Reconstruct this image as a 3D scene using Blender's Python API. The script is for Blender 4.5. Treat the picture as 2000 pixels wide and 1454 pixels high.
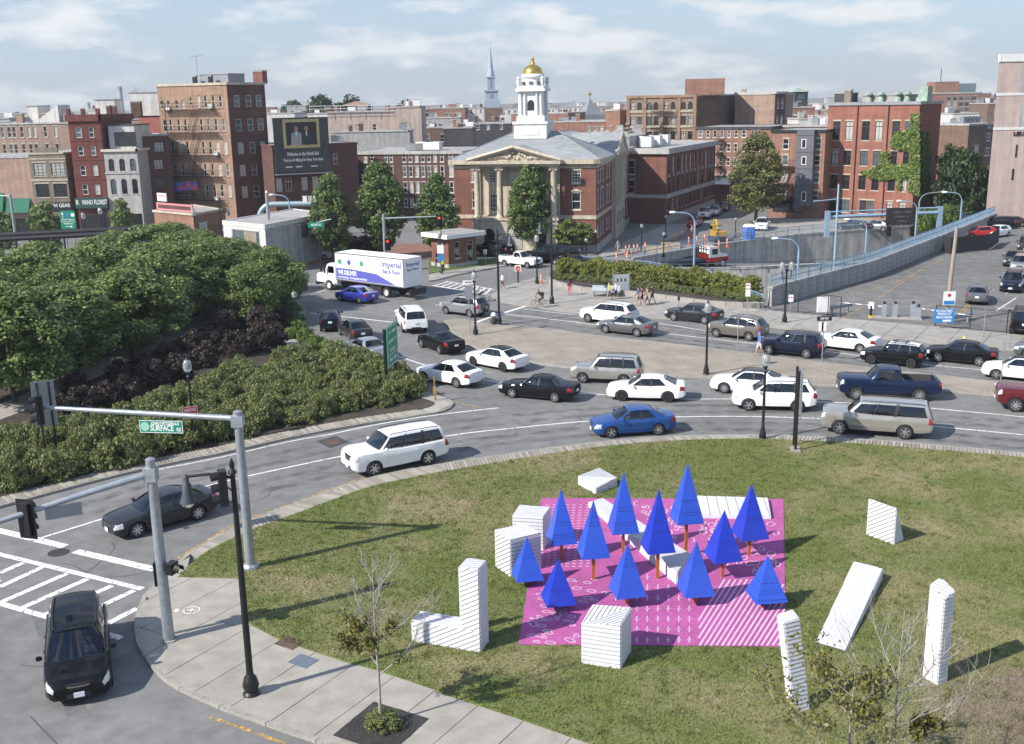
import bpy, bmesh, math, random
import numpy as np
from mathutils import Vector, Matrix
random.seed(7); RNG = np.random.default_rng(7)
for o in list(bpy.data.objects): bpy.data.objects.remove(o)
SC = bpy.context.scene; COL = SC.collection
# ------------------------------------------------------------------ camera
CAM_H, FPX, PITCH, ROLL = 17.8, 2088.0, math.radians(14.2), math.radians(1.04)
_F = Vector((0, math.cos(PITCH), -math.sin(PITCH)))
_R0 = Vector((1, 0, 0)); _D0 = _F.cross(_R0)
_R = _R0*math.cos(ROLL) + _D0*math.sin(ROLL)
_D = _D0*math.cos(ROLL) - _R0*math.sin(ROLL)
CAM = Vector((0, 0, CAM_H))
cd = bpy.data.cameras.new('camera'); cam = bpy.data.objects.new('camera', cd); COL.objects.link(cam)
cd.sensor_width = 36; cd.sensor_fit = 'HORIZONTAL'; cd.lens = FPX/2000*36; cd.clip_start = .5; cd.clip_end = 20000
cam.matrix_world = Matrix(((_R.x, -_D.x, -_F.x, CAM.x), (_R.y, -_D.y, -_F.y, CAM.y), (_R.z, -_D.z, -_F.z, CAM.z), (0, 0, 0, 1)))
SC.camera = cam
# ------------------------------------------------------------------ light
SUN_EL, SUN_AZ = math.radians(38), Vector((-.87, -.49, 0)).normalized()     # towards the sun
w = bpy.data.worlds.new('World'); SC.world = w; w.use_nodes = True
nt = w.node_tree; nt.nodes.clear()
def wn(t, **k):
    n = nt.nodes.new(t)
    for a, b in k.items(): setattr(n, a, b)
    return n
sky = wn('ShaderNodeTexSky', sky_type='NISHITA', sun_disc=False, sun_elevation=SUN_EL,
         sun_rotation=math.atan2(SUN_AZ.x, SUN_AZ.y), altitude=0, air_density=1.0, dust_density=.0, ozone_density=5)
tc = wn('ShaderNodeTexCoord'); mp = wn('ShaderNodeMapping'); mp.inputs['Scale'].default_value = (1, 1, 3.6)
n1 = wn('ShaderNodeTexNoise'); n1.inputs['Scale'].default_value = 9; n1.inputs['Detail'].default_value = 9; n1.inputs['Roughness'].default_value = .58
cr = wn('ShaderNodeValToRGB'); cr.color_ramp.elements[0].position = .48; cr.color_ramp.elements[1].position = .63
cr.color_ramp.elements[0].color = (0, 0, 0, 1); cr.color_ramp.elements[1].color = (.9, .9, .9, 1)
mx = wn('ShaderNodeMix', data_type='RGBA'); mx.inputs['B'].default_value = (4.1, 4.15, 4.2, 1)
bg = wn('ShaderNodeBackground'); bg.inputs['Strength'].default_value = .145
ow = wn('ShaderNodeOutputWorld')
L = nt.links.new
L(tc.outputs['Generated'], mp.inputs['Vector']); L(mp.outputs['Vector'], n1.inputs['Vector']); L(n1.outputs['Fac'], cr.inputs['Fac'])
sp = wn('ShaderNodeSeparateXYZ'); L(tc.outputs['Generated'], sp.inputs['Vector'])
el = wn('ShaderNodeMapRange'); el.inputs['From Min'].default_value = .0; el.inputs['From Max'].default_value = .5; el.inputs['To Min'].default_value = .92; el.inputs['To Max'].default_value = .1; L(sp.outputs['Z'], el.inputs['Value'])
hz_ = wn('ShaderNodeMix', data_type='RGBA'); hz_.inputs['B'].default_value = (1.95, 2.28, 2.74, 1); L(el.outputs['Result'], hz_.inputs['Factor']); L(sky.outputs['Color'], hz_.inputs['A'])
L(cr.outputs['Color'], mx.inputs['Factor']); L(hz_.outputs['Result'], mx.inputs['A']); L(mx.outputs['Result'], bg.inputs['Color']); L(bg.outputs['Background'], ow.inputs['Surface'])
sd = bpy.data.lights.new('sun', 'SUN'); sd.energy = 4.6; sd.angle = math.radians(.53); sd.color = (1, .945, .86)
so = bpy.data.objects.new('sun', sd); COL.objects.link(so)
_s = Vector((SUN_AZ.x*math.cos(SUN_EL), SUN_AZ.y*math.cos(SUN_EL), math.sin(SUN_EL)))
so.rotation_euler = _s.to_track_quat('Z', 'Y').to_euler(); so.location = (-60, -40, 80)
vs = SC.view_settings; vs.view_transform = 'Standard'; vs.look = 'None'; vs.gamma = 1; vs.exposure = .68
SC.render.engine = 'CYCLES'; SC.render.resolution_x = 1024; SC.render.resolution_y = 744
# ------------------------------------------------------------------ photo pixels (2000 px wide) to places on the ground
def ray(px, py): return _F*FPX + _R*(px-1000) + _D*(py-727)
def G(px, py, z=0.0):
    d = ray(px, py); t = (z-CAM_H)/d.z; return Vector((d.x*t, d.y*t, z))
def AtY(px, py, Y):
    d = ray(px, py); t = Y/d.y; return CAM + d*t
def proj(p):
    v = Vector(p)-CAM; dz = v.dot(_F); return (1000+FPX*v.dot(_R)/dz, 727+FPX*v.dot(_D)/dz)
def HZ(b, py):      # height above ground place b that shows at pixel row py
    a, c = 0.0, 200.0
    for _ in range(50):
        m = (a+c)/2
        if proj((b[0], b[1], m))[1] > py: a = m
        else: c = m
    return a
def V2(p): return (p[0], p[1])
# ------------------------------------------------------------------ materials
MATS = {}
def M(name, col=None, rough=.7, metal=0.0, var=0.0, vs=3.0, bump=0.0, bs=20.0, spec=.5, coat=0.0, emit=0.0, alpha=1.0, stretch=(1, 1, 1), coord='Object', col2=None, ramp=(.35, .65), detail=4, streak=0.0, trans=0.0):
    if name in MATS: return MATS[name]
    m = bpy.data.materials.new(name); m.use_nodes = True; MATS[name] = m
    t = m.node_tree; b = t.nodes['Principled BSDF']; l = t.links.new
    b.inputs['Roughness'].default_value = rough; b.inputs['Metallic'].default_value = metal
    b.inputs['Specular IOR Level'].default_value = spec; b.inputs['Coat Weight'].default_value = coat
    b.inputs['Coat Roughness'].default_value = .04
    b.inputs['Base Color'].default_value = (*col, 1); b.inputs['Alpha'].default_value = alpha
    if trans: b.inputs['Transmission Weight'].default_value = trans
    if emit:
        b.inputs['Emission Color'].default_value = (*col, 1); b.inputs['Emission Strength'].default_value = emit
    if var or bump or col2 or streak:
        tcn = t.nodes.new('ShaderNodeTexCoord'); mpn = t.nodes.new('ShaderNodeMapping'); mpn.inputs['Scale'].default_value = stretch
        if coord == 'World':
            g = t.nodes.new('ShaderNodeNewGeometry'); l(g.outputs['Position'], mpn.inputs['Vector'])
        else: l(tcn.outputs[coord], mpn.inputs['Vector'])
    if var or col2:
        n = t.nodes.new('ShaderNodeTexNoise'); n.inputs['Scale'].default_value = vs; n.inputs['Detail'].default_value = detail; n.inputs['Roughness'].default_value = .62
        l(mpn.outputs['Vector'], n.inputs['Vector'])
        r = t.nodes.new('ShaderNodeValToRGB'); r.color_ramp.elements[0].position = ramp[0]; r.color_ramp.elements[1].position = ramp[1]
        a = col; c = col2
        if c is None:
            a = tuple(max(0, v*(1-var)) for v in col); c = tuple(min(1, v*(1+var)) for v in col)
        r.color_ramp.elements[0].color = (*a, 1); r.color_ramp.elements[1].color = (*c, 1)
        l(n.outputs['Fac'], r.inputs['Fac']); out = r.outputs['Color']
        if var:
            n2 = t.nodes.new('ShaderNodeTexNoise'); n2.inputs['Scale'].default_value = vs*.11; n2.inputs['Detail'].default_value = 3
            l(mpn.outputs['Vector'], n2.inputs['Vector'])
            mr = t.nodes.new('ShaderNodeMapRange'); mr.inputs['From Min'].default_value = .3; mr.inputs['From Max'].default_value = .7
            mr.inputs['To Min'].default_value = 1-var*.8; mr.inputs['To Max'].default_value = 1+var*.6
            l(n2.outputs['Fac'], mr.inputs['Value'])
            mm = t.nodes.new('ShaderNodeMix'); mm.data_type = 'RGBA'; mm.blend_type = 'MULTIPLY'; mm.inputs['Factor'].default_value = 1
            l(out, mm.inputs['A']); l(mr.outputs['Result'], mm.inputs['B']); out = mm.outputs['Result']
        if streak:
            mp2 = t.nodes.new('ShaderNodeMapping'); mp2.inputs['Scale'].default_value = (1.6, 1.6, .07); l(tcn.outputs['Object'], mp2.inputs['Vector'])
            n3 = t.nodes.new('ShaderNodeTexNoise'); n3.inputs['Scale'].default_value = 1.3; n3.inputs['Detail'].default_value = 5; l(mp2.outputs['Vector'], n3.inputs['Vector'])
            mr = t.nodes.new('ShaderNodeMapRange'); mr.inputs['From Min'].default_value = .35; mr.inputs['From Max'].default_value = .62
            mr.inputs['To Min'].default_value = 1-streak; mr.inputs['To Max'].default_value = 1.05
            l(n3.outputs['Fac'], mr.inputs['Value'])
            mm = t.nodes.new('ShaderNodeMix'); mm.data_type = 'RGBA'; mm.blend_type = 'MULTIPLY'; mm.inputs['Factor'].default_value = 1
            l(out, mm.inputs['A']); l(mr.outputs['Result'], mm.inputs['B']); out = mm.outputs['Result']
        l(out, b.inputs['Base Color'])
    if bump:
        n = t.nodes.new('ShaderNodeTexNoise'); n.inputs['Scale'].default_value = bs; n.inputs['Detail'].default_value = 3
        l(mpn.outputs['Vector'], n.inputs['Vector'])
        bn = t.nodes.new('ShaderNodeBump'); bn.inputs['Strength'].default_value = bump; bn.inputs['Distance'].default_value = .012
        l(n.outputs['Fac'], bn.inputs['Height']); l(bn.outputs['Normal'], b.inputs['Normal'])
    return m
def leafmat(name, c1, c2):
    if name in MATS: return MATS[name]
    m = bpy.data.materials.new(name); m.use_nodes = True; MATS[name] = m
    t = m.node_tree; b = t.nodes['Principled BSDF']; l = t.links.new
    g = t.nodes.new('ShaderNodeNewGeometry'); r = t.nodes.new('ShaderNodeValToRGB')
    r.color_ramp.elements[0].color = (*c1, 1); r.color_ramp.elements[1].color = (*c2, 1)
    l(g.outputs['Random Per Island'], r.inputs['Fac'])
    l(r.outputs['Color'], b.inputs['Base Color']); b.inputs['Roughness'].default_value = .5; b.inputs['Specular IOR Level'].default_value = .35
    tr = t.nodes.new('ShaderNodeBsdfTranslucent'); ms = t.nodes.new('ShaderNodeMixShader'); ms.inputs['Fac'].default_value = .3
    l(r.outputs['Color'], tr.inputs['Color']); l(b.outputs['BSDF'], ms.inputs[1]); l(tr.outputs['BSDF'], ms.inputs[2])
    l(ms.outputs['Shader'], t.nodes['Material Output'].inputs['Surface'])
    return m
def glassmat(name, tint, fac):
    if name in MATS: return MATS[name]
    m = bpy.data.materials.new(name); m.use_nodes = True; MATS[name] = m
    t = m.node_tree; l = t.links.new; t.nodes.remove(t.nodes['Principled BSDF'])
    tr = t.nodes.new('ShaderNodeBsdfTransparent'); tr.inputs['Color'].default_value = (*tint, 1)
    gl = t.nodes.new('ShaderNodeBsdfGlossy'); gl.inputs['Roughness'].default_value = .02; gl.inputs['Color'].default_value = (.9, .95, 1, 1)
    fr = t.nodes.new('ShaderNodeFresnel'); fr.inputs['IOR'].default_value = 1.42
    ad = t.nodes.new('ShaderNodeMath'); ad.operation = 'ADD'; ad.inputs[1].default_value = fac; l(fr.outputs['Fac'], ad.inputs[0])
    ms = t.nodes.new('ShaderNodeMixShader'); l(ad.outputs['Value'], ms.inputs['Fac']); l(tr.outputs['BSDF'], ms.inputs[1]); l(gl.outputs['BSDF'], ms.inputs[2])
    l(ms.outputs['Shader'], t.nodes['Material Output'].inputs['Surface'])
    return m
# ------------------------------------------------------------------ mesh builder
def tri(poly):      # ear clipping of a simple 2-D polygon
    from mathutils.geometry import tessellate_polygon
    return tessellate_polygon([[Vector((p[0], p[1], 0)) for p in poly]])
class MB:
    def __init__(s): s.v = []; s.f = []; s.m = []
    def add(s, vs, fs, mi=0):
        o = len(s.v); s.v += [tuple(x) for x in vs]
        for f in fs: s.f.append(tuple(i+o for i in f)); s.m.append(mi)
        return s
    def box(s, x0, x1, y0, y1, z0, z1, mi=0):
        return s.add([(x0, y0, z0), (x1, y0, z0), (x1, y1, z0), (x0, y1, z0), (x0, y0, z1), (x1, y0, z1), (x1, y1, z1), (x0, y1, z1)],
                     [(3, 2, 1, 0), (4, 5, 6, 7), (0, 1, 5, 4), (1, 2, 6, 5), (2, 3, 7, 6), (3, 0, 4, 7)], mi)
    def cbox(s, c, d, mi=0): return s.box(c[0]-d[0]/2, c[0]+d[0]/2, c[1]-d[1]/2, c[1]+d[1]/2, c[2]-d[2]/2, c[2]+d[2]/2, mi)
    def tube(s, pts, rs, n=8, mi=0, cap=True):
        pts = [Vector(p) for p in pts]; rs = rs if hasattr(rs, '__len__') else [rs]*len(pts); o = len(s.v); k = len(pts); up = None
        for i, p in enumerate(pts):
            t = (pts[min(i+1, k-1)]-pts[max(i-1, 0)]).normalized()
            if up is None:
                a = Vector((0, 0, 1)) if abs(t.z) < .9 else Vector((1, 0, 0)); up = t.cross(a).normalized()
            up = (up - t*up.dot(t)).normalized(); b = t.cross(up)
            for j in range(n):
                q = 2*math.pi*j/n; s.v.append(tuple(p+(up*math.cos(q)+b*math.sin(q))*rs[i]))
        for i in range(k-1):
            for j in range(n):
                a = o+i*n+j; b_ = o+i*n+(j+1) % n; s.f.append((a, b_, b_+n, a+n)); s.m.append(mi)
        if cap:
            s.f.append(tuple(o+j for j in range(n))[::-1]); s.m.append(mi); s.f.append(tuple(o+(k-1)*n+j for j in range(n))); s.m.append(mi)
        return s
    def lathe(s, prof, n=12, c=(0, 0, 0), mi=0, axis='z', sq=False, cap=True):
        o = len(s.v)
        for r, z in prof:
            for j in range(n):
                q = 2*math.pi*(j+(.5 if sq else 0))/n; a, b = r*math.cos(q), r*math.sin(q)
                s.v.append((c[0]+a, c[1]+b, c[2]+z) if axis == 'z' else ((c[0]+a, c[1]+z, c[2]+b) if axis == 'y' else (c[0]+z, c[1]+a, c[2]+b)))
        for i in range(len(prof)-1):
            for j in range(n):
                a = o+i*n+j; b = o+i*n+(j+1) % n; s.f.append((a, b, b+n, a+n)); s.m.append(mi)
        if cap: s.f.append(tuple(o+j for j in range(n))[::-1]); s.m.append(mi); s.f.append(tuple(o+(len(prof)-1)*n+j for j in range(n))); s.m.append(mi)
        return s
    def prism(s, poly, z0, z1, mi=0, mside=None):       # z0/z1 numbers or per-point lists
        n = len(poly); o = len(s.v); mside = mi if mside is None else mside
        area = sum(poly[i][0]*poly[(i+1) % n][1]-poly[(i+1) % n][0]*poly[i][1] for i in range(n))
        if area < 0: poly = poly[::-1]
        g = lambda z, i: z[i] if hasattr(z, '__len__') else z
        s.v += [(poly[i][0], poly[i][1], g(z0, i)) for i in range(n)] + [(poly[i][0], poly[i][1], g(z1, i)) for i in range(n)]
        for a in tri(poly):
            p = [poly[i] for i in a]
            if (p[1][0]-p[0][0])*(p[2][1]-p[0][1])-(p[1][1]-p[0][1])*(p[2][0]-p[0][0]) < 0: a = a[::-1]
            s.f.append(tuple(o+n+i for i in a)); s.m.append(mi); s.f.append(tuple(o+i for i in a)[::-1]); s.m.append(mi)
        for i in range(n):
            j = (i+1) % n; s.f.append((o+i, o+j, o+n+j, o+n+i)); s.m.append(mside)
        return s
    def sheet(s, poly, z=0, mi=0):
        o = len(s.v); s.v += [(p[0], p[1], z) for p in poly]
        for a in tri(poly):
            p = [poly[i] for i in a]
            if (p[1][0]-p[0][0])*(p[2][1]-p[0][1])-(p[1][1]-p[0][1])*(p[2][0]-p[0][0]) < 0: a = a[::-1]
            s.f.append(tuple(o+i for i in a)); s.m.append(mi)
        return s
    def grid(s, P, mi=0, flip=False):       # P[i][j] points
        o = len(s.v); a, b = len(P), len(P[0])
        for r in P: s.v += [tuple(x) for x in r]
        for i in range(a-1):
            for j in range(b-1):
                q = (o+i*b+j, o+i*b+j+1, o+(i+1)*b+j+1, o+(i+1)*b+j); s.f.append(q[::-1] if flip else q); s.m.append(mi)
        return s
    def mesh(s, name, mats, smooth=None):
        me = bpy.data.meshes.new(name); me.from_pydata(s.v, [], s.f)
        for m in (mats if isinstance(mats, (list, tuple)) else [mats]): me.materials.append(m)
        if any(s.m): me.polygons.foreach_set('material_index', s.m)
        if smooth is not None:
            me.polygons.foreach_set('use_smooth', [True]*len(s.f)); me.set_sharp_from_angle(angle=math.radians(smooth))
        me.update(); return me
    def build(s, name, mats, parent=None, loc=None, smooth=None, rz=0): return put(name, s.mesh(name, mats, smooth), parent, loc, rz)
def put(name, me, parent=None, loc=None, rz=0):
    o = bpy.data.objects.new(name, me); COL.objects.link(o); o.parent = parent
    if loc is not None: o.location = loc
    if rz: o.rotation_euler = (0, 0, rz)
    return o
def tag(o, label, cat, group=None):
    o['label'] = label; o['category'] = cat
    if group: o['group'] = group
    return o
def thing(name, label, cat, loc=(0, 0, 0), rz=0, group=None):
    o = bpy.data.objects.new(name, None); COL.objects.link(o); o.empty_display_size = .2
    o.location = loc; o.rotation_euler = (0, 0, rz); return tag(o, label, cat, group)
def struct(o): o['kind'] = 'structure'; return o
def stuff(o): o['kind'] = 'stuff'; return o
def copytree(src, parent=None):
    c = src.copy(); COL.objects.link(c); c.parent = parent
    for ch in list(src.children): copytree(ch, c)
    return c
TMP = bpy.data.scenes.new('bake')
def baked(o):       # curve or modified object to a plain mesh, evaluated in a scratch scene
    TMP.collection.objects.link(o); vl = TMP.view_layers[0]; vl.update(); me = bpy.data.meshes.new_from_object(o.evaluated_get(vl.depsgraph)); bpy.data.objects.remove(o); return me
def text(s, size, mat, parent, loc, rot, name='lettering', ext=.004, align='CENTER', width=None, font=None, shear=0):
    cu = bpy.data.curves.new(name, 'FONT'); cu.body = s; cu.size = size; cu.extrude = ext; cu.align_x = align; cu.align_y = 'CENTER'; cu.shear = shear; cu.resolution_u = 2; cu.offset = size*.022
    o = bpy.data.objects.new(name, cu); me = baked(o)
    if width:
        xs = [v.co.x for v in me.vertices]
        if xs:
            k = width/max(1e-6, max(xs)-min(xs))
            for v in me.vertices: v.co.x *= k
    me.materials.clear(); me.materials.append(mat)
    o = put(name, me, parent, loc); o.rotation_euler = rot; return o
def glyphs(parent, mat, c, w_, h, n, sy=-1):      # a line of lettering too small to read in the photograph
    r = random.Random(n*7+int(abs(c[2])*50)); mb = MB(); st = w_/n
    for i in range(n):
        if r.random() < .12: continue
        x = c[0]-w_/2+(i+.5)*st; a = st*r.uniform(.26, .4); k = r.uniform(.75, 1)*h/2; y0, y1 = sorted((c[1], c[1]+sy*.004)); mb.box(x-a, x-a*.35, y0, y1, c[2]-k, c[2]+k); mb.box(x-a*.35, x+a, y0, y1, c[2]-k*r.uniform(-.2, 1), c[2]+k*r.uniform(.3, 1))
    return stuff(mb.build('small_lettering', mat, parent))
def numesh(name, v, f, mat):         # numpy quads / triangles to a mesh
    me = bpy.data.meshes.new(name); k = f.shape[1]; me.vertices.add(len(v)); me.vertices.foreach_set('co', v.astype(np.float32).ravel())
    me.loops.add(f.size); me.loops.foreach_set('vertex_index', f.astype(np.int32).ravel())
    me.polygons.add(len(f)); me.polygons.foreach_set('loop_start', np.arange(0, f.size, k, dtype=np.int32))
    me.update(calc_edges=True); me.validate(); me.materials.append(mat); return me
def interp(x, pts):
    if x <= pts[0][0]: return pts[0][1]
    for (a, b), (c, d) in zip(pts, pts[1:]):
        if x <= c: return b+(d-b)*(x-a)/(c-a) if c > a else d
    return pts[-1][1]
def offset_line(pts, d):            # polyline moved sideways to its left by d
    out = []
    for i, p in enumerate(pts):
        a = Vector(pts[max(i-1, 0)][:2]); b = Vector(pts[min(i+1, len(pts)-1)][:2]); t = (b-a).normalized()
        out.append((p[0]-t.y*d, p[1]+t.x*d))
    return out
def resample(pts, step):
    P = [Vector(p[:2]) for p in pts]; out = [P[0]]; acc = 0
    for a, b in zip(P, P[1:]):
        l = (b-a).length; d = step-acc
        while d <= l: out.append(a+(b-a)*d/l); d += step
        acc = (acc+l) % step if l else acc
    return [tuple(p) for p in out]
def smoothline(pts, n=6):           # Catmull-Rom
    P = [Vector(p[:2]) for p in pts]; out = []
    for i in range(len(P)-1):
        a, b, c, d = P[max(i-1, 0)], P[i], P[i+1], P[min(i+2, len(P)-1)]
        for k in range(n):
            t = k/n; out.append(tuple(.5*((2*b)+(c-a)*t+(2*a-5*b+4*c-d)*t*t+(-a+3*b-3*c+d)*t**3)))
    out.append(tuple(P[-1])); return out
def gl(*px, n=0):
    p = [V2(G(*q)) for q in px]; return smoothline(p, n) if n else p
# ------------------------------------------------------------------ surfaces
ASPH = M('asphalt', (.17, .169, .165), .88, var=.16, vs=1.2, bump=.35, bs=60, coord='World', detail=8, spec=.3)
LOT = M('lot_asphalt', (.15, .147, .14), .9, var=.22, vs=.7, bump=.3, bs=50, coord='World', detail=8, spec=.3)
CONC = M('concrete_paving', (.30, .28, .245), .85, var=.13, vs=1.6, bump=.12, bs=40, coord='World', detail=7)
CONC2 = M('far_paving', (.29, .275, .245), .85, var=.14, vs=1.0, coord='World', detail=7)
GRAN = M('granite_kerb', (.29, .275, .245), .8, var=.22, vs=14, bump=.2, bs=60)
WALLC = M('retaining_concrete', (.42, .41, .385), .85, var=.15, vs=.9, streak=.33)
WALLB = M('panel_concrete', (.37, .365, .35), .85, var=.18, vs=2.2, streak=.35)
PAINT = M('road_paint', (.74, .73, .70), .7, var=.1, vs=3, coord='World')
PAINTY = M('yellow_paint', (.62, .36, .06), .7, var=.2, vs=3, coord='World')
for nm in ('road_paint', 'yellow_paint'):
    m = MATS[nm]; t = m.node_tree; n = t.nodes.new('ShaderNodeTexNoise'); n.inputs['Scale'].default_value = 4.5; n.inputs['Detail'].default_value = 9; n.inputs['Roughness'].default_value = .75
    g = t.nodes.new('ShaderNodeNewGeometry'); t.links.new(g.outputs['Position'], n.inputs['Vector'])
    r = t.nodes.new('ShaderNodeValToRGB'); r.color_ramp.elements[0].position = .38 if nm[0] == 'r' else .46; r.color_ramp.elements[1].position = .47 if nm[0] == 'r' else .56
    t.links.new(n.outputs['Fac'], r.inputs['Fac']); t.links.new(r.outputs['Color'], t.nodes['Principled BSDF'].inputs['Alpha'])
def islandmat(name, c1, c2, rough=.85):
    m = M(name, c1, rough); t = m.node_tree; g = t.nodes.new('ShaderNodeNewGeometry'); r = t.nodes.new('ShaderNodeValToRGB')
    r.color_ramp.elements[0].color = (*c1, 1); r.color_ramp.elements[1].color = (*c2, 1)
    t.links.new(g.outputs['Random Per Island'], r.inputs['Fac']); t.links.new(r.outputs['Color'], t.nodes['Principled BSDF'].inputs['Base Color']); return m
PAVER = islandmat('edge_pavers', (.21, .19, .155), (.35, .325, .28))
def rowpave(name, c1, c2, mortar, w, h, ang, gap):
    m = M(name, c1, .85); t = m.node_tree; l = t.links.new; b = t.nodes['Principled BSDF']
    g = t.nodes.new('ShaderNodeNewGeometry'); mpn = t.nodes.new('ShaderNodeMapping'); mpn.inputs['Rotation'].default_value = (0, 0, ang)
    l(g.outputs['Position'], mpn.inputs['Vector']); br = t.nodes.new('ShaderNodeTexBrick'); l(mpn.outputs['Vector'], br.inputs['Vector'])
    br.inputs['Color1'].default_value = (*c1, 1); br.inputs['Color2'].default_value = (*c2, 1); br.inputs['Mortar'].default_value = (*mortar, 1)
    br.inputs['Scale'].default_value = 1; br.inputs['Brick Width'].default_value = w; br.inputs['Row Height'].default_value = h; br.inputs['Mortar Size'].default_value = gap; br.inputs['Bias'].default_value = -.2
    n = t.nodes.new('ShaderNodeTexNoise'); n.inputs['Scale'].default_value = .5; n.inputs['Detail'].default_value = 6; l(g.outputs['Position'], n.inputs['Vector'])
    mr = t.nodes.new('ShaderNodeMapRange'); mr.inputs['From Min'].default_value = .3; mr.inputs['From Max'].default_value = .7; mr.inputs['To Min'].default_value = .8; mr.inputs['To Max'].default_value = 1.15; l(n.outputs['Fac'], mr.inputs['Value'])
    mm = t.nodes.new('ShaderNodeMix'); mm.data_type = 'RGBA'; mm.blend_type = 'MULTIPLY'; mm.inputs['Factor'].default_value = 1
    l(br.outputs['Color'], mm.inputs['A']); l(mr.outputs['Result'], mm.inputs['B']); l(mm.outputs['Result'], b.inputs['Base Color'])
    bn = t.nodes.new('ShaderNodeBump'); bn.inputs['Strength'].default_value = .5; bn.inputs['Distance'].default_value = .02; bn.invert = True; l(br.outputs['Fac'], bn.inputs['Height']); l(bn.outputs['Normal'], b.inputs['Normal'])
    return m
MEDP = rowpave('median_pavers', (.33, .29, .235), (.29, .25, .20), (.15, .135, .11), 4.0, .26, math.radians(62), .035)
BRICKP = rowpave('brick_paving', (.24, .115, .08), (.20, .095, .07), (.14, .10, .08), .4, .2, .3, .015)
def grassmat():
    m = M('lawn', (.06, .1, .02), .95, spec=.15); t = m.node_tree; l = t.links.new; b = t.nodes['Principled BSDF']
    g = t.nodes.new('ShaderNodeNewGeometry')
    def noise(s, d=6, r=.6):
        n = t.nodes.new('ShaderNodeTexNoise'); n.inputs['Scale'].default_value = s; n.inputs['Detail'].default_value = d; n.inputs['Roughness'].default_value = r; l(g.outputs['Position'], n.inputs['Vector']); return n.outputs['Fac']
    def ramp(f, stops):
        r = t.nodes.new('ShaderNodeValToRGB'); e = r.color_ramp.elements
        while len(e) < len(stops): e.new(.5)
        for q, (p, c) in zip(e, stops): q.position = p; q.color = (*c, 1)
        l(f, r.inputs['Fac']); return r.outputs['Color']
    def mix(f, a, bb, mode='MIX'):
        x = t.nodes.new('ShaderNodeMix'); x.data_type = 'RGBA'; x.blend_type = mode
        if isinstance(f, float): x.inputs['Factor'].default_value = f
        else: l(f, x.inputs['Factor'])
        l(a, x.inputs['A']); l(bb, x.inputs['B']); return x.outputs['Result']
    green = ramp(noise(9, 8, .75), [(.3, (.092, .120, .034)), (.7, (.20, .228, .075))])
    straw = ramp(noise(7, 8, .75), [(.3, (.20, .178, .088)), (.7, (.36, .315, .185))])
    f = ramp(noise(.15, 9, .66), [(.46, (0, 0, 0)), (.64, (1, 1, 1))])
    c = mix(f, green, straw)
    # bare earth at its own place, the worn corner by the south end
    dirt = ramp(noise(5, 8, .7), [(.3, (.16, .125, .09)), (.7, (.28, .225, .165))])
    vm = t.nodes.new('ShaderNodeVectorMath'); vm.operation = 'DISTANCE'; l(g.outputs['Position'], vm.inputs[0]); vm.inputs[1].default_value = (15.8, 27.2, .15)
    nn = t.nodes.new('ShaderNodeMath'); nn.operation = 'MULTIPLY_ADD'; l(noise(.8, 6), nn.inputs[0]); nn.inputs[1].default_value = 5.0; l(vm.outputs['Value'], nn.inputs[2])
    d = t.nodes.new('ShaderNodeMapRange'); d.inputs['From Min'].default_value = 4.4; d.inputs['From Max'].default_value = 7.0; d.inputs['To Min'].default_value = 1; d.inputs['To Max'].default_value = 0; l(nn.outputs['Value'], d.inputs['Value'])
    c = mix(d.outputs['Result'], c, dirt)
    l(c, b.inputs['Base Color'])
    bn = t.nodes.new('ShaderNodeBump'); bn.inputs['Strength'].default_value = .9; bn.inputs['Distance'].default_value = .06; l(noise(14, 5, .7), bn.inputs['Height']); l(bn.outputs['Normal'], b.inputs['Normal'])
    return m
LAWN = grassmat()
SOIL = M('bed_soil', (.045, .036, .026), .95, var=.3, vs=2, coord='World', bump=.4, bs=12)
GRASS2 = M('verge_grass', (.075, .125, .025), .95, var=.3, vs=1.5, coord='World', bump=.5, bs=14)

# ------------------------------------------------------------------ ground with the sunken ramp cut out
PIT_FAR = gl((1236, 512), (1400, 484), (1568, 463), (1778, 447), (1935, 432))
PIT_NEAR = gl((1940, 441), (1832, 488), (1695, 544), (1499, 598))
PIT = PIT_FAR + PIT_NEAR + gl((1420, 571), (1278, 530))
bm = bmesh.new(); S = 9000
outer = [bm.verts.new(p) for p in ((-S, -200, 0), (S, -200, 0), (S, S, 0), (-S, S, 0))]
inner = [bm.verts.new((p[0], p[1], 0)) for p in PIT]
es = [bm.edges.new((r[i], r[(i+1) % len(r)])) for r in (outer, inner) for i in range(len(r))]
bmesh.ops.triangle_fill(bm, use_beauty=True, use_dissolve=False, edges=es)
for fc in bm.faces:
    if fc.normal.z < 0: fc.normal_flip()
me = bpy.data.meshes.new('ground'); bm.to_mesh(me); bm.free(); me.materials.append(ASPH); struct(put('ground', me))

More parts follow.
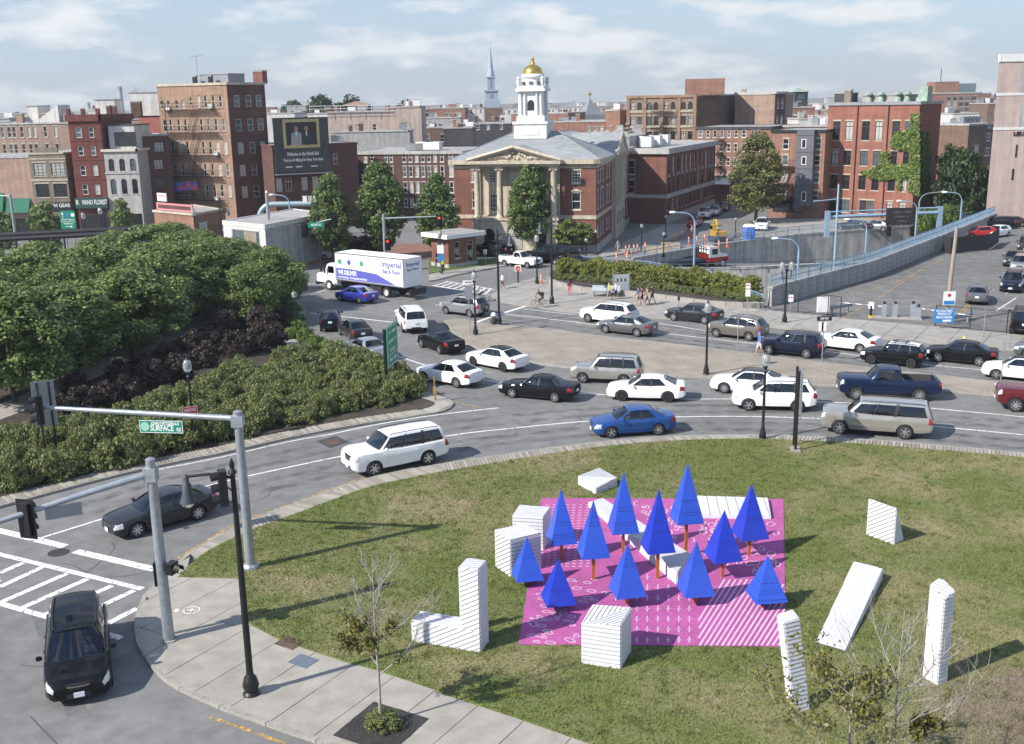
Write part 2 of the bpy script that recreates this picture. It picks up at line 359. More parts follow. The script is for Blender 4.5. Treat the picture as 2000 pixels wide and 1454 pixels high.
def clip_poly(sub, clip):           # Sutherland-Hodgman, clip convex ccw
    out = sub
    for i in range(len(clip)):
        a, b = clip[i], clip[(i+1) % len(clip)]; inp = out; out = []
        ins = lambda p: (b[0]-a[0])*(p[1]-a[1])-(b[1]-a[1])*(p[0]-a[0]) >= 0
        for j in range(len(inp)):
            p, q = inp[j-1], inp[j]
            if ins(p) != ins(q):
                dx, dy = q[0]-p[0], q[1]-p[1]; den = (b[0]-a[0])*dy-(b[1]-a[1])*dx
                k = -((b[0]-a[0])*(p[1]-a[1])-(b[1]-a[1])*(p[0]-a[0]))/den if den else 0
                out.append((p[0]+dx*k, p[1]+dy*k))
            if ins(q): out.append(q)
        if len(out) < 3: return []
    return out
def parea(p): return abs(sum(p[i-1][0]*p[i][1]-p[i][0]*p[i-1][1] for i in range(len(p))))/2
def clean(p):
    o = []
    for q in p:
        if not o or math.dist(o[-1], q) > .01: o.append(q)
    if len(o) > 1 and math.dist(o[0], o[-1]) < .01: o.pop()
    return o
def slabs(parent, poly, o, ang, lx, ly, z0, z1, mat, gap=.014, name='paving_slab'):
    ca, sa = math.cos(ang), math.sin(ang); T = lambda u, v: (o[0]+u*ca-v*sa, o[1]+u*sa+v*ca)
    loc = [((p[0]-o[0])*ca+(p[1]-o[1])*sa, -(p[0]-o[0])*sa+(p[1]-o[1])*ca) for p in poly]
    us = [p[0] for p in loc]; vs_ = [p[1] for p in loc]; n = 0
    for i in range(math.floor(min(us)/lx), math.ceil(max(us)/lx)):
        for j in range(math.floor(min(vs_)/ly), math.ceil(max(vs_)/ly)):
            c = [(i*lx+gap, j*ly+gap), ((i+1)*lx-gap, j*ly+gap), ((i+1)*lx-gap, (j+1)*ly-gap), (i*lx+gap, (j+1)*ly-gap)]
            q = clean(clip_poly(loc, c))
            if len(q) < 3 or parea(q) < .04: continue
            dz = random.uniform(-.003, .003)
            MB().prism([T(*p) for p in q], z0, z1+dz).build(name, mat, parent); n += 1
    return n
STONE = {}
def kerb(line, name, h=.13, wd=.17, step=1.9, side=1, mat=None):
    """granite kerb along a ground line, each stone its own piece"""
    mat = mat or GRAN; pts = resample(line, step); a = offset_line(line, .02*side); b = offset_line(line, (wd-.02)*side); base = MB()
    for i in range(len(line)-1): base.prism([a[i], a[i+1], b[i+1], b[i]], 0, h-.03)
    root = struct(base.build(name, mat))
    for p, q in zip(pts, pts[1:]):
        l = math.dist(p, q); key = (round(l, 1), h, wd)
        if key not in STONE: STONE[key] = MB().box(-l/2+.012, l/2-.012, 0, wd*1.0, .01, h).mesh('kerb_stone', mat)
        ang = math.atan2(q[1]-p[1], q[0]-p[0]); o = put('kerb_stone', STONE[key], root, ((p[0]+q[0])/2, (p[1]+q[1])/2, random.uniform(-.004, .004)), ang)
        if side < 0: o.scale = (1, -1, 1)
    return root
def paverband(a, b, z, name, step=.19):
    """row of edge pavers between two lines of equal count"""
    mb = MB(); n = int(sum(math.dist(p, q) for p, q in zip(a, a[1:]))/step)
    L1 = [0]
    for p, q in zip(a, a[1:]): L1.append(L1[-1]+math.dist(p, q))
    def at_(line, s):
        k = min(len(L1)-2, max(0, next((i for i in range(len(L1)-1) if L1[i+1] >= s), len(L1)-2))); t = (s-L1[k])/max(1e-6, L1[k+1]-L1[k])
        return (line[k][0]+(line[k+1][0]-line[k][0])*t, line[k][1]+(line[k+1][1]-line[k][1])*t)
    for i in range(n):
        s0, s1 = L1[-1]*i/n, L1[-1]*(i+.82)/n
        mb.prism([at_(a, s0), at_(a, s1), at_(b, s1), at_(b, s0)], z-.05, z+.012*(i % 2)+random.uniform(0, .004))
    o = stuff(mb.build(name, PAVER)); return o
def stripe(pts, wd, name='lane_line', mat=None, z=.008):
    a = offset_line(pts, wd/2); b = offset_line(pts, -wd/2); mb = MB()
    for i in range(len(pts)-1): mb.sheet([a[i], b[i], b[i+1], a[i+1]], z)
    return struct(mb.build(name, mat or PAINT))

# ---- lawn island, its kerb, edge pavers and the corner pavement
K1 = [(263, 1215), (268, 1192), (280, 1168), (300, 1147), (328, 1119), (353, 1097), (390, 1070), (462, 1031), (537, 1002), (600, 979), (700, 943), (800, 920), (930, 900), (1050, 882), (1140, 870), (1260, 859), (1360, 854), (1475, 853), (1580, 856), (1720, 864), (1860, 876), (2000, 889), (2300, 925)]
K2 = [(263, 1215), (262, 1240), (270, 1270), (290, 1302), (330, 1340), (400, 1375), (470, 1403), (560, 1434), (640, 1462), (760, 1500), (900, 1548)]
k1 = gl(*K1, n=5); k2 = gl(*K2, n=5)
GE = [(367, 1113), (404, 1084), (448, 1061), (491, 1041), (560, 1016), (640, 986), (720, 957), (830, 933), (950, 912), (1060, 894), (1150, 881), (1260, 869), (1360, 864), (1475, 862), (1580, 866), (1720, 875), (1860, 887), (2000, 899), (2300, 936)]
ge = gl(*GE, n=4)
SWE = [(347, 1134), (471, 1137), (472, 1200), (490, 1228), (547, 1258), (678, 1301), (739, 1318), (861, 1360), (1000, 1408), (1180, 1472), (1400, 1552)]
swe = gl(*SWE)
lawn_poly = [swe[0]] + ge + gl((2600, 1500), (2300, 1750), (1600, 1640)) + swe[1:][::-1]
kerb(k1, 'kerb', side=-1); kerb(k2, 'kerb', side=1)
def gridify(poly, z0, name, mat, step=.5, amp=.03):
    mb = MB(); mb.prism(poly, .0, z0); return mb.build(name, mat)
lawn = struct(gridify(lawn_poly, .15, 'lawn', LAWN))
band_out = offset_line(k1[25:], -.175); nb = len(band_out)
gr = resample(ge, .5)
def nearest(p, line): return min(line, key=lambda q: math.dist(p, q))
bo = resample(k1[27:], .5); bi = [nearest(p, gr) for p in bo]
bo2 = offset_line(bo, -.19)
bi2 = [(a[0]+(b[0]-a[0])*.985, a[1]+(b[1]-a[1])*.985) for a, b in zip(bo2, bi)]
paverband(bo2, bi2, .125, 'paver_edging')
struct(MB().prism(bo2+bi[::-1], 0, .09).build('paver_bed', GRAN))
side_poly = offset_line(k1[:28], -.175)[::-1] + offset_line(k2[1:], .175) + swe[::-1][:-1] + [swe[0], ge[0]]
side_poly = clean(side_poly)
pav = struct(MB().prism(side_poly, 0, .10).build('pavement', M('joint_dark', (.10, .09, .075), .9)))
d = Vector(G(1000, 1408)-G(547, 1258)); SWANG = math.atan2(d.y, d.x)
slabs(pav, side_poly, V2(G(547, 1258)), SWANG, 1.62, 1.75, .06, .135, CONC)
# ---- dense short grass blades
def inside(P, poly):
    x, y = P[:, 0], P[:, 1]; r = np.zeros(len(P), bool); n = len(poly)
    for i in range(n):
        x0, y0 = poly[i-1]; x1, y1 = poly[i]
        c = ((y0 > y) != (y1 > y)) & (x < (x1-x0)*(y-y0)/(y1-y0+1e-12)+x0); r ^= c
    return r
def blades(name, poly, n, z, hgt, mat, wd=.012, avoid=()):
    P = np.array(poly); lo, hi = P.min(0), P.max(0); pts = RNG.uniform(lo, hi, (n, 2)); k = inside(pts, poly)
    for a in avoid: k &= ~inside(pts, a)
    pts = pts[k]; n = len(pts); a = RNG.uniform(0, 2*np.pi, n); h = hgt*RNG.uniform(.4, 1.3, n); ln = RNG.normal(0, .6, (n, 2))*h[:, None]
    c = np.stack([np.cos(a), np.sin(a)], 1)*wd
    v = np.empty((n, 3, 3)); v[:, 0, :2] = pts-c; v[:, 1, :2] = pts+c; v[:, 2, :2] = pts+ln; v[:, :2, 2] = z; v[:, 2, 2] = z+h
    return stuff(put(name, numesh(name, v.reshape(-1, 3), np.arange(n*3).reshape(-1, 3), mat)))
RUGPX = [(1057, 980), (1530, 982), (1535, 1272), (1013, 1268)]
RUG = gl(*RUGPX)
vis_lawn = [swe[0]] + gl(*GE[:-1]) + gl((2010, 1470), (1200, 1478)) + swe[1:-1][::-1]
def bladecol():
    m = leafmat('grass_blade', (.07, .085, .018), (.22, .185, .085)); m.node_tree.nodes['Mix Shader'].inputs['Fac'].default_value = .15; return m
tag(blades('grass', vis_lawn, 330000, .148, .075, LAWN, .016, avoid=(RUG,)), 'short green and straw coloured grass of the lawn', 'grass')

cl = RNG.uniform((-14, 27), (26, 58), (2600, 2)); tuft = np.repeat(cl, 26, 0)+RNG.normal(0, .09, (2600*26, 2)); tuft = tuft[inside(tuft, vis_lawn) & ~inside(tuft, RUG)]
hb = RNG.uniform(.06, .14, len(tuft)); ab = RNG.uniform(0, 6.28, len(tuft)); cb = np.stack([np.cos(ab), np.sin(ab)], 1)*.012; vb = np.zeros((len(tuft), 3, 3)); vb[:, 0, :2] = tuft-cb; vb[:, 1, :2] = tuft+cb; vb[:, 2, :2] = tuft+RNG.normal(0, .05, tuft.shape); vb[:, :2, 2] = .148; vb[:, 2, 2] = .148+hb
tag(stuff(put('grass_tufts', numesh('grass_tufts', vb.reshape(-1, 3), np.arange(len(tuft)*3).reshape(-1, 3), leafmat('tuft_blade', (.09, .12, .03), (.24, .25, .09))))), 'coarser grass tufts scattered over the lawn', 'grass')
# ---- planted island on the left
GK = [(-400, 1100), (-150, 1035), (0, 994), (160, 950), (306, 914), (430, 890), (560, 860), (700, 833), (800, 818), (855, 809), (880, 799), (886, 789), (870, 780), (820, 766), (760, 750), (690, 733), (630, 712), (592, 688), (582, 662), (590, 635), (599, 612), (592, 597), (570, 583), (520, 566), (440, 556)]
gk = gl(*GK, n=4); gi = offset_line(gk, .18); gi2 = offset_line(gk, 1.15)
kerb(gk, 'kerb', side=1)
bedpoly = clean(gi2[:len(gi2)-6]+gl((200, 530), (-500, 600), (-700, 1000)))
n_ = 4*9
paverband(resample(gi[:n_], .5), [nearest(p, resample(gi2[:n_], .25)) for p in resample(gi[:n_], .5)], .13, 'paver_edging')
struct(MB().prism(gi[:n_]+gi2[:n_][::-1], 0, .09).build('paver_bed', GRAN))
rest = gi[n_-1:]+gi2[n_-1:][::-1]
struct(MB().prism(clean(rest), 0, .125).build('pavement', CONC2))
gpoly = clean(gi2 + gl((200, 530), (-500, 600), (-700, 1000)))
struct(MB().prism(gpoly, 0, .14).build('planting_bed', SOIL))
pathl = gl((-260, 900), (40, 795), (150, 742), (240, 700), (340, 655), (450, 605), (560, 572), n=4)
struct(MB().prism(offset_line(pathl, 1.3)+offset_line(pathl, -1.3)[::-1], .1, .165).build('path', CONC))

# ---- paved triangular median between the two carriageways
MED = [(867, 628), (900, 625), (950, 635), (1075, 645), (1165, 658), (1332, 676), (1440, 690), (1650, 716), (1830, 735), (1958, 750), (2250, 786), (2250, 812), (1958, 777), (1839, 767), (1650, 758), (1500, 748), (1384, 741), (1250, 733), (1119, 721), (1050, 712), (1000, 700), (933, 683), (906, 672), (879, 646)]
md = gl(*MED)
mdl = smoothline(md+[md[0]], 4)
kerb(mdl, 'kerb', h=.12, side=-1)
struct(MB().prism(clean(offset_line(mdl[:-1], -.17)), 0, .125).build('median', MEDP))

# ---- far pavement along the lot and the plaza by the planter
FK = [(958, 577), (966, 585), (987, 593), (1060, 604), (1130, 613), (1290, 624), (1420, 634), (1490, 640), (1568, 648), (1670, 659), (1874, 677), (2000, 689), (2300, 718)]
fk = gl(*FK, n=4)
kerb(fk, 'kerb', side=1)
ftop = gl((2300, 684), (2000, 658), (1826, 641), (1727, 632), (1646, 625), (1502, 609), (1450, 603), (1375, 597), (1285, 586), (1200, 576), (1140, 573), (1068, 551), (1046, 545), (988, 560))
fpoly = clean(offset_line(fk, .175)+ftop)
fp = struct(MB().prism(fpoly, 0, .10).build('pavement', M('joint_dark')))
dd = Vector(G(2000, 689)-G(1490, 640)); slabs(fp, fpoly, V2(G(1490, 640)), math.atan2(dd.y, dd.x), 2.3, 2.3, .06, .13, CONC2, gap=.02)
# parking lot surface, its ramps and lines
lot = gl((1508, 607), (1646, 623), (1727, 630), (1826, 639), (2000, 656), (2400, 690), (2400, 400), (2060, 420), (1990, 430), (1945, 447), (1832, 490), (1695, 547))
struct(MB().sheet(lot, .004).build('parking_lot', LOT))
for px in ([(1646, 622), (1727, 575), (1793, 532), (1841, 505)], [(1673, 573), (1750, 552), (1793, 532)], [(1867, 620), (1900, 585)], [(1882, 612), (1915, 572)]):
    stripe(gl(*px), .12, 'yellow_line', PAINTY)
for i in range(12):
    t = i/12; a = G(1515+t*150, 603-t*42); b = G(1640-t*-35, 618-t*36); stripe([V2(a), V2(b)], .12, 'hatch_line', M('grey_paint', (.19, .18, .16), .8))
for px in ([(1945, 608), (1985, 582)], [(1965, 574), (1993, 552)], [(1972, 548), (1998, 530)], [(1942, 600), (2010, 606)]): stripe(gl(*px), .12, 'bay_line')
# ---- pavement, verge and brick plaza in front of the school
spk = gl((700, 545), (780, 556), (838, 551), (856, 548), (896, 538), (966, 525), (1000, 520), (1080, 513), (1160, 506), n=3)
spk = gl((838, 551), (856, 548), (896, 538), (966, 525), (1000, 519), n=3)
struct(MB().prism(clean(spk+gl((1004, 512), (960, 515), (838, 538))), 0, .13).build('pavement', CONC2))
struct(MB().prism(gl((838, 536), (900, 528), (985, 514), (985, 506), (930, 508), (838, 508)), 0, .135).build('verge', GRASS2))
struct(MB().prism(gl((560, 519), (640, 517), (838, 507), (870, 507), (880, 480), (780, 478), (640, 505), (560, 508)), 0, .12).build('plaza', BRICKP))
struct(MB().prism(gl((545, 505), (650, 503), (700, 500), (700, 490), (545, 490)), 0, .13).build('verge', GRASS2))
struct(MB().prism(gl((1165, 506), (1240, 494), (1330, 462), (1352, 440), (1300, 440), (1180, 492)), 0, .13).build('pavement', CONC2))
struct(MB().prism(gl((1440, 470), (1560, 458), (1780, 440), (1780, 425), (1500, 430), (1475, 440)), 0, .1).build('pavement', CONC2))
# ---- paint on the carriageways
W = .13
stripe(gl((81, 1051), (206, 1012), (404, 950), (560, 914), (700, 885), (873, 852), (1010, 836), (1152, 823), (1317, 815), (1460, 814), (1601, 818), (1720, 825), (1821, 833), (2000, 850), (2200, 872), n=4), W)
stripe(gl((1134, 769), (1260, 776), (1335, 780), (1433, 780), (1597, 785), (1720, 791), (1818, 798), (2000, 815), (2200, 836), n=4), W)
stripe(gl((777, 696), (822, 711), (880, 728), (945, 742), (1040, 758), (1134, 769), n=4), W)
stripe(gl((640, 850), (740, 829), (852, 811), (975, 797), n=4), W)
stripe(gl((306, 918), (430, 894), (560, 864), (640, 850), n=3), W*.8)
stripe(gl((987, 614), (1075, 624), (1165, 635), (1285, 650), (1450, 669), (1608, 686), (1804, 712), (1930, 724), (2200, 752), n=3), W)
stripe(gl((1020, 604), (1130, 616), (1200, 624), (1287, 632), (1380, 647)), W)
stripe(gl((925, 632), (960, 619), (1025, 599)), .35, 'stop_line')
stripe(gl((604, 612), (680, 620), (768, 630)), W*1.6)
for a, b in (((584, 579), (603, 575)), ((586, 560), (629, 552)), ((618, 572), (636, 567)), ((1478, 649), (1500, 641)), ((1860, 690), (1866, 678)), ((800, 575), (842, 580)), ((850, 596), (890, 601)), ((560, 571), (575, 567))):
    stripe(gl(a, b), W, 'lane_dash')
for a, b in (((410, 1401), (480, 1425)), ((480, 1425), (570, 1458))): stripe(gl(a, b), .12, 'yellow_line', PAINTY)
stripe(gl((347, 1092), (400, 1058), (470, 1020), (560, 988), (700, 937), (830, 910), (972, 890), (1100, 871), n=4), .11, 'yellow_line', PAINTY)
stripe(gl((882, 785), (945, 797)), .13, 'yellow_line', PAINTY)
# ladder crossings
for a, b, wd in (((-30, 1076), (278, 1151), .28), ((-40, 1168), (238, 1247), .28), ((-30, 1030), (127, 1068), .42), ((147, 1077), (303, 1113), .42)): stripe(gl(a, b), wd, 'crossing_line', z=.0085)
for a, b in (((0, 1120), (45, 1100)), ((0, 1147), (84, 1108)), ((0, 1178), (131, 1121)), ((41, 1189), (172, 1131)), ((84, 1203), (219, 1145)), ((150, 1207), (262, 1154)), ((200, 1224), (268, 1189)), ((-60, 1160), (0, 1134))):
    stripe(gl(a, b), .28, 'crossing_bar', z=.0125)
for a, b in (((872, 550), (966, 566)), ((845, 558), (955, 577))): stripe(gl(a, b), .22, 'crossing_line')
for i in range(9):
    t = (i+.3)/9; stripe(gl((872+94*t, 550+16*t), (845+110*t, 558+19*t)), .22, 'crossing_bar', z=.0125)
WEAR = M('tyre_wear', (.075, .075, .075), .75); t = WEAR.node_tree; n = t.nodes.new('ShaderNodeTexNoise'); n.inputs['Scale'].default_value = 1.1; n.inputs['Detail'].default_value = 7; g = t.nodes.new('ShaderNodeNewGeometry'); t.links.new(g.outputs['Position'], n.inputs['Vector'])
mr = t.nodes.new('ShaderNodeMapRange'); mr.inputs['From Min'].default_value = .4; mr.inputs['From Max'].default_value = .75; mr.inputs['To Max'].default_value = .5; t.links.new(n.outputs['Fac'], mr.inputs['Value']); t.links.new(mr.outputs['Result'], t.nodes['Principled BSDF'].inputs['Alpha'])
for px in (((206, 1012), (404, 950), (560, 914), (700, 885), (873, 852), (1152, 823), (1317, 815), (1601, 818), (1821, 833), (2000, 850)), ((987, 614), (1165, 635), (1285, 650), (1450, 669), (1608, 686), (1804, 712), (1990, 731))):
    for of in (1.1, 2.4, -1.2, -2.5): stripe(offset_line(gl(*px, n=4), of), .55, 'tyre_wear', WEAR, .003)
# sealed cracks and old trench patches in the asphalt
SEAL = M('crack_seal', (.08, .08, .08), .8); rc = random.Random(8)
for x, y, a, n in ((40, 1300, .3, 9), (120, 1100, .1, 8), (330, 985, -.3, 9), (520, 930, -.25, 8), (900, 870, -.1, 10), (1050, 835, .05, 9), (1400, 835, .05, 8), (1750, 840, .15, 9), (1130, 800, .1, 7), (700, 640, .2, 7), (830, 600, .1, 8), (1250, 640, .15, 6), (1560, 760, .1, 7), (60, 1400, .5, 8), (1730, 590, -.6, 8), (1800, 600, .1, 6), (600, 590, .1, 7), (980, 810, 1.2, 4), (220, 1060, 1.0, 5)):
    p = Vector(V2(G(x, y))); an = -a; q = [tuple(p)]
    for i in range(n): an += rc.gauss(0, .35); p = p+Vector((math.cos(an), math.sin(an)))*.7; q.append(tuple(p))
    stripe(q, .05, 'crack_seal', SEAL, .005)
for px in (((1000, 862), (1150, 846), (1152, 851), (1002, 868)), ((60, 1200), (130, 1400), (175, 1400), (90, 1200)), ((690, 612), (760, 620), (756, 626), (688, 618)), ((1700, 600), (1800, 608), (1795, 616), (1690, 606))): struct(MB().sheet(gl(*px), .0045).build('asphalt_patch', M('patch_asphalt', (.135, .135, .133), .9, var=.15, vs=2, coord='World')))
# manholes and patches
def disc(px, r, name, label, mat, squ=False):
    p = G(*px); mb = MB().lathe([(r, 0), (r, .012), (r*.9, .012), (r*.88, .006), (r*.1, .006)], 20) if not squ else MB().box(-r, r, -r*.8, r*.8, 0, .012)
    return tag(mb.build(name, mat, None, (p.x, p.y, .004)), label, 'manhole' if not squ else 'cover')
IRON = M('cast_iron', (.035, .032, .03), .7, var=.3, vs=10)
RUST = M('rusty_iron', (.10, .06, .045), .8, var=.3, vs=8)
disc((114, 1080), .42, 'manhole_cover', 'round dark iron manhole cover between the stop lines', IRON)
disc((650, 863), .45, 'manhole_cover', 'rusty round manhole cover in the lane beside the flower bed', RUST)
stuff_patch = struct(MB().sheet(gl((618, 862), (655, 852), (684, 864), (645, 876)), .0035).build('asphalt_patch', M('dark_asphalt', (.05, .05, .05), .9, var=.2, vs=2, coord='World')))
for px, r, lb in (((567, 1263), .42, 'rusty square hatch between the lawn and the corner pavement'),):
    o = disc(px, r, 'utility_hatch', lb, RUST, True); o.location.z = .14; o.rotation_euler.z = SWANG
o = disc((593, 1299), .40, 'utility_hatch', 'blue grey steel hatch in the corner pavement', M('steel_plate', (.17, .20, .24), .5, .4), True); o.location.z = .135; o.rotation_euler.z = SWANG
# chalk circle mark on the corner pavement
c0 = G(374, 1192, .14); mb = MB()
ring = [(math.cos(a)*.30, math.sin(a)*.30) for a in np.linspace(0, 2*math.pi, 25)]
a_, b_ = [(x*1.0, y*1.0) for x, y in ring], [(x*.86, y*.86) for x, y in ring]
for i in range(24): mb.sheet([a_[i], a_[i+1], b_[i+1], b_[i]], 0)
mb.box(-.16, .16, -.02, .02, 0, .003); mb.box(-.02, .02, -.14, .14, 0, .0035); mb.box(-.62, -.45, -.12, .12, 0, .003)
struct(mb.build('pavement_mark', PAINT, None, (c0.x, c0.y, .141)))

# ---- the sunken ramps
far = PIT_FAR; near = PIT_NEAR[::-1]
def zf(x): return interp(x, [(far[0][0], -.4), (far[2][0], -3.4), (far[4][0], -6.5)])
mid = gl((1262, 521), (1278, 529), (1450, 525), (1619, 517), (1740, 511), (1850, 480), (1945, 438))
fl = MB(); fl.grid([[(p[0], p[1], zf(p[0])) for p in far+[]], [(q[0], q[1], zf(q[0])) for q in (mid[0], mid[2], mid[3], mid[5], mid[6])]], flip=True)
struct(fl.build('ramp_road', ASPH))
fl = MB(); fl.grid([[(q[0], q[1], -5.5) for q in (mid[1], mid[2], mid[3], mid[5], mid[6])], [(p[0], p[1], -5.5) for p in (gl((1420, 571))[0], near[0], near[1], near[2], near[3])]], flip=True)
struct(fl.build('ramp_road', ASPH))
def wall(line, z0, z1, th, name, label, mat, side=1, cop=.0, joints=3.2):
    a = line; b = offset_line(line, th*side); g = lambda z, p: z(p) if callable(z) else z
    root = thing(name, label, 'wall', (line[0][0], line[0][1], 0)); ox, oy = line[0]
    mb = MB()
    for i in range(len(line)-1):
        q = [a[i], a[i+1], b[i+1], b[i]]; mb.prism([(p[0]-ox, p[1]-oy) for p in (q if side > 0 else q[::-1])], z0, z1)
    mb.build('wall', mat, root)
    if cop:
        c = offset_line(line, -cop*side); d_ = offset_line(line, (th+cop)*side); mb = MB()
        for i in range(len(line)-1):
            q = [c[i], c[i+1], d_[i+1], d_[i]]; mb.prism([(p[0]-ox, p[1]-oy) for p in (q if side > 0 else q[::-1])], z1-.12, z1+.1)
        mb.build('coping', mat, root)
    return root
wall(far, -7.5, .35, .4, 'retaining_wall', 'streaked concrete retaining wall on the far side of the sunken ramp', WALLC, 1, .05)
wall([gl((1236, 513))[0]]+mid[1:5], -6, .12, .35, 'retaining_wall', 'low concrete wall between the two sunken ramps', WALLC, -1, .05)
wall(gl((1430, 575), (1278, 531)), -6, .1, .3, 'retaining_wall', 'concrete wall closing the ramp behind the planter', WALLC, -1)
nw = wall(near, -6, 1.62, .35, 'retaining_wall', 'grey panelled concrete wall with blue rail beside the parking lot', WALLB, -1, .06)
# facing panels on the lot side
pn = resample(offset_line(near, -.36), 1.55)
PANEL = {}
for p, q in zip(pn, pn[1:]):
    ang = math.atan2(q[1]-p[1], q[0]-p[0])
    for r in range(3):
        k = random.randrange(3)
        if k not in PANEL: PANEL[k] = MB().box(-.76, .76, -.03-.006*k, .0, .01, .475).mesh('panel', WALLB)
        o = put('panel', PANEL[k], nw, ((p[0]+q[0])/2-near[0][0], (p[1]+q[1])/2-near[0][1], r*.49+.02), ang)
BLUE = M('blue_steel', (.25, .36, .47), .5, .2, var=.12, vs=3)
def railing(line, z, hgt, label, mat=BLUE, step=2.2, bars=(1.0, .55), rr=.03, infill=True):
    ox, oy = line[0]; root = thing('railing', label, 'railing', (ox, oy, 0)); pts = resample(line, step)
    gz = lambda p: z(p) if callable(z) else z
    for p in pts:
        MB().box(-.035, .035, -.035, .035, 0, hgt).build('post', mat, root, (p[0]-ox, p[1]-oy, gz(p)))
    for b in bars: MB().tube([(p[0]-ox, p[1]-oy, gz(p)+hgt*b) for p in pts], rr, 5).build('rail', mat, root)
    if infill:
        mb = MB()
        for p, q in zip(pts, pts[1:]):
            for k in range(1, 15):
                t = k/15; x, y = p[0]+(q[0]-p[0])*t-ox, p[1]+(q[1]-p[1])*t-oy; zz = gz(p)+(gz(q)-gz(p))*t
                mb.box(x-.012, x+.012, y-.012, y+.012, zz+.06, zz+hgt)
        stuff(mb.build('bars', mat, root))
    return root
railing(offset_line(near, -.15), 1.72, 1.0, 'blue steel railing on the panelled wall beside the lot')
railing(offset_line(far, .2), .45, 1.0, 'blue steel railing along the street above the sunken ramp')
railing(offset_line(gl((1262, 522), (1278, 531), (1450, 527), (1619, 519), (1740, 513)), 0), .22, .5, 'low dark rail on the wall between the ramps', M('dark_rail', (.10, .13, .18), .5, .3), 3.0, (1.0,), .04, False)
railing(gl((1490, 600), (1420, 573), (1280, 533), (1180, 522), (1090, 520)), .1, 1.0, 'blue railing behind the planter hedge')
# ------------------------------------------------------------------ the painted rug with blue pyramid trees and white clad blocks
MAG = M('magenta_paint', (.37, .08, .25), .85, var=.16, vs=6, bump=.2, bs=60, coord='World', detail=8)
WMARK = M('white_marking', (.60, .42, .55), .8, var=.12, vs=9, coord='World')
rug = tag(MB().prism(RUG, .15, .175).build('rug', MAG), 'large magenta painted turf rug with white brush patterns', 'rug')
ZR = .179
def stroke(mb, pts, wd):
    p = [V2(G(x, y, ZR)) for x, y in pts]; a = offset_line(p, wd/2); b = offset_line(p, -wd/2)
    for i in range(len(p)-1): mb.sheet([a[i], b[i], b[i+1], a[i+1]], ZR)
def pxin(x, y, poly): return bool(inside(np.array([[x, y]], float), poly)[0])
RP = [(1059, 982), (1528, 984), (1533, 1269), (1017, 1265)]
rnd = random.Random(3)
mb = MB()                                          # short dashes
for r in range(24):
    for c in range(8):
        y = 986+r*5.2; x = 1066+c*13+(r*-.6)
        if x < 1180+r*3.2-(0 if r < 12 else (r-12)*4): stroke(mb, [(x, y), (x+7, y+1.2)], .05)
stuff(mb.build('dash_marks', WMARK, rug))
mb = MB()                                          # ovals
for i in range(64):
    y = rnd.uniform(1130, 1258); x = 1022+rnd.uniform(0, 1)*((1190 if y < 1180 else 1130)-1025); rx = rnd.uniform(3.5, 10); ry = rx*.3
    if x-rx < 1062-(y-982)*.157+4 or y > 1258: continue
    stroke(mb, [(x+rx*math.cos(a), y+ry*math.sin(a)+.08*rx*math.cos(a)) for a in np.linspace(0, 6.3, 13)], .04)
stuff(mb.build('oval_marks', WMARK, rug))
mb = MB()                                          # plus signs
for r in range(7):
    for c in range(8):
        x = 1203+c*20.5; y = 1127+r*20.5
        if x > 1362 or y > 1262 or (r < 2 and x < 1255) or (x < 1232 and r > 3): continue
        stroke(mb, [(x-4.5, y), (x+4.5, y+.3)], .042); stroke(mb, [(x, y-5.5), (x-.5, y+5.5)], .042)
stuff(mb.build('plus_marks', WMARK, rug))
mb = MB()                                          # slanted stripes
zone = [(1395, 1128), (1533, 1132), (1533, 1266), (1362, 1263), (1364, 1190)]
for i in range(34):
    x0 = 1330+i*11.0; pts = []
    for k in range(30):
        y = 1266-k*4.8; x = x0+k*3.05
        if pxin(x, y, zone): pts.append((x, y))
    if len(pts) > 1: stroke(mb, [pts[0], pts[-1]], .065)
stuff(mb.build('stripe_marks', WMARK, rug))
mb = MB()                                          # loops and squiggles
lz = [(1350, 1015), (1525, 1015), (1528, 1125), (1390, 1125)]
for i in range(64):
    x, y = rnd.uniform(1340, 1524), rnd.uniform(990, 1122)
    if y < 1012 and x < 1508: continue
    if not (pxin(x, y, lz) or x > 1506): continue
    rx = rnd.uniform(4, 7.5); ry = rnd.uniform(3.5, 6); t0 = rnd.uniform(0, 6)
    stroke(mb, [(x+rx*math.cos(a+t0)*(1+.2*math.sin(2*a)), y+ry*math.sin(a+t0)) for a in np.linspace(0, 5.7, 10)], .05)
for i in range(44):
    x, y = rnd.uniform(1240, 1345), rnd.uniform(985, 1070); pts = []
    if x < 1250+(y-985)*.75-10: continue
    a = rnd.uniform(0, 6)
    for k in range(9): pts.append((x, y)); x += 3.2*math.cos(a); y += 2.2*math.sin(a); a += rnd.uniform(.2, 1.2)
    stroke(mb, pts, .05)
stuff(mb.build('loop_marks', WMARK, rug))

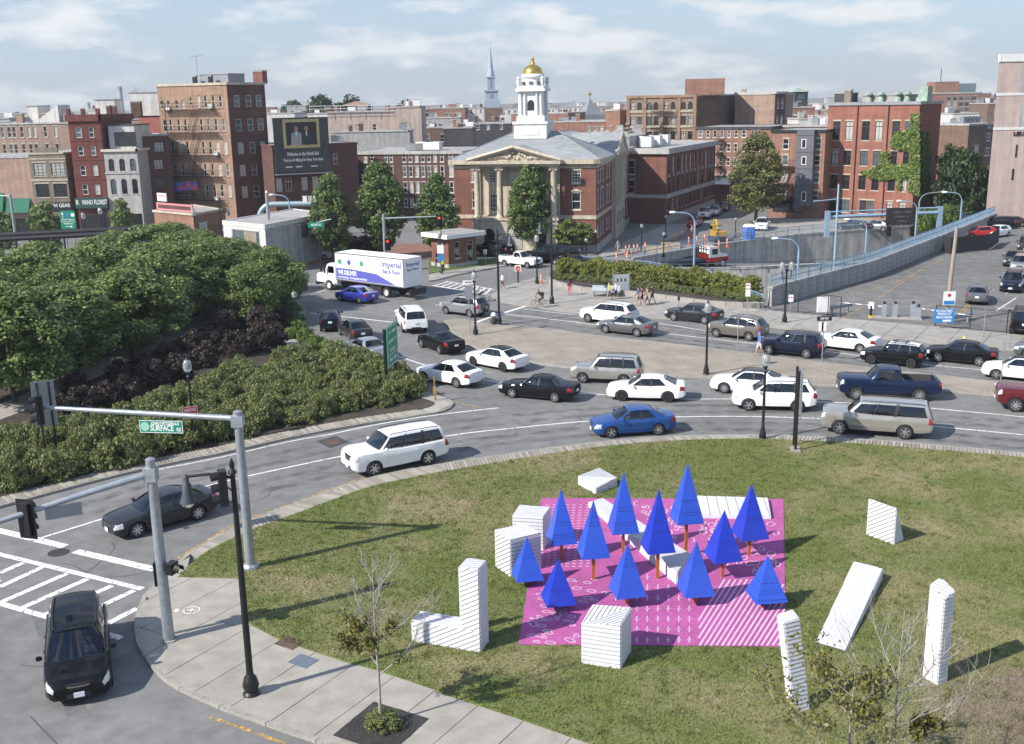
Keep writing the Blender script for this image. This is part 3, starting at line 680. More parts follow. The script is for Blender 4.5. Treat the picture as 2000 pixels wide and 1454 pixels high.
def bluemat(name, c, sc, dots):
    m = M(name, c, .42, var=.05, vs=5, spec=.4); t = m.node_tree; l = t.links.new; b = t.nodes['Principled BSDF']
    v = t.nodes.new('ShaderNodeTexVoronoi'); v.inputs['Scale'].default_value = sc; v.inputs['Randomness'].default_value = dots; tcn = t.nodes.new('ShaderNodeTexCoord'); l(tcn.outputs['Object'], v.inputs['Vector'])
    r = t.nodes.new('ShaderNodeValToRGB'); r.color_ramp.interpolation = 'CONSTANT'; r.color_ramp.elements[0].color = (.35, .35, .4, 1); r.color_ramp.elements[1].position = .27; r.color_ramp.elements[1].color = (1, 1, 1, 1); l(v.outputs['Distance'], r.inputs['Fac'])
    src = b.inputs['Base Color'].links[0].from_socket
    mm = t.nodes.new('ShaderNodeMix'); mm.data_type = 'RGBA'; mm.blend_type = 'MULTIPLY'; mm.inputs['Factor'].default_value = 1; l(src, mm.inputs['A']); l(r.outputs['Color'], mm.inputs['B']); l(mm.outputs['Result'], b.inputs['Base Color'])
    bn = t.nodes.new('ShaderNodeBump'); bn.inputs['Strength'].default_value = .5; bn.inputs['Distance'].default_value = .02; l(r.outputs['Color'], bn.inputs['Height']); l(bn.outputs['Normal'], b.inputs['Normal']); return m
B_LT = bluemat('cobalt_panel', (.026, .085, .50), 9, 0); B_MD = bluemat('perforated_blue', (.024, .078, .47), 12, .8); B_DK = bluemat('deep_blue_panel', (.014, .04, .43), 11, .2)
B_PL = M('plain_blue', (.026, .082, .49), .4, var=.06, vs=4); B_PD = M('plain_deep_blue', (.014, .04, .42), .4, var=.06, vs=4)
WOOD = M('stained_post', (.36, .115, .028), .55, var=.25, vs=4, stretch=(6, 6, .6))
TREES = [((1096, 955), 1070, 1125, 1061, (1097, 1093), 0, 'light blue pyramid tree at the far left corner beside the stacked white cubes'),
 ((1158, 977), 1130, 1188, 1087, (1159, 1132), 1, 'perforated blue pyramid tree left of the white diagonal beam'),
 ((1218, 921), 1191, 1246, 1040, (1217, 1079), 0, 'tall light blue pyramid tree rising in front of the white diagonal beam'),
 ((1289, 955), 1257, 1315, 1077, (1284, 1130), 2, 'deep blue pyramid tree in the middle of the rug over the white beam'),
 ((1343, 904), 1314, 1370, 1021, (1339, 1086), 0, 'tallest blue pyramid tree, at the left end of the white deck'),
 ((1468, 945), 1437, 1496, 1051, (1463, 1083), 2, 'deep blue pyramid tree in front of the right end of the white deck'),
 ((1414, 996), 1384, 1445, 1094, (1411, 1127), 2, 'deep blue pyramid tree above the top of the slanted white stripes'),
 ((1223, 1061), 1194, 1257, 1162, (1225, 1179), 1, 'light blue pyramid tree on a short post behind the front white cube'),
 ((1360, 1057), 1328, 1391, 1160, (1358, 1176), 1, 'light blue pyramid tree at the near end of the white diagonal beam'),
 ((1496, 1085), 1462, 1529, 1171, (1496, 1182), 0, 'squat blue pyramid tree on the right edge of the rug'),
 ((1031, 1048), 1004, 1061, 1131, (1031, 1140), 1, 'small blue pyramid tree in front of the left white cube'),
 ((1091, 1091), 1061, 1123, 1178, (1091, 1187), 2, 'squat deep blue pyramid tree near the oval marks')]
for ap, xl, xr, yb, pb, kind, lab in TREES:
    b = G(*pb, .17); zb = HZ(b, yb-6); zt = HZ(b, ap[1]); zb = max(zb, .32)
    dep = (Vector((b.x, b.y, zb))-CAM).dot(_F); wd = (xr-xl)/FPX*dep*.96
    root = thing('pyramid_tree', lab, 'sculpture', (b.x, b.y, .17), math.radians(9+rnd.uniform(-3, 3)), 'blue pyramid trees on the rug')
    h0, h1 = zb-.17, zt-.17; hw = wd/2
    MB().box(-.055, .055, -.055, .055, 0, h0+.3).build('post', WOOD, root)
    A = Vector((0, 0, h1)); Cn = [Vector((-hw, -hw, h0)), Vector((hw, -hw, h0)), Vector((hw, hw, h0)), Vector((-hw, hw, h0))]
    lo, hi = [(B_PL, B_LT), (B_PL, B_MD), (B_PD, B_DK)][kind]
    for i in range(4):                             # each side: a perforated sheet above a plain one, both with thickness
        p, q = Cn[i], Cn[(i+1) % 4]; nrm = (q-p).cross(A-p).normalized()*.012; k = .42 if kind == 0 else (.55 if kind == 1 else .3)
        if pb[0] in (1496, 1031): k = .5
        pm, qm = p.lerp(A, k), q.lerp(A, k)
        for pts, m_ in (((p, q, qm, pm), lo if kind else hi), ((pm, qm, A), hi if kind else lo)):
            mbx = MB(); n = len(pts); ins = [x-nrm for x in pts]; cen = sum(pts, Vector())/n; o_ = [x+(cen-x)*.006 for x in pts]
            mbx.add(list(o_)+ins, [tuple(range(n)), tuple(range(2*n-1, n-1, -1))]+[(j, n+j, n+(j+1) % n, (j+1) % n) for j in range(n)])
            mbx.build('side_panel', m_, root)
    MB().add([c+Vector((0, 0, .004)) for c in Cn], [(3, 2, 1, 0)]).build('base_panel', B_PD, root)
# ---- white blocks clad in lapped boards
BOARD = M('white_board', (.58, .58, .60), .55, var=.05, vs=2.5)
CORE = M('block_core', (.09, .09, .095), .8)
def boards(root, pts, ang, sp=.15, th=.022, gap=.026):
    pts = [Vector(p) for p in pts]; n = (pts[1]-pts[0]).cross(pts[2]-pts[0]).normalized(); u = (pts[1]-pts[0]).normalized(); v = n.cross(u); o = pts[0]
    ca, sa = math.cos(ang), math.sin(ang); U = u*ca+v*sa; Vv = -u*sa+v*ca
    loc = [((p-o).dot(U), (p-o).dot(Vv)) for p in pts]; ys = [q[1] for q in loc]; xs = [q[0] for q in loc]
    y = min(ys)
    while y < max(ys)-.02:
        c = [(min(xs)-1, y), (max(xs)+1, y), (max(xs)+1, y+sp-gap), (min(xs)-1, y+sp-gap)]
        q = clean(clip_poly(loc, c)); y += sp
        if len(q) < 3 or parea(q) < .003: continue
        if sum(q[i-1][0]*q[i][1]-q[i][0]*q[i-1][1] for i in range(len(q))) < 0: q = q[::-1]
        cx, cy = sum(a for a, _ in q)/len(q), sum(b for _, b in q)/len(q); ymin = min(b for _, b in q)
        top = [o+U*a+Vv*b+n*(th if b > ymin+.05 else th+.012) for a, b in q]; bot = [o+U*a+Vv*b+n*.001 for a, b in q]; k = len(q)
        MB().add(top+bot, [tuple(range(k))]+[(j, k+j, k+(j+1) % k, (j+1) % k) for j in range(k)]).build('board', BOARD, root)
def block(label, bpx, hs, angs=(0,)*6, shift=(0, 0), sp=.15, top_ang=.6):
    b = [G(*p, .15) for p in bpx]; o = b[0].copy(); root = thing('white_block', label, 'sculpture', o)
    hs = hs if hasattr(hs, '__len__') else [hs]*len(b)
    B = [p-o for p in b]; T = [p-o+Vector((shift[0], shift[1], h)) for p, h in zip(b, hs)]; n = len(B)
    area = sum(B[i-1].x*B[i].y-B[i].x*B[i-1].y for i in range(n))
    if area < 0: B = B[::-1]; T = T[::-1]
    MB().add(B+T, [tuple(range(n))[::-1]]+[(n, n+i, n+i+1) for i in range(1, n-1)]+[(i, (i+1) % n, n+(i+1) % n, n+i) for i in range(n)]).build('core', CORE, root)
    for i in range(n):
        j = (i+1) % n; q = [B[i], B[j], T[j], T[i]]
        if (T[i]-B[i]).length < .05: q = [B[i], B[j], T[j]]
        elif (T[j]-B[j]).length < .05: q = [B[i], B[j], T[i]]
        if (T[i]-B[i]).length+(T[j]-B[j]).length < .1: continue
        boards(root, q, angs[i % len(angs)], sp)
    if n == 4 and abs((hs[0]+hs[2])-(hs[1]+hs[3])) > .02: boards(root, [T[0], T[1], T[2]], top_ang, sp); boards(root, [T[0], T[2], T[3]], top_ang, sp)
    else: boards(root, T, top_ang, sp)
    return root
block('low white hexagonal block on the lawn behind the rug', [(1130, 947), (1164, 965), (1204, 950), (1170, 934)], [.42, .28, .42, .5], (.0, .0), top_ang=.75, sp=.13)
block('rear white cube of the pair at the left edge of the rug', [(1003, 1071), (1061, 1075), (1075, 1054), (1016, 1050)], 1.42, (.0, .0), top_ang=.1)
block('front white cube of the pair, left of the small blue pyramid', [(969, 1106), (998, 1127), (1056, 1112), (1026, 1092)], 1.5, (.55, .0), top_ang=0)
block('white clad cube at the near edge of the rug', [(1137, 1295), (1211, 1306), (1231, 1272), (1158, 1260)], [1.38, 1.55, 1.55, 1.45], (.0, .0, .0, .0), top_ang=.75)
block('long low white beam lying diagonally across the rug', [(1150, 990), (1322, 1143), (1347, 1106), (1177, 983)], [.2, .5, .5, .2], (.0, .0), top_ang=1.2)
block('flat white deck at the far right corner of the rug', [(1362, 976), (1369, 1013), (1505, 1015), (1499, 980)], .16, (0,), top_ang=0, sp=.42)
block('white wedge leaning up alone on the lawn right of the rug', [(1693, 1044), (1745, 1064), (1764, 1055), (1712, 1036)], [1.55, 1.55, .02, .02], (.6, .9), top_ang=.3)
block('long white plank ramp lying on the lawn', [(1594, 1257), (1651, 1273), (1722, 1132), (1667, 1118)], [.04, .04, .42, .42], (0,), top_ang=.1)
block('upright white column alone near the bare earth', [(1803, 1321), (1830, 1338), (1848, 1331), (1821, 1315)], [3.1, 2.9, 3.05, 3.25], (0, 0), top_ang=.5, sp=.13)
block('leaning white column behind the leafy sapling', [(1540, 1380), (1552, 1393), (1580, 1385), (1568, 1373)], [2.95, 2.85, 2.9, 3.0], (0, 0), shift=(-.42, .1), top_ang=.3, sp=.13)
# the L
a, b = G(806, 1252, .15), G(938, 1274, .15); Lb = (b-a).length; ang = math.atan2(b.y-a.y, b.x-a.x)
root = thing('white_block', 'white L shaped block with one upright arm, left of the rug', 'sculpture', a, ang)
ha, Ht, wt, dp = .74, 2.95, .66, .72
F0 = [(0, 0), (Lb, 0), (Lb, Ht), (Lb-wt, Ht), (Lb-wt, ha), (0, ha)]
fr = [Vector((x, 0, z)) for x, z in F0]; bk = [Vector((x, dp, z)) for x, z in F0]
MB().add(fr+bk, [(0, 1, 4, 5), (1, 2, 3, 4), (6, 11, 10, 7), (7, 10, 9, 8)]+[(i, 6+i, 6+(i+1) % 6, (i+1) % 6) for i in range(6)]).build('core', CORE, root)
boards(root, [fr[0], fr[1], (Lb, 0, ha), fr[4], fr[5]], .5); boards(root, [(Lb-wt, 0, ha), (Lb, 0, ha), fr[2], fr[3]], .5)
boards(root, [bk[1], bk[0], bk[5], (Lb, dp, ha)], .5); boards(root, [(Lb, dp, ha), (Lb-wt, dp, ha), bk[3], bk[2]], .5)
boards(root, [fr[1], bk[1], bk[2], fr[2]], 0); boards(root, [bk[0], fr[0], fr[5], bk[5]], 0)
boards(root, [fr[5], fr[4], bk[4], bk[5]], 0); boards(root, [fr[3], fr[2], bk[2], bk[3]], .4); boards(root, [fr[4], fr[3], bk[3], bk[4]], 0)
# ------------------------------------------------------------------ vehicles
GLASS = glassmat('car_glass', (.34, .38, .38), .05); GLASSD = glassmat('tinted_glass', (.035, .038, .04), .05)
RUB = M('tyre_rubber', (.018, .018, .018), .8); PLAS = M('black_plastic', (.022, .022, .023), .6); INT = M('car_interior', (.045, .043, .042), .8)
ALLOY = M('alloy', (.55, .56, .57), .3, .85); CHROME = M('chrome', (.7, .7, .7), .12, 1); DARKAL = M('dark_alloy', (.06, .06, .065), .35, .6)
HEADL = M('headlamp_lens', (.62, .64, .66), .08, .3, coat=1); TAIL = M('tail_lamp', (.24, .010, .012), .15, coat=1); PLATE = M('number_plate', (.75, .76, .78), .5); AMBER = M('amber_lens', (.7, .25, .03), .2)
UNDER = M('underbody', (.012, .012, .012), .9); SKIN = M('skin', (.45, .26, .18), .6); BEIGE = M('seat_beige', (.28, .25, .20), .8)
PAINTS = {}
def carpaint(name, col, metal=.0):
    if name not in PAINTS:
        PAINTS[name] = M('paint_'+name, col, .3 if metal else .5, metal, coat=1 if max(col) > .3 else .6, var=.03, vs=2, spec=.25 if max(col) > .1 else .02)
    return PAINTS[name]
P_ = dict(white=((.78, .78, .77), 0), silver=((.42, .43, .44), .7), champagne=((.42, .40, .36), .6), black=((.006, .006, .007), 0), dkgrey=((.035, .037, .042), .4), grey=((.16, .165, .17), .6), blue=((.018, .075, .27), .35),
          violet=((.035, .05, .36), .35), navy=((.012, .022, .06), .3), dknavy=((.010, .014, .032), .3), maroon=((.12, .012, .018), .2), red=((.42, .012, .014), .1), bronze=((.19, .175, .15), .55), brown=((.10, .045, .03), .3), gold=((.55, .50, .42), .6))
SP = {}
def spec(name, L, W, H, wb, fo, zn, zc, zbelt, zdeck, xA, xa, xc, xC, R, cuts, clr=.2, tail=None, rail=False, box=0., wr=.70, tint=None, bed=None):
    SP[name] = dict(L=L, W=W, H=H, wb=wb, xf=wb/2+fo, xr=wb/2+fo-L, zn=zn, zc=zc, zbelt=zbelt, zdeck=zdeck, xA=xA, xa=xa, xc=xc, xC=xC, R=R, cuts=cuts, clr=clr, tail=tail or zdeck, rail=rail, box=box, wr=wr, tint=tint, bed=bed)
#     name      L     W     H     wb    fo   zn   zc    zbelt zdeck xA    xa    xc    xC     R
spec('sedan', 4.78, 1.84, 1.49, 2.78, .95, .75, .97, .96, 1.06, 1.02, .28, -1.12, -1.90, .35, [(.07, .46), (.495, .80)], wr=.64)
spec('sedan2', 4.58, 1.78, 1.50, 2.62, .92, .77, .99, .97, 1.06, 1.02, .32, -1.05, -1.76, .335, [(.07, .46), (.495, .80)], wr=.65)
spec('oldsedan', 5.0, 1.86, 1.44, 2.85, 1.02, .75, .96, .96, 1.00, .85, .25, -.98, -1.52, .32, [(.07, .47), (.51, .82)], wr=.62)
spec('coupe', 4.80, 1.85, 1.42, 2.74, .96, .74, .96, .97, 1.05, .88, .12, -.85, -1.82, .34, [(.08, .55), (.58, .80)], wr=.62)
spec('prius', 4.46, 1.75, 1.50, 2.70, .92, .72, 1.00, 1.00, 1.12, 1.25, .30, -1.15, -2.10, .31, [(.09, .42), (.455, .72)], wr=.64)
spec('suv', 4.58, 1.84, 1.70, 2.66, .92, .93, 1.12, 1.09, 1.16, 1.02, .35, -1.82, -2.20, .35, [(.05, .36), (.385, .66), (.70, .90)], clr=.26, rail=True, wr=.68, tint=2)
spec('suvmid', 4.83, 1.92, 1.74, 2.79, .94, .98, 1.17, 1.13, 1.19, 1.12, .42, -1.98, -2.38, .37, [(.05, .34), (.365, .64), (.68, .91)], clr=.27, rail=True, wr=.68, tint=2)
spec('jeep', 4.61, 1.84, 1.77, 2.69, .84, .98, 1.12, 1.09, 1.11, .86, .38, -2.08, -2.33, .36, [(.05, .35), (.38, .65), (.69, .94)], clr=.3, rail=True, box=.5, wr=.72, tint=2)
spec('bigsuv', 5.18, 2.03, 1.89, 2.95, 1.0, 1.10, 1.26, 1.20, 1.22, 1.14, .55, -2.36, -2.61, .40, [(.04, .31), (.33, .61), (.655, .95)], clr=.3, rail=True, box=1, wr=.74, tint=1)
spec('longsuv', 5.70, 2.04, 1.88, 3.30, 1.02, 1.10, 1.26, 1.20, 1.22, 1.28, .72, -2.70, -2.94, .40, [(.04, .29), (.305, .55), (.59, .95)], clr=.3, rail=True, box=1, wr=.74, tint=1)
spec('minivan', 5.14, 2.0, 1.75, 3.08, .98, .80, 1.08, 1.06, 1.12, 1.45, .62, -2.22, -2.52, .34, [(.06, .36), (.385, .65), (.685, .95)], clr=.2, rail=True, wr=.72, tint=1)
spec('mini', 4.1, 1.79, 1.56, 2.60, .80, .82, 1.04, 1.06, 1.10, .72, .32, -1.68, -1.92, .34, [(.06, .40), (.43, .70), (.74, .93)], clr=.22, rail=True, wr=.70, tint=2)
spec('pickup', 5.85, 2.03, 1.96, 3.60, .98, 1.20, 1.34, 1.28, 1.28, 1.05, .52, -.70, -.82, .42, [(.06, .56), (.61, .93)], clr=.42, box=1, wr=.74, bed=(-.95, -2.78))
spec('truck1', 5.3, 1.9, 1.72, 3.2, .9, .95, 1.12, 1.1, 1.1, .85, .38, -.40, -.50, .36, [(.08, .90)], clr=.34, box=.7, wr=.72, bed=(-.65, -2.45))
spec('hatch', 4.25, 1.76, 1.48, 2.6, .88, .74, 1.0, 1.0, 1.06, 1.0, .3, -1.50, -1.97, .32, [(.07, .42), (.455, .74)], wr=.66)
CARM = {}
def car_parts(tn):
    if tn in CARM: return CARM[tn]
    s = SP[tn]; P = {}; xf, xr, W2 = s['xf'], s['xr'], s['W']/2; R = s['R']; wb = s['wb']; ar = R+.055; zw = R
    bx = s['box']; bed = s['bed']; inC = lambda x: s['xC']+.06 < x < s['xA']-.06; inB = lambda x: bed and bed[1] < x < bed[0]
    Tp = sorted([(xf, s['zn']-.16), (xf-.05, s['zn']-.02+.04*bx), (xf-.14, s['zn']+.04+.05*bx), (xf-.45, s['zn']+.10+.06*bx), (s['xA']+.05, s['zc']-.02), (s['xA']-.15, s['zc']), (-.3, s['zbelt']+.01), (s['xC']+.02, s['zdeck']-.01), (s['xC'], s['zdeck']),
                 ((s['xC']+xr)/2, s['zdeck']+.0), (xr+.16, s['tail']-.01), (xr+.06, s['tail']-.06), (xr, s['tail']-.34)])
    k = .04*(1-bx)
    Wp = sorted([(xf, W2*(.70+.16*bx)), (xf-.07, W2*(.80+.11*bx)), (xf-.2, W2*(.89+.06*bx)), (xf-.5, W2*.97), (xf-1.0, W2*.995), (0, W2), (xr+.9, W2*.99), (xr+.4, W2*(.95+k)), (xr+.15, W2*(.89+.05*bx)), (xr+.05, W2*(.83+.09*bx)), (xr, W2*(.74+.14*bx))])
    Zp = sorted([(xf, s['clr']+.14), (xf-.12, s['clr']+.03), (xf-.5, s['clr']), (0, s['clr']), (xr+.5, s['clr']+.04), (xr+.1, s['clr']+.12), (xr, s['clr']+.24)])
    xs = set(np.linspace(xf, xr, 26).round(3)) | {round(p[0], 3) for p in Tp} | {round(p[0], 3) for p in Wp}
    for c in (wb/2, -wb/2):
        for q in (-1.02, -1, -.93, -.8, -.6, -.3, 0, .3, .6, .8, .93, 1, 1.02): xs.add(round(c+q*ar, 3))
    for e in (s['xA']-.06, s['xC']+.06)+(tuple(bed) if bed else ()): xs |= {round(e-.02, 3), round(e+.02, 3)}
    xs = sorted(xs, reverse=True)
    def sec(x):
        w_ = interp(x, Wp); T = interp(x, Tp); zb = interp(x, Zp); tub = inC(x) or inB(x); fl = .52 if inC(x) else (s['zdeck']-.52 if inB(x) else None)
        hs = T-zb
        rows = [[0, zb], [w_*.86, zb], [w_*.965, zb+.07], [w_*.985, zb+.26*hs], [w_, zb+.52*hs], [w_*.985, zb+.78*hs], [w_*.955, T-.055], [w_*.90, T-.008], [w_*(.80), T+.008], [w_*.78 if tub else w_*.45, fl if tub else T+.028], [0, fl if tub else T+.036]]
        if x > s['xA']+.1 and not tub and xf-x > .12: rows[9][1] += .012; rows[10][1] += .01
        for c in (wb/2, -wb/2):
            if abs(x-c) < ar:
                za = zw+math.sqrt(ar*ar-(x-c)**2)
                for i in range(1, 6):
                    if rows[i][1] < za: rows[i][1] = za+.0005*i
        return rows
    S = [sec(x) for x in xs]; mb = MB(); NR = len(S[0])
    P3 = [[(x, y*sg, z) for y, z in (r[::-1] if sg > 0 else r)] for x, r in zip(xs, S) for sg in (1,)]
    full = []
    for x, r in zip(xs, S): full.append([(x, -y, z) for y, z in r[1:]][::1][::-1][::-1] + [(x, y, z) for y, z in r[1:-1]][::-1])
    # ring: right side bottom(row1)..centre top..left side bottom(row1)
    n = len(full[0]); o = 0; mb.v = [p for r in full for p in r]
    for i in range(len(xs)-1):
        xm = (xs[i]+xs[i+1])/2
        for j in range(n-1):
            rj = min(j, n-2-j); mi = 0
            if rj >= 7 and inC(xm): mi = 1
            if rj >= 7 and inB(xm): mi = 1
            if rj == 0 and tn in ('suv', 'suvmid', 'mini', 'jeep'): mi = 2
            mb.f.append((i*n+j, i*n+j+1, (i+1)*n+j+1, (i+1)*n+j)[::-1]); mb.m.append(mi)
        mb.f.append((i*n+n-1, i*n, (i+1)*n, (i+1)*n+n-1)[::-1]); mb.m.append(2)
    mb.f.append(tuple(range(n))); mb.m.append(0); mb.f.append(tuple((len(xs)-1)*n+j for j in range(n))[::-1]); mb.m.append(0)
    P['body'] = mb.mesh('body', [carpaint('white', *P_['white']), INT, UNDER], 32)
    # surface sampler for flush parts
    def surf(x, t, sg, off):
        r = sec(x); i = max(0, min(NR-2, int(t))); f = t-i; y = r[i][0]+(r[i+1][0]-r[i][0])*f; z = r[i][1]+(r[i+1][1]-r[i][1])*f
        dy, dz = r[i+1][0]-r[i][0], r[i+1][1]-r[i][1]; l = math.hypot(dy, dz) or 1
        nx = (sec(x+.02)[4][0]-sec(x-.02)[4][0])/.04
        return (x-nx*off, sg*(y+off*dz/l), z-off*dy/l)
    def patch(x0, x1, t0, t1, off, m, nx=8, nt=5, thick=.012):
        P_L = {}
        for sg in (1, -1):
            g = [[surf(x0+(x1-x0)*a/nx, t0+(t1-t0)*b/nt, sg, off) for b in range(nt+1)] for a in range(nx+1)]
            g2 = [[surf(x0+(x1-x0)*a/nx, t0+(t1-t0)*b/nt, sg, off-thick) for b in range(nt+1)] for a in range(nx+1)]
            q = MB(); q.grid(g, 0, sg > 0); per = [g[0], g[-1], [r[0] for r in g], [r[-1] for r in g]]; per2 = [g2[0], g2[-1], [r[0] for r in g2], [r[-1] for r in g2]]
            for a, b in zip(per, per2): q.grid([a, b], 0)
            P_L[sg] = q.mesh('panel', m, 40)
        return P_L
    # doors between the arches
    cu = s['cuts']; bx_of = lambda u: s['xA']+(s['xC']-s['xA'])*u
    xb = [min(bx_of(0)+.02, wb/2-ar-.04)] + [bx_of((a[1]+b[0])/2) for a, b in zip(cu, cu[1:])][:1] + [max(bx_of(cu[1][1])+.0 if len(cu) > 1 else bx_of(cu[0][1]), -wb/2+ar+.02 if tn not in ('pickup', 'truck1') else s['xC']+.1)]
    if tn in ('coupe', 'truck1'): xb = [xb[0], bx_of(cu[0][1])+.0]
    if tn == 'coupe': xb[1] = bx_of(.57)
    P['doors'] = [patch(a-.008, b+.008, 1.6, 6.6, .007, carpaint('white', *P_['white'])) + () if False else (patch(a-.008, b+.008, 1.6, 6.6, .007, MATS['paint_white']), (a, b)) for a, b in zip(xb, xb[1:])]
    P['handle'] = MB().box(-.09, .09, -.012, .012, -.018, .018).mesh('handle', MATS['paint_white'])
    h0 = 3.6 if not bx else 4.0
    P['headlight'] = patch(xf-.07-.3*(1-.5*bx), xf-.02, h0+.6, 6.2 if not bx else 6.3, .008, HEADL, 6, 4)
    tl = (xr+.03, xr+.34*(1-.45*bx), 4.4, 6.3) if not (s['xC'] < xr+.5) else (xr+.03, xr+.24, 4.3, 6.9)
    P['taillight'] = patch(*tl, .009, TAIL, 6, 4)
    P['sill'] = patch(-wb/2+ar+.02, wb/2-ar-.02, 1.0, 1.7, .01, PLAS, 6, 2)
    # bumpers front/rear: bars wrapped along the end sections
    def endbar(xe, t0, t1, sgx, wd, m):
        q = MB(); r0 = []
        for a in np.linspace(-1, 1, 9):
            xx = xe-sgx*.10*abs(a)**2.5; y = a*wd; r0.append((xx, y))
        q.grid([[(x+sgx*.012, y, t0) for x, y in r0], [(x+sgx*.016, y, t1) for x, y in r0]], 0, sgx > 0)
        q.grid([[(x+sgx*.016, y, t1) for x, y in r0], [(x-sgx*.06, y, t1+.01) for x, y in r0]], 0, sgx > 0); q.grid([[(x-sgx*.05, y, t0-.01) for x, y in r0], [(x+sgx*.012, y, t0) for x, y in r0]], 0, sgx > 0)
        return q.mesh('trim', m, 40)
    P['grille'] = endbar(xf+.004, s['zn']-.20-.10*bx, s['zn']-.04+.02*bx, 1, W2*(.50+.10*bx), PLAS)
    P['grille_bar'] = endbar(xf+.016, s['zn']-.13-.05*bx, s['zn']-.10-.03*bx, 1, W2*(.50+.08*bx), CHROME)
    P['front_bumper'] = endbar(xf+.01, s['clr']+.10, s['clr']+.24, 1, W2*.62, PLAS)
    P['rear_bumper'] = endbar(xr-.006, s['clr']+.20, s['clr']+.32, -1, W2*.72, PLAS if bx or s['clr'] > .24 else MATS['paint_white'])
    zpl = (s['tail']-.30) if s['xC'] > xr+.5 else (s['zdeck']-.26)
    if bed: zpl = s['clr']+.30
    P['plate'] = MB().box(-.012, .012, -.155, .155, -.08, .08).mesh('number_plate', PLATE); P['plz'] = zpl
    # cabin
    xA, xa, xc, xC, H = s['xA'], s['xa'], s['xc'], s['xC'], s['H']; wr = s['W']/2*s['wr']
    def Bt(u):
        x = xA+(xC-xA)*u; y = interp(x, Wp)*.905; e = min(u, 1-u)
        if u < .12: y *= 1-.10*(1-u/.12)**2
        if u > .90: y *= 1-.07*((u-.9)/.1)**2
        return (x, y, interp(x, Tp)-.012)
    def Tt(u):
        x = xa+(xc-xa)*u; d = .055*(1-bx*.3)
        z = H-.035-d*max(0, (.35-u)/.35)**2-(d*1.1)*max(0, (u-.55)/.45)**2
        y = wr*(1-.05*max(0, (.2-u)/.2)-.07*max(0, (u-.6)/.4)); return (x, y, z)
    def Sd(u, v, sg=1, off=0):
        a, b = Bt(u), Tt(u); bul = .035*math.sin(math.pi*v); y = a[1]+(b[1]-a[1])*v+bul
        return (a[0]+(b[0]-a[0])*v, sg*(y+off), a[2]+(b[2]-a[2])*v+off*.3)
    us = sorted({0, 1, .03, .97} | {round(x, 4) for c in cu for x in c} | set(np.linspace(0, 1, 15).round(3))); vsx = [0, .06, .3, .5, .7, .90, 1]
    frs = []
    isg = lambda u, v: any(a <= u <= b for a, b in cu) and .06 <= v <= .90
    for sg in (1, -1):
        fr_ = MB(); frs.append(fr_)
        for i in range(len(us)-1):
            for j in range(len(vsx)-1):
                if isg((us[i]+us[i+1])/2, (vsx[j]+vsx[j+1])/2): continue
                q = [Sd(us[i], vsx[j], sg), Sd(us[i+1], vsx[j], sg), Sd(us[i+1], vsx[j+1], sg), Sd(us[i], vsx[j+1], sg)]
                mid_p = any(a[1] <= (us[i]+us[i+1])/2 <= b[0] for a, b in zip(cu, cu[1:]))
                fr_.add(q if sg < 0 else q[::-1], [(0, 1, 2, 3)], 1 if mid_p and not (bx and False) else 0)
    # windscreen / back surround (thin pillars are the side ends); roof
    nb = 9; P['roof_w'] = None; rf = MB(); G_ = []
    for u in us:
        x, y, z = Tt(u); G_.append([(x, y*(1-2*b/(nb-1)), z+.035*(1-(1-2*b/(nb-1))**2)+.0) for b in range(nb)])
    rf.grid(G_, 0, True); P['roof'] = rf.mesh('roof', [MATS['paint_white']], 40)
    P['frame'] = [f_.mesh('cabin_frame', [MATS['paint_white'], PLAS], 40) for f_ in frs]
    def screen(u, sg, v0, v1, ins, bulge):
        g = []
        for v in np.linspace(v0, v1, 6):
            l = Sd(u, v); row = []
            for b in np.linspace(-1+ins, 1-ins, 9): row.append((l[0]+sg*bulge*(1-b*b), l[1]*b, l[2]+(.035*(1-b*b)*v)))
            g.append(row)
        return g
    fw = MB().grid(screen(0, 1, .0, 1, 0, .10), 0, False); P['windshield'] = fw.mesh('windshield', GLASS, 60)
    rwv = (.05, .95)
    P['rear_window'] = MB().grid(screen(1, -1, *rwv, .07, .06), 0, True).mesh('rear_window', GLASSD, 60)
    sur = MB()                                                     # painted surround of the back glass
    for v0, v1, i0 in ((0, .05, 0), (.95, 1, 0)): sur.grid(screen(1, -1, v0, v1, 0, .06), 0)
    for sg in (1, -1):
        g = []
        for v in np.linspace(.05, .95, 6):
            l = Sd(1, v); g.append([(l[0]-.06*(1-b*b), l[1]*b*sg, l[2]+.035*(1-b*b)*v) for b in (1, .965, .93)])
        sur.grid(g, 0, sg < 0)
    P['surround'] = sur.mesh('rear_surround', [MATS['paint_white']], 50)
    P['panes'] = []
    for k_, (a, b) in enumerate(cu):
        for sg in (1, -1):
            g = [[Sd(u, v, sg, -.006) for v in np.linspace(.06, .90, 5)] for u in np.linspace(a, b, 6)]
            dark = (s['tint'] == 1 and k_ >= 1) or (s['tint'] == 2 and k_ >= 1)
            P['panes'].append(MB().grid(g, 0, sg > 0).mesh('side_window', GLASSD if dark else GLASS, 60))
    xm = xA-.30; zm = interp(xm, Tp)+.07
    P['mirror'] = {sg: MB().lathe([(.0, -.10), (.075, -.07), (.085, .02), (.06, .09), (0, .11)], 8, (xm, sg*(interp(xm, Wp)+.10), zm), 0, 'y').mesh('wing_mirror', [MATS['paint_white']], 50) for sg in (1, -1)}
    se = MB()
    xs0 = xA-.95 if not bed else xA-.75
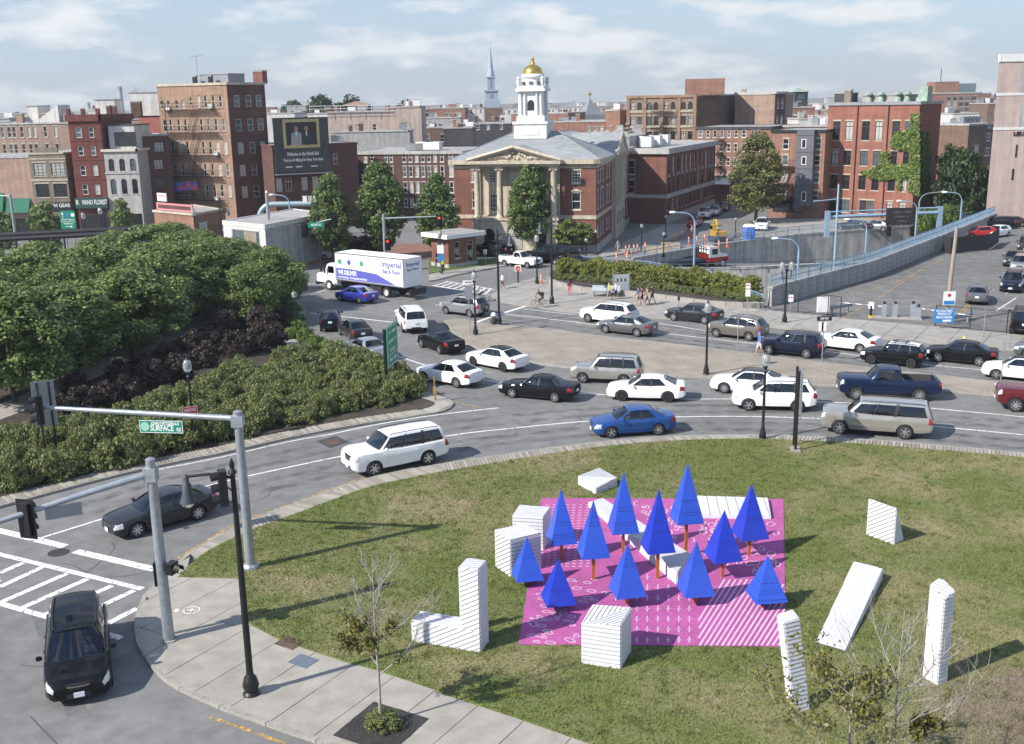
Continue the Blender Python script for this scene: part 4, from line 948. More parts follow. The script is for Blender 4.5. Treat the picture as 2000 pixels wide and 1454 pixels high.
    for q in range(1 if tn == 'truck1' else (2 if s['xc'] > -1.3 else 3)):
        x = xs0-.92*q
        if x-.3 < xC+.15: break
        for sg in (1, -1):
            se.box(x-.05, x+.08, sg*.38-.24, sg*.38+.24, .5, s['zc']+.06); se.box(x-.02, x+.06, sg*.38-.13, sg*.38+.13, s['zc']+.09, s['zc']+.26); se.box(x-.05, x+.5, sg*.38-.24, sg*.38+.24, .45, .68)
    se.box(xA-.42, xA-.12, -W2*.75, W2*.75, .6, s['zc']-.06); P['seats'] = se.mesh('seats', INT)
    if s['rail']: P['rails'] = {sg: MB().tube([(xa-.12, sg*wr*.86, Tt(.1)[2]+.035), (xa-.25, sg*wr*.9, H+.03), ((xa+xc)/2, sg*wr*.92, H+.045), (xc+.3, sg*wr*.86, H+.01), (xc+.12, sg*wr*.84, Tt(.9)[2]+.03)], .022, 6).mesh('roof_rail', PLAS, 40) for sg in (1, -1)}
    # wheel
    tw = .22 if R < .36 else .25
    P['tyre'] = MB().lathe([(R*.66, -tw/2), (R*.9, -tw/2), (R*.98, -tw*.38), (R, -tw*.2), (R, tw*.2), (R*.98, tw*.38), (R*.9, tw/2), (R*.66, tw/2)], 24, (0, 0, 0), 0, 'y', False, False).mesh('wheel', RUB, 40)
    rim = MB(); rr = R*.66
    rim.lathe([(rr, -.03), (rr*1.02, tw*.44), (rr*.93, tw*.46), (rr*.90, tw*.18), (rr*.05, tw*.16)], 22, (0, 0, 0), 0, 'y')
    rim.m = [0]*len(rim.f)
    for i in range(len(rim.f)):
        zz = [rim.v[a] for a in rim.f[i]]
        if all(abs(p[1]) < tw*.19 for p in zz) and max(math.hypot(p[0], p[2]) for p in zz) < rr*.95: rim.m[i] = 1
    ns = {'sedan': 7, 'coupe': 5, 'pickup': 8, 'truck1': 6, 'jeep': 5, 'bigsuv': 6, 'longsuv': 6, 'mini': 8}.get(tn, 5)
    for i in range(ns):
        a = 2*math.pi*i/ns; c_, s_ = math.cos(a), math.sin(a); pr = []
        for rad, hw, yy in ((rr*.12, .045, tw*.40), (rr*.94, .032, tw*.45)):
            pr += [(rad*c_-hw*s_, yy, rad*s_+hw*c_), (rad*c_+hw*s_, yy, rad*s_-hw*c_), (rad*c_+hw*s_, yy-.03, rad*s_-hw*c_), (rad*c_-hw*s_, yy-.03, rad*s_+hw*c_)]
        rim.add(pr, [(0, 4, 5, 1), (1, 5, 6, 2), (3, 7, 4, 0), (2, 6, 7, 3)])
    rim.lathe([(rr*.24, tw*.3), (rr*.24, tw*.42), (rr*.1, tw*.46)], 10, (0, 0, 0), 0, 'y')
    P['rim'] = rim.mesh('rim', [ALLOY, PLAS], 40)
    CARM[tn] = P; return P
def repaint(o, m, i=0):
    if len(o.material_slots) > i:
        o.material_slots[i].link = 'OBJECT'; o.material_slots[i].material = m
def car(tn, paint, label, fw, rw, side, cat='car', name='car', rim=None, roof=None, nose=None, simple=False, driver=None, group=None, bumper=None):
    """fw / rw: photo pixels where the near front and rear tyres touch the road; side +1 when the camera sees the car's left"""
    P = car_parts(tn); s = SP[tn]; a, b = G(*fw), G(*rw); t = (a-b).normalized(); mid = (a+b)/2; nl = Vector((-t.y, t.x, 0))
    c = mid-nl*side*(s['W']/2-.06); rz = math.atan2(t.y, t.x)
    root = thing(name, label, cat, (c.x, c.y, 0), rz, group); pm = carpaint(paint, *P_[paint])
    o = put('body', P['body'], root); repaint(o, pm); o = put('roof', P['roof'], root); repaint(o, carpaint(roof, *P_[roof]) if roof else pm)
    for q in P['frame']: o = put('cabin_frame', q, root); repaint(o, pm)
    o = put('rear_surround', P['surround'], root); repaint(o, pm)
    put('windshield', P['windshield'], root); put('rear_window', P['rear_window'], root)
    for p in P['panes']: put('side_window', p, root)
    for p, (x0, x1) in P['doors']:
        for sg in (1, -1):
            d = put('door', p[sg], root); repaint(d, pm)
            if simple: continue
            h = put('handle', P['handle'], d, (x1+.16, sg*(s['W']/2*.99+.012), (s['zbelt']+s['clr'])/2+.22)); repaint(h, pm)
    for sg in (1, -1):
        put('headlight', P['headlight'][sg], root); put('taillight', P['taillight'][sg], root); put('sill', P['sill'][sg], root)
        m = put('wing_mirror', P['mirror'][sg], root); repaint(m, pm)
        if s['rail']: put('roof_rail', P['rails'][sg], root)
        for x in (s['wb']/2, -s['wb']/2):
            wl = put('wheel', P['tyre'], root, (x, sg*(s['W']/2-.125), s['R'])); wl.rotation_euler = (0, random.uniform(0, 3), 0 if sg > 0 else math.pi)
            rm = put('rim', P['rim'], wl)
            if rim: repaint(rm, rim)
    put('grille', P['grille'], root); put('front_bumper', P['front_bumper'], root); o = put('rear_bumper', P['rear_bumper'], root)
    if P['rear_bumper'].materials[0].name == 'paint_white': repaint(o, pm)
    put('grille_bar', P['grille_bar'], root)
    put('number_plate', P['plate'], root, (s['xr']-.03, 0, P['plz'])); put('number_plate', P['plate'], root, (s['xf']+.045, 0, s['clr']+.22))
    put('seats', P['seats'], root)
    if driver: person_bust(root, (s['xA']-.80, .38, .60), driver)
    return root
def person_bust(root, loc, col):
    o = MB().lathe([(.10, 0), (.19, .05), (.21, .30), (.15, .43), (.06, .48)], 10).build('driver', M('shirt_'+col, {'white': (.6, .6, .58), 'grey': (.2, .2, .22), 'yellow': (.65, .42, .05), 'blue': (.1, .16, .35)}[col], .8), root, loc, 60)
    MB().lathe([(.02, 0), (.075, .04), (.095, .12), (.085, .20), (.03, .25)], 10, (0, 0, .47)).build('head', SKIN, o, None, 60)
CARS = [
 ('bigsuv', 'white', 'big white SUV with roof rails alone in the lane beside the lawn', (729, 932), (840, 909), 1, 'SUV', dict(driver='grey')),
 ('sedan', 'dkgrey', 'dark grey sedan nearest the stop line, under the traffic signal arms', (268, 1051), (391, 1016), 1, 'car', dict(driver='white')),
 ('minivan', 'black', 'black minivan turning at the corner pavement by the crosswalk', (219, 1337), (213, 1252), 1, 'minivan', dict(driver='white')),
 ('sedan2', 'blue', 'bright blue sedan in the lane along the lawn', (1193, 857), (1287, 851), 1, 'car', dict(driver='grey')),
 ('longsuv', 'champagne', 'long champagne SUV beside the lawn edge', (1639, 849), (1767, 859), 1, 'SUV', dict(driver='grey')),
 ('suvmid', 'white', 'white crossover behind the lamp post and the road sign backs', (1462, 803), (1557, 806), 1, 'SUV', dict(driver='white')),
 ('sedan', 'white', 'white sedan half hidden behind the white crossover', (1414, 769), (1503, 776), 1, 'car', dict(roof='dkgrey')),
 ('sedan', 'white', 'white sedan with dark star wheels and a driver in yellow', (1213, 784), (1305, 787), 1, 'car', dict(rim='dark', driver='yellow')),
 ('oldsedan', 'black', 'black sedan in the middle of the merging lanes', (998, 778), (1085, 787), 1, 'car', dict(driver='grey')),
 ('jeep', 'champagne', 'boxy silver beige SUV at the kerb of the paved median', (1139, 749), (1217, 753), 1, 'SUV', {}),
 ('sedan', 'white', 'white sedan beside the point of the flower bed', (826, 746), (894, 759), 1, 'car', {}),
 ('sedan', 'white', 'white sedan with black glass roof next to the median', (922, 715), (985, 728), 1, 'car', dict(roof='black', rim='dark')),
 ('coupe', 'black', 'black two door coupe near the tip of the median', (822, 679), (859, 693), 1, 'car', dict(driver='white')),
 ('oldsedan', 'silver', 'silver sedan partly behind the green road sign', (674, 690), (717, 708), 1, 'car', {}),
 ('sedan', 'dkgrey', 'dark grey sedan waiting ahead of the silver sedan', (664, 655), (682, 668), 1, 'car', {}),
 ('prius', 'dknavy', 'dark blue hatchback beside the left kerb lamp', (627, 634), (626, 648), 1, 'car', {}),
 ('bigsuv', 'white', 'white SUV seen from behind at the tip of the median', (775, 635), (787, 651), 1, 'SUV', {}),
 ('suv', 'silver', 'silver small SUV with spare wheel on its back by the lamp post', (869, 614), (919, 621), 1, 'SUV', dict(spare=True)),
 ('sedan2', 'violet', 'violet blue sedan in front of the delivery truck', (660, 588), (706, 595), 1, 'car', {}),
 ('suvmid', 'white', 'white crossover passing the walkers by the planter', (1147, 630), (1207, 637), 1, 'SUV', {}),
 ('sedan', 'grey', 'grey sedan on the far side of the median', (1180, 651), (1246, 659), 1, 'car', {}),
 ('sedan', 'dkgrey', 'dark grey sedan at the kerb by the end of the hedge', (1314, 627), (1376, 634), 1, 'car', {}),
 ('suv', 'bronze', 'bronze grey small SUV passing the lamp post on the median', (1397, 659), (1463, 667), 1, 'SUV', {}),
 ('suv', 'dknavy', 'dark crossover behind the man in the blue shirt', (1502, 693), (1574, 701), 1, 'SUV', {}),
 ('sedan', 'white', 'white sedan with an arm out of its window by the one way sign', (1610, 682), (1674, 690), 1, 'car', dict(driver='white')),
 ('mini', 'black', 'small black hatchback with white roof and roof rack', (1701, 712), (1778, 720), 1, 'car', dict(roof='white', rack=True, rim='dark')),
 ('sedan2', 'black', 'black sedan near the fire hydrant', (1831, 708), (1911, 716), 1, 'car', {}),
 ('sedan2', 'white', 'white convertible with dark top at the right edge of the picture', (1950, 742), (2027, 750), 1, 'car', dict(roof='black')),
 ('pickup', 'navy', 'dark blue pickup truck with open bed beside the median', (1670, 783), (1797, 786), 1, 'pickup', dict(driver='white')),
 ('pickup', 'maroon', 'dark red pickup truck cut by the right edge of the picture', (1989, 806), (2112, 814), 1, 'pickup', {}),
 ('sedan2', 'grey', 'grey car at the kerb, cut by the right edge of the picture', (2008, 701), (2085, 709), 1, 'car', {}),
 ('truck1', 'white', 'white pickup truck in front of the school', (1022, 524), (993, 521), -1, 'pickup', {}),
 ('bigsuv', 'black', 'black SUV parked beside the brick kiosk', (934, 501), (972, 504), 1, 'SUV', {}),
 ('pickup', 'black', 'black pickup truck ahead of the white one', (1040, 512), (1070, 511), -1, 'pickup', {}),
 ('bigsuv', 'dkgrey', 'dark SUV at the end of the school lawn', (1118, 508), (1080, 512), -1, 'SUV', {}),
 ('sedan', 'dkgrey', 'dark sedan half hidden by the planter hedge', (1152, 524), (1108, 527), -1, 'car', {}),
 ('suvmid', 'white', 'white SUV coming down the street above the ramp', (1499, 454), (1502, 446), 1, 'SUV', {}),
 ('sedan', 'dkgrey', 'dark sedan in front of the ivy building', (1645, 451), (1676, 453), 1, 'car', {}),
 ('sedan', 'silver', 'silver sedan behind the dark one at the ivy building', (1690, 451), (1720, 453), 1, 'car', {}),
 ('sedan2', 'white', 'white car parked behind the traffic signals at the plaza', (633, 508), (672, 510), 1, 'car', {}),
]
SIMPLE = [
 ('hatch', 'red', 'red car parked on the side street past the cones', (1362, 446), (1371, 440), 1, 'car'),
 ('truck1', 'white', 'white pickup parked on the side street', (1384, 430), (1394, 423), 1, 'pickup'),
 ('sedan', 'silver', 'silver car parked up the side street', (1402, 424), (1412, 417), 1, 'car'),
 ('sedan2', 'maroon', 'dark red car parked furthest up the side street', (1420, 415), (1428, 410), 1, 'car'),
 ('sedan', 'grey', 'grey sedan seen from behind, nearest the yellow lot lines', (1888, 581), (1886, 594), 1, 'car'),
 ('suvmid', 'dknavy', 'dark blue SUV facing us behind the grey sedan in the lot', (1953, 570), (1960, 560), -1, 'SUV'),
 ('sedan2', 'silver', 'silver car behind the dark blue SUV in the lot', (1961, 557), (1965, 549), -1, 'car'),
 ('suvmid', 'silver', 'silver SUV in the lot row', (1972, 534), (1977, 526), -1, 'SUV'),
 ('sedan', 'grey', 'grey car in the lot row behind the silver SUV', (1980, 521), (1984, 514), -1, 'car'),
 ('suv', 'dkgrey', 'dark SUV in the lot beside the dark screened fence', (1986, 493), (1990, 486), -1, 'SUV'),
 ('hatch', 'white', 'white car at the right edge of the lot', (1985, 553), (1987, 561), 1, 'car'),
 ('bigsuv', 'black', 'black SUV behind the lot fence at the right edge', (1974, 637), (1972, 651), 1, 'SUV'),
 ('hatch', 'red', 'red car at the far end of the lot', (1898, 467), (1937, 466), 1, 'car'),
 ('hatch', 'white', 'white hatchback next to the red car at the far end', (1945, 466), (1972, 462), 1, 'car'),
 ('suv', 'black', 'black SUV in the far row of the lot', (1938, 450), (1966, 449), 1, 'SUV'),
 ('sedan', 'brown', 'brown red car in the far row of the lot', (1965, 446), (1995, 444), 1, 'car'),
 ('sedan', 'dkgrey', 'dark car at the right edge of the lot', (1994, 522), (1998, 514), 1, 'car'),
 ('suv', 'silver', 'silver SUV at the far corner of the lot under the trees', (1990, 431), (2015, 429), 1, 'SUV'),
]
for tn, pn_, lb, f_, r_, sd_, ct, ex in CARS:
    ex = dict(ex); spare = ex.pop('spare', 0); rack = ex.pop('rack', 0)
    if ex.get('rim') == 'dark': ex['rim'] = DARKAL
    r0 = car(tn, pn_, lb, f_, r_, sd_, ct, {'SUV': 'sport_utility_vehicle', 'pickup': 'pickup_truck', 'minivan': 'minivan'}.get(ct, 'car'), **ex)
    if spare:
        P = car_parts(tn); o = put('spare_wheel', P['tyre'], r0, (SP[tn]['xr']-.12, 0, .88)); o.rotation_euler = (0, 0, math.radians(90)); put('rim', P['rim'], o)
    if rack:
        for x in (-.1, -.8): MB().tube([(x, -.6, 1.60), (x, .6, 1.60)], .025, 6).build('roof_bar', PLAS, r0)
        MB().box(-1.0, .1, .1, .2, 1.62, 1.67).build('bike_rack', PLAS, r0)
for tn, pn_, lb, f_, r_, sd_, ct in SIMPLE: car(tn, pn_, lb, f_, r_, sd_, ct, {'SUV': 'sport_utility_vehicle', 'pickup': 'pickup_truck'}.get(ct, 'car'), simple=True)

# ---- box truck
a, b = G(643, 567), G(755, 582); t = (a-b).normalized(); nl = Vector((-t.y, t.x, 0)); c = b-nl*1.15; rz = math.atan2(t.y, t.x)
WP = carpaint('white', *P_['white']); WB = M('truck_box', (.80, .80, .79), .45, var=.03, vs=1); PURP = M('purple_livery', (.10, .11, .42), .5); INKB = M('livery_blue', (.09, .11, .36), .5); GRN = M('livery_green', (.05, .32, .16), .5)
tr = thing('delivery_truck', 'white box truck with blue lettering crossing the junction', 'truck', (c.x, c.y, 0), rz); wbT = (a-b).length
X0, X1, Z0, Z1 = -2.45, wbT-1.15, 1.15, 3.85
MB().box(X0, X1, -1.25, 1.25, Z0, Z1).build('cargo_box', WB, tr)
for sg in (1, -1):
    MB().box(X0+.02, X1-.02, sg*1.262-.012, sg*1.262+.012, Z0, Z0+.12).build('rub_rail', ALLOY, tr)
    MB().box(X0, X1, sg*1.23-.04, sg*1.23+.04, Z1-.06, Z1+.012).build('top_rail', ALLOY, tr)
sd = thing('x', 'x', 'x'); bpy.data.objects.remove(sd)
for xx in (X0+.04, X1-.04): MB().box(xx-.035, xx+.035, 1.24, 1.265, Z0+.13, Z1-.07).build('corner_post', ALLOY, tr)
liv = MB().add([(X1-.12, 1.254, Z0+.14), (X0+1.0, 1.254, Z0+.14), (X0+3.6, 1.254, Z0+.14+.9), (X1-2.2, 1.254, Z0+1.22), (X1-.12, 1.254, Z0+1.22)], [(0, 1, 2, 3, 4)]).build('livery_band', PURP, tr)
Lx = lambda x: x
text('Imperial', .78, INKB, tr, (X0+1.55, 1.256, Z0+2.05), (math.pi/2, 0, math.pi), width=2.5)
text('Bag & Paper', .52, INKB, tr, (X0+1.55, 1.256, Z0+1.38), (math.pi/2, 0, math.pi), width=2.35)
MB().box(X0+.35, X0+2.75, 1.252, 1.258, Z0+1.66, Z0+1.69).build('rule', INKB, tr)
text('WE DELIVER', .62, WB, tr, (X1-1.7, 1.258, Z0+.80), (math.pi/2, 0, math.pi), width=2.6)
glyphs(tr, WB, (X1-2.4, 1.2545, Z0+.34), 4.0, .24, 28, 1)
for x, z in ((X1-.7, 1.95), (X1-2.0, 1.95), (X1-3.7, 1.95)):
    MB().lathe([(.26, 0), (.26, .006), (.17, .006), (.16, .004)], 18, (x, 1.252, Z0+z-.1), 0, 'y').build('round_logo', GRN if x > X1-1 or x < X1-3 else INKB, tr)
MB().box(X0-.02, X0-.003, -1.12, 1.12, Z0+.05, Z1-.18).build('roller_door', WB, tr)
text('Imperial', .50, INKB, tr, (X0-.026, 0, Z0+2.1), (math.pi/2, 0, -math.pi/2), width=1.7)
text('Bag & Paper', .32, INKB, tr, (X0-.026, 0, Z0+1.62), (math.pi/2, 0, -math.pi/2), width=1.6)
MB().box(X0-.55, X0-.05, -1.1, 1.1, .55, .68).build('tail_lift', ALLOY, tr); MB().box(X0-.62, X0-.5, -1.1, 1.1, .45, 1.0).build('rear_bumper', PLAS, tr)
MB().box(X0+.1, wbT+.6, -.45, .45, .62, .95).build('chassis', UNDER, tr); MB().box(X0+3.1, X0+4.6, .5, 1.15, .5, 1.0).build('side_locker', PLAS, tr)
cab = MB(); prof = [(X1+.08, .75), (X1+.08, 2.65), (X1+.95, 2.72), (X1+1.35, 2.55), (X1+1.75, 1.80), (X1+2.75, 1.62), (X1+2.95, 1.42), (X1+3.0, .72)]
xs_ = [p for p in prof]; n = len(xs_)
cab.add([(x, -1.05, z) for x, z in xs_]+[(x, 1.05, z) for x, z in xs_], [tuple(range(n))[::1], tuple(range(2*n-1, n-1, -1))]+[(i, n+i, n+(i+1) % n, (i+1) % n) for i in range(n)]); cab.build('cab', WP, tr)
for sg in (1, -1):
    MB().box(X1+.42, X1+1.28, sg*1.056-.012, sg*1.056+.012, 1.72, 2.4).build('side_window', GLASSD, tr)
    MB().box(X1+2.55, X1+2.93, sg*.86-.18, sg*.86+.18, 1.06, 1.3).build('headlight', HEADL, tr)
    MB().box(X1+1.45, X1+1.52, sg*1.30-.10, sg*1.30+.10, 1.7, 2.35).build('wing_mirror', PLAS, tr)
    MB().tube([(wbT-.62, sg*1.0, .62), (wbT-.40, sg*1.0, .98), (wbT, sg*1.0, 1.14), (wbT+.40, sg*1.0, .98), (wbT+.62, sg*1.0, .62)], .09, 8).build('wheel_arch', WP, tr)
    MB().tube([(X1+.3, sg*1.06, .35), (X1+1.1, sg*1.06, .35)], .05).build('step', PLAS, tr)
ws = MB().add([(X1+1.37, -.92, 2.50), (X1+1.37, .92, 2.50), (X1+1.74, .92, 1.85), (X1+1.74, -.92, 1.85)], [(0, 1, 2, 3)]); ws.v = [(x+.02, y, z+.012) for x, y, z in ws.v]; ws.build('windshield', GLASSD, tr)
MB().box(X1+2.97, X1+3.03, -.6, .6, .95, 1.4).build('grille', PLAS, tr); MB().box(X1+2.9, X1+3.12, -1.1, 1.1, .45, .75).build('front_bumper', PLAS, tr)
tyT = MB().lathe([(.30, -.14), (.46, -.14), (.5, -.09), (.5, .09), (.46, .14), (.30, .14)], 22, (0, 0, 0), 0, 'y', False, False).mesh('wheel', RUB, 40); rmT = MB().lathe([(.31, -.05), (.31, .12), (.27, .13), (.24, .06), (.12, .05), (.10, .12), (.03, .13)], 16, (0, 0, 0), 0, 'y').mesh('rim', M('white_rim', (.6, .6, .58), .5), 40)
for x in (0, wbT):
    for sg in (1, -1):
        o = put('wheel', tyT, tr, (x, sg*1.05, .5)); o.rotation_euler.z = 0 if sg > 0 else math.pi; put('rim', rmT, o)

# ---- red and white tow truck on the upper ramp
a = G(1360, 522, -1.6); b = G(1422, 520, -1.9); d_ = (b-a); rz = math.atan2(d_.y, d_.x)
tw_ = thing('tow_truck', 'red and white flatbed tow truck on the sunken ramp', 'truck', (a.x, a.y, -1.75), rz)
MB().box(-5.0, .6, -1.15, 1.15, .95, 1.15).build('flatbed', M('bed_steel', (.07, .08, .10), .5, .4), tw_); MB().box(-4.6, 4.2, -.4, .4, .55, .95).build('chassis', UNDER, tw_)
for sg in (1, -1): MB().box(-5.0, .6, sg*1.16-.03, sg*1.16+.03, 1.0, 1.3).build('side_rail', M('bed_steel'), tw_)
RDP = carpaint('red', *P_['red'])
mbx = MB(); pr = [(1.1, .7), (1.1, 2.5), (2.4, 2.5), (2.75, 1.75), (3.8, 1.55), (3.95, .7)]; n = len(pr)
mbx.add([(x, -1.0, z) for x, z in pr]+[(x, 1.0, z) for x, z in pr], [tuple(range(n)), tuple(range(2*n-1, n-1, -1))]+[(i, n+i, n+(i+1) % n, (i+1) % n) for i in range(n)]); mbx.build('cab', WP, tw_)
MB().box(1.08, 3.97, -1.02, 1.02, .68, 1.25).build('lower_panels', RDP, tw_)
for sg in (1, -1): MB().box(1.5, 2.35, sg*1.01-.01, sg*1.01+.01, 1.6, 2.25).build('side_window', GLASSD, tw_)
hb = MB()
for y in (-.9, -.45, 0, .45, .9): hb.box(.62, .70, y-.04, y+.04, 1.15, 2.55)
hb.box(.62, .70, -.94, .94, 2.5, 2.6); hb.box(.62, .70, -.94, .94, 1.8, 1.88); hb.build('headboard', PLAS, tw_)
MB().box(.85, 1.05, -.9, .9, 1.2, 1.75).build('tool_box', RDP, tw_); MB().box(1.5, 1.7, -.4, .4, 2.5, 2.58).build('light_bar', AMBER, tw_)
for x in (-3.2, 3.1):
    for sg in (1, -1): o = put('wheel', tyT, tw_, (x, sg*.98, .5)); o.rotation_euler.z = 0 if sg > 0 else math.pi; put('rim', rmT, o)
# ---- yellow excavator and portable toilet
YEL = M('plant_yellow', (.42, .27, .04), .5, var=.15, vs=3)
p = G(1402, 472); ex = thing('excavator', 'yellow excavator on the torn up side street', 'excavator', p, math.radians(100))
for sg in (1, -1):
    q = MB(); q.lathe([(.42, -.22), (.42, .22)], 12, (-1.1, sg*.95, .42), 0, 'y'); q.lathe([(.42, -.22), (.42, .22)], 12, (1.1, sg*.95, .42), 0, 'y'); q.box(-1.1, 1.1, sg*.95-.22, sg*.95+.22, .02, .82); q.build('track', PLAS, ex)
ex.scale = (.78,)*3; MB().box(-1.5, .8, -1.0, 1.0, .95, 1.75).build('house', YEL, ex); MB().box(-.2, .9, .15, 1.0, 1.75, 2.75).build('cab', YEL, ex); MB().box(-.1, .92, .13, 1.02, 2.0, 2.6).build('cab_window', GLASSD, ex)
MB().tube([(.7, -.3, 1.5), (1.7, -.3, 3.3), (2.6, -.3, 3.2)], [.2, .24, .18], 6).build('boom', YEL, ex); MB().tube([(2.6, -.3, 3.2), (2.9, -.3, 1.4)], [.18, .12], 6).build('arm', YEL, ex); MB().box(2.5, 3.2, -.7, .1, .5, 1.3).build('bucket', YEL, ex)
p = G(1462, 474); pt = thing('portable_toilet', 'blue and white portable toilet above the ramp wall', 'toilet', p, .2)
MB().box(-.58, .58, -.58, .58, .05, 2.0).build('cabin', M('toilet_blue', (.08, .18, .55), .5), pt); MB().box(-.4, .4, -.61, -.58, .15, 1.85).build('door', M('toilet_door', (.10, .22, .60), .5), pt)
MB().add([(-.62, -.62, 2.0), (.62, -.62, 2.0), (.62, .62, 2.0), (-.62, .62, 2.0), (-.4, -.4, 2.3), (.4, -.4, 2.3), (.4, .4, 2.3), (-.4, .4, 2.3)], [(3, 2, 1, 0), (4, 5, 6, 7), (0, 1, 5, 4), (1, 2, 6, 5), (2, 3, 7, 6), (3, 0, 4, 7)]).build('roof', WB, pt)
# ------------------------------------------------------------------ street furniture
BLK = M('black_paint', (.014, .014, .015), .4, spec=.4); GALV = M('galvanised', (.34, .37, .40), .45, .5, var=.14, vs=5); GLOBE = M('globe_glass', (.62, .64, .64), .15, 0, trans=.7, spec=.6)
SGREEN = M('sign_green', (.0, .20, .12), .5); SWHITE = M('sign_face_white', (.75, .75, .74), .5); SRED = M('sign_face_red', (.55, .02, .03), .5); SBACK = M('sign_back', (.30, .31, .33), .5, .5); SBLUE = M('sign_face_blue', (.03, .20, .48), .5)
ORNG = M('cone_orange', (.72, .14, .02), .6); LEDR = M('red_lamp_lit', (.9, .03, .02), .4, emit=3.0); LENS = M('dark_lens', (.03, .025, .02), .3)
LB = {}
def lamp_meshes():
    LB['shaft'] = MB().lathe([(.22, 0), (.22, .12), (.17, .2), (.2, .32), (.17, .5), (.12, .62), (.13, .7), (.085, .8), (.075, 2.2), (.06, 3.92), (.10, 3.96), (.06, 4.03), (.12, 4.12), (.14, 4.2)], 12).mesh('shaft', BLK, 40)
    LB['globe'] = MB().lathe([(.12, 4.2), (.2, 4.3), (.235, 4.5), (.22, 4.68), (.15, 4.82), (.05, 4.9)], 12).mesh('globe', GLOBE, 60)
    LB['finial'] = MB().lathe([(.1, 4.86), (.06, 4.95), (.02, 5.08)], 8).mesh('finial', BLK, 50)
lamp_meshes()
def acorn(base, top, label, group='acorn street lamps'):
    b = G(*base); k = HZ(b, top)/5.08; r = thing('street_lamp', label, 'street lamp', (b.x, b.y, 0), 0, group); r.scale = (max(.9, k),)*2+(k,)
    for n in ('shaft', 'globe', 'finial'): put(n, LB[n], r)
    return r
for bs, tp, lb in (((381, 876), 695, 'black globe lamp at the flower bed kerb carrying the red sign'), ((1489, 862), 684, 'black globe lamp at the edge of the lawn'), ((1379, 735), 586, 'black globe lamp on the lower edge of the paved median'), ((929, 657), 526, 'black globe lamp near the tip of the median'), ((580, 657), 566, 'black globe lamp at the left kerb by the dark hatchback'),
                   ((1049, 557), 455, 'black globe lamp on the plaza behind the cyclist'), ((862, 537), 447, 'black globe lamp with signs beside the brick kiosk'), ((1145, 514), 464, 'globe lamp behind the planter hedge'), ((1164, 498), 447, 'globe lamp at the school corner'), ((1253, 490), 436, 'globe lamp along the school side pavement'), ((1296, 502), 452, 'globe lamp among the orange barrels'), ((1402, 478), 442, 'globe lamp beside the excavator'), ((1436, 464), 424, 'globe lamp in the middle of the side street'), ((1004, 494), 456, 'globe lamp before the school door'), ((1300, 466), 418, 'globe lamp beside the arcaded building'), ((205, 500), 402, 'left one of the two globe lamps by the green highway sign'), ((172, 505), 412, 'right one of the two globe lamps by the green highway sign'), ((385, 492), 408, 'globe lamp behind the grove by the cafe'), ((100, 478), 392, 'globe lamp by the green awnings')):
    acorn(bs, tp, lb)
b = G(1532, 633); r = thing('street_lamp', 'black lamp post with twin globes on the pavement by the lot', 'street lamp', b, .3); k = HZ(b, 508); put('shaft', LB['shaft'], r).scale = (1.1, 1.1, k*.86/4.2)
for sg in (1, -1):
    MB().tube([(0, 0, k*.72), (sg*.38, 0, k*.70), (sg*.42, 0, k*.84)], .04, 6).build('arm', BLK, r); o = put('globe', LB['globe'], r, (sg*.42, 0, k*.84-4.2*1.0))
    put('finial', LB['finial'], o)
def bell_lamp(base, top, label, dx, dy=0, drop=.6, h=None, arm=1.7, fat=1.0):
    b = G(*base); h = h or HZ(b, top); r = thing('arm_lamp', label, 'street lamp', b); f = fat
    MB().lathe([(.27*f, 0), (.27*f, .18), (.2*f, .25), (.26*f, .45), (.2*f, .7), (.12*f, .8), (.11*f, .95), (.10*f, h*.5), (.075*f, h-.35), (.13*f, h-.3), (.06*f, h-.15), (.09*f, h-.05), (.02, h+.15)], 12).build('post', BLK, r, None, 40)
    e = Vector((dx, dy, 0)).normalized()*arm; MB().tube([(0, 0, h-.45), (e.x*.5, e.y*.5, h-.30), (e.x, e.y, h-.35)], .045*f, 6).build('arm', BLK, r); MB().tube([(0, 0, h-.9), (e.x*.25, e.y*.25, h-.6), (e.x*.45, e.y*.45, h-.35)], .025, 5).build('scroll', BLK, r)
    o = MB().lathe([(.02, .14), (.05, .08), (.08, .0), (.09, -.14), (.14, -.2), (.155, -.5), (.22, -.66), (.24, -.74)], 14, (e.x, e.y, h-.4)).build('bell_shade', M('lamp_grey', (.06, .07, .08), .5, .3), r, None, 40); MB().lathe([(.2, -.74), (.16, -.84), (.06, -.9)], 12, (e.x, e.y, h-.4)).build('lens', GLOBE, o, None, 50)
    return r, h
r, h = bell_lamp((492, 1363), 905, 'tall black bell lamp on the corner pavement with a signal on its post', -1, -.1, arm=1.35)
bell_lamp((975, 636), 450, 'black bell lamp at the top of the median beside the bag', 1, 0, arm=1.0, fat=.9); bell_lamp((1078, 596), 428, 'black bell lamp on the plaza beside the hedge', -1, 0, arm=1.0, fat=.9)
def sighead(parent, loc, rz, n=3, lit=None, back=True, s=1.0):
    o = MB().box(-.17*s, .17*s, -.12*s, .12*s, 0, .36*n*s).build('signal_head', BLK, parent, loc, None, rz)
    if back: MB().box(-.32*s, .32*s, .0, .02, -.12*s, .36*n*s+.12*s).build('backplate', BLK, o, (0, -.02, 0))
    for k in range(n):
        c = (0, -.125*s, (.18+.36*k)*s); MB().lathe([(.13*s, 0), (.02, -.015)], 10, c, 0, 'y').build('lens', LEDR if lit == k else LENS, o)
        q = [(.15*s*math.cos(t), .15*s*math.sin(t)) for t in np.linspace(-.4, math.pi+.4, 9)]; MB().grid([[(x, -.12*s, c[2]+z) for x, z in q], [(x, -.34*s, c[2]+z-.03) for x, z in q]], 0).build('visor', BLK, o)
    return o
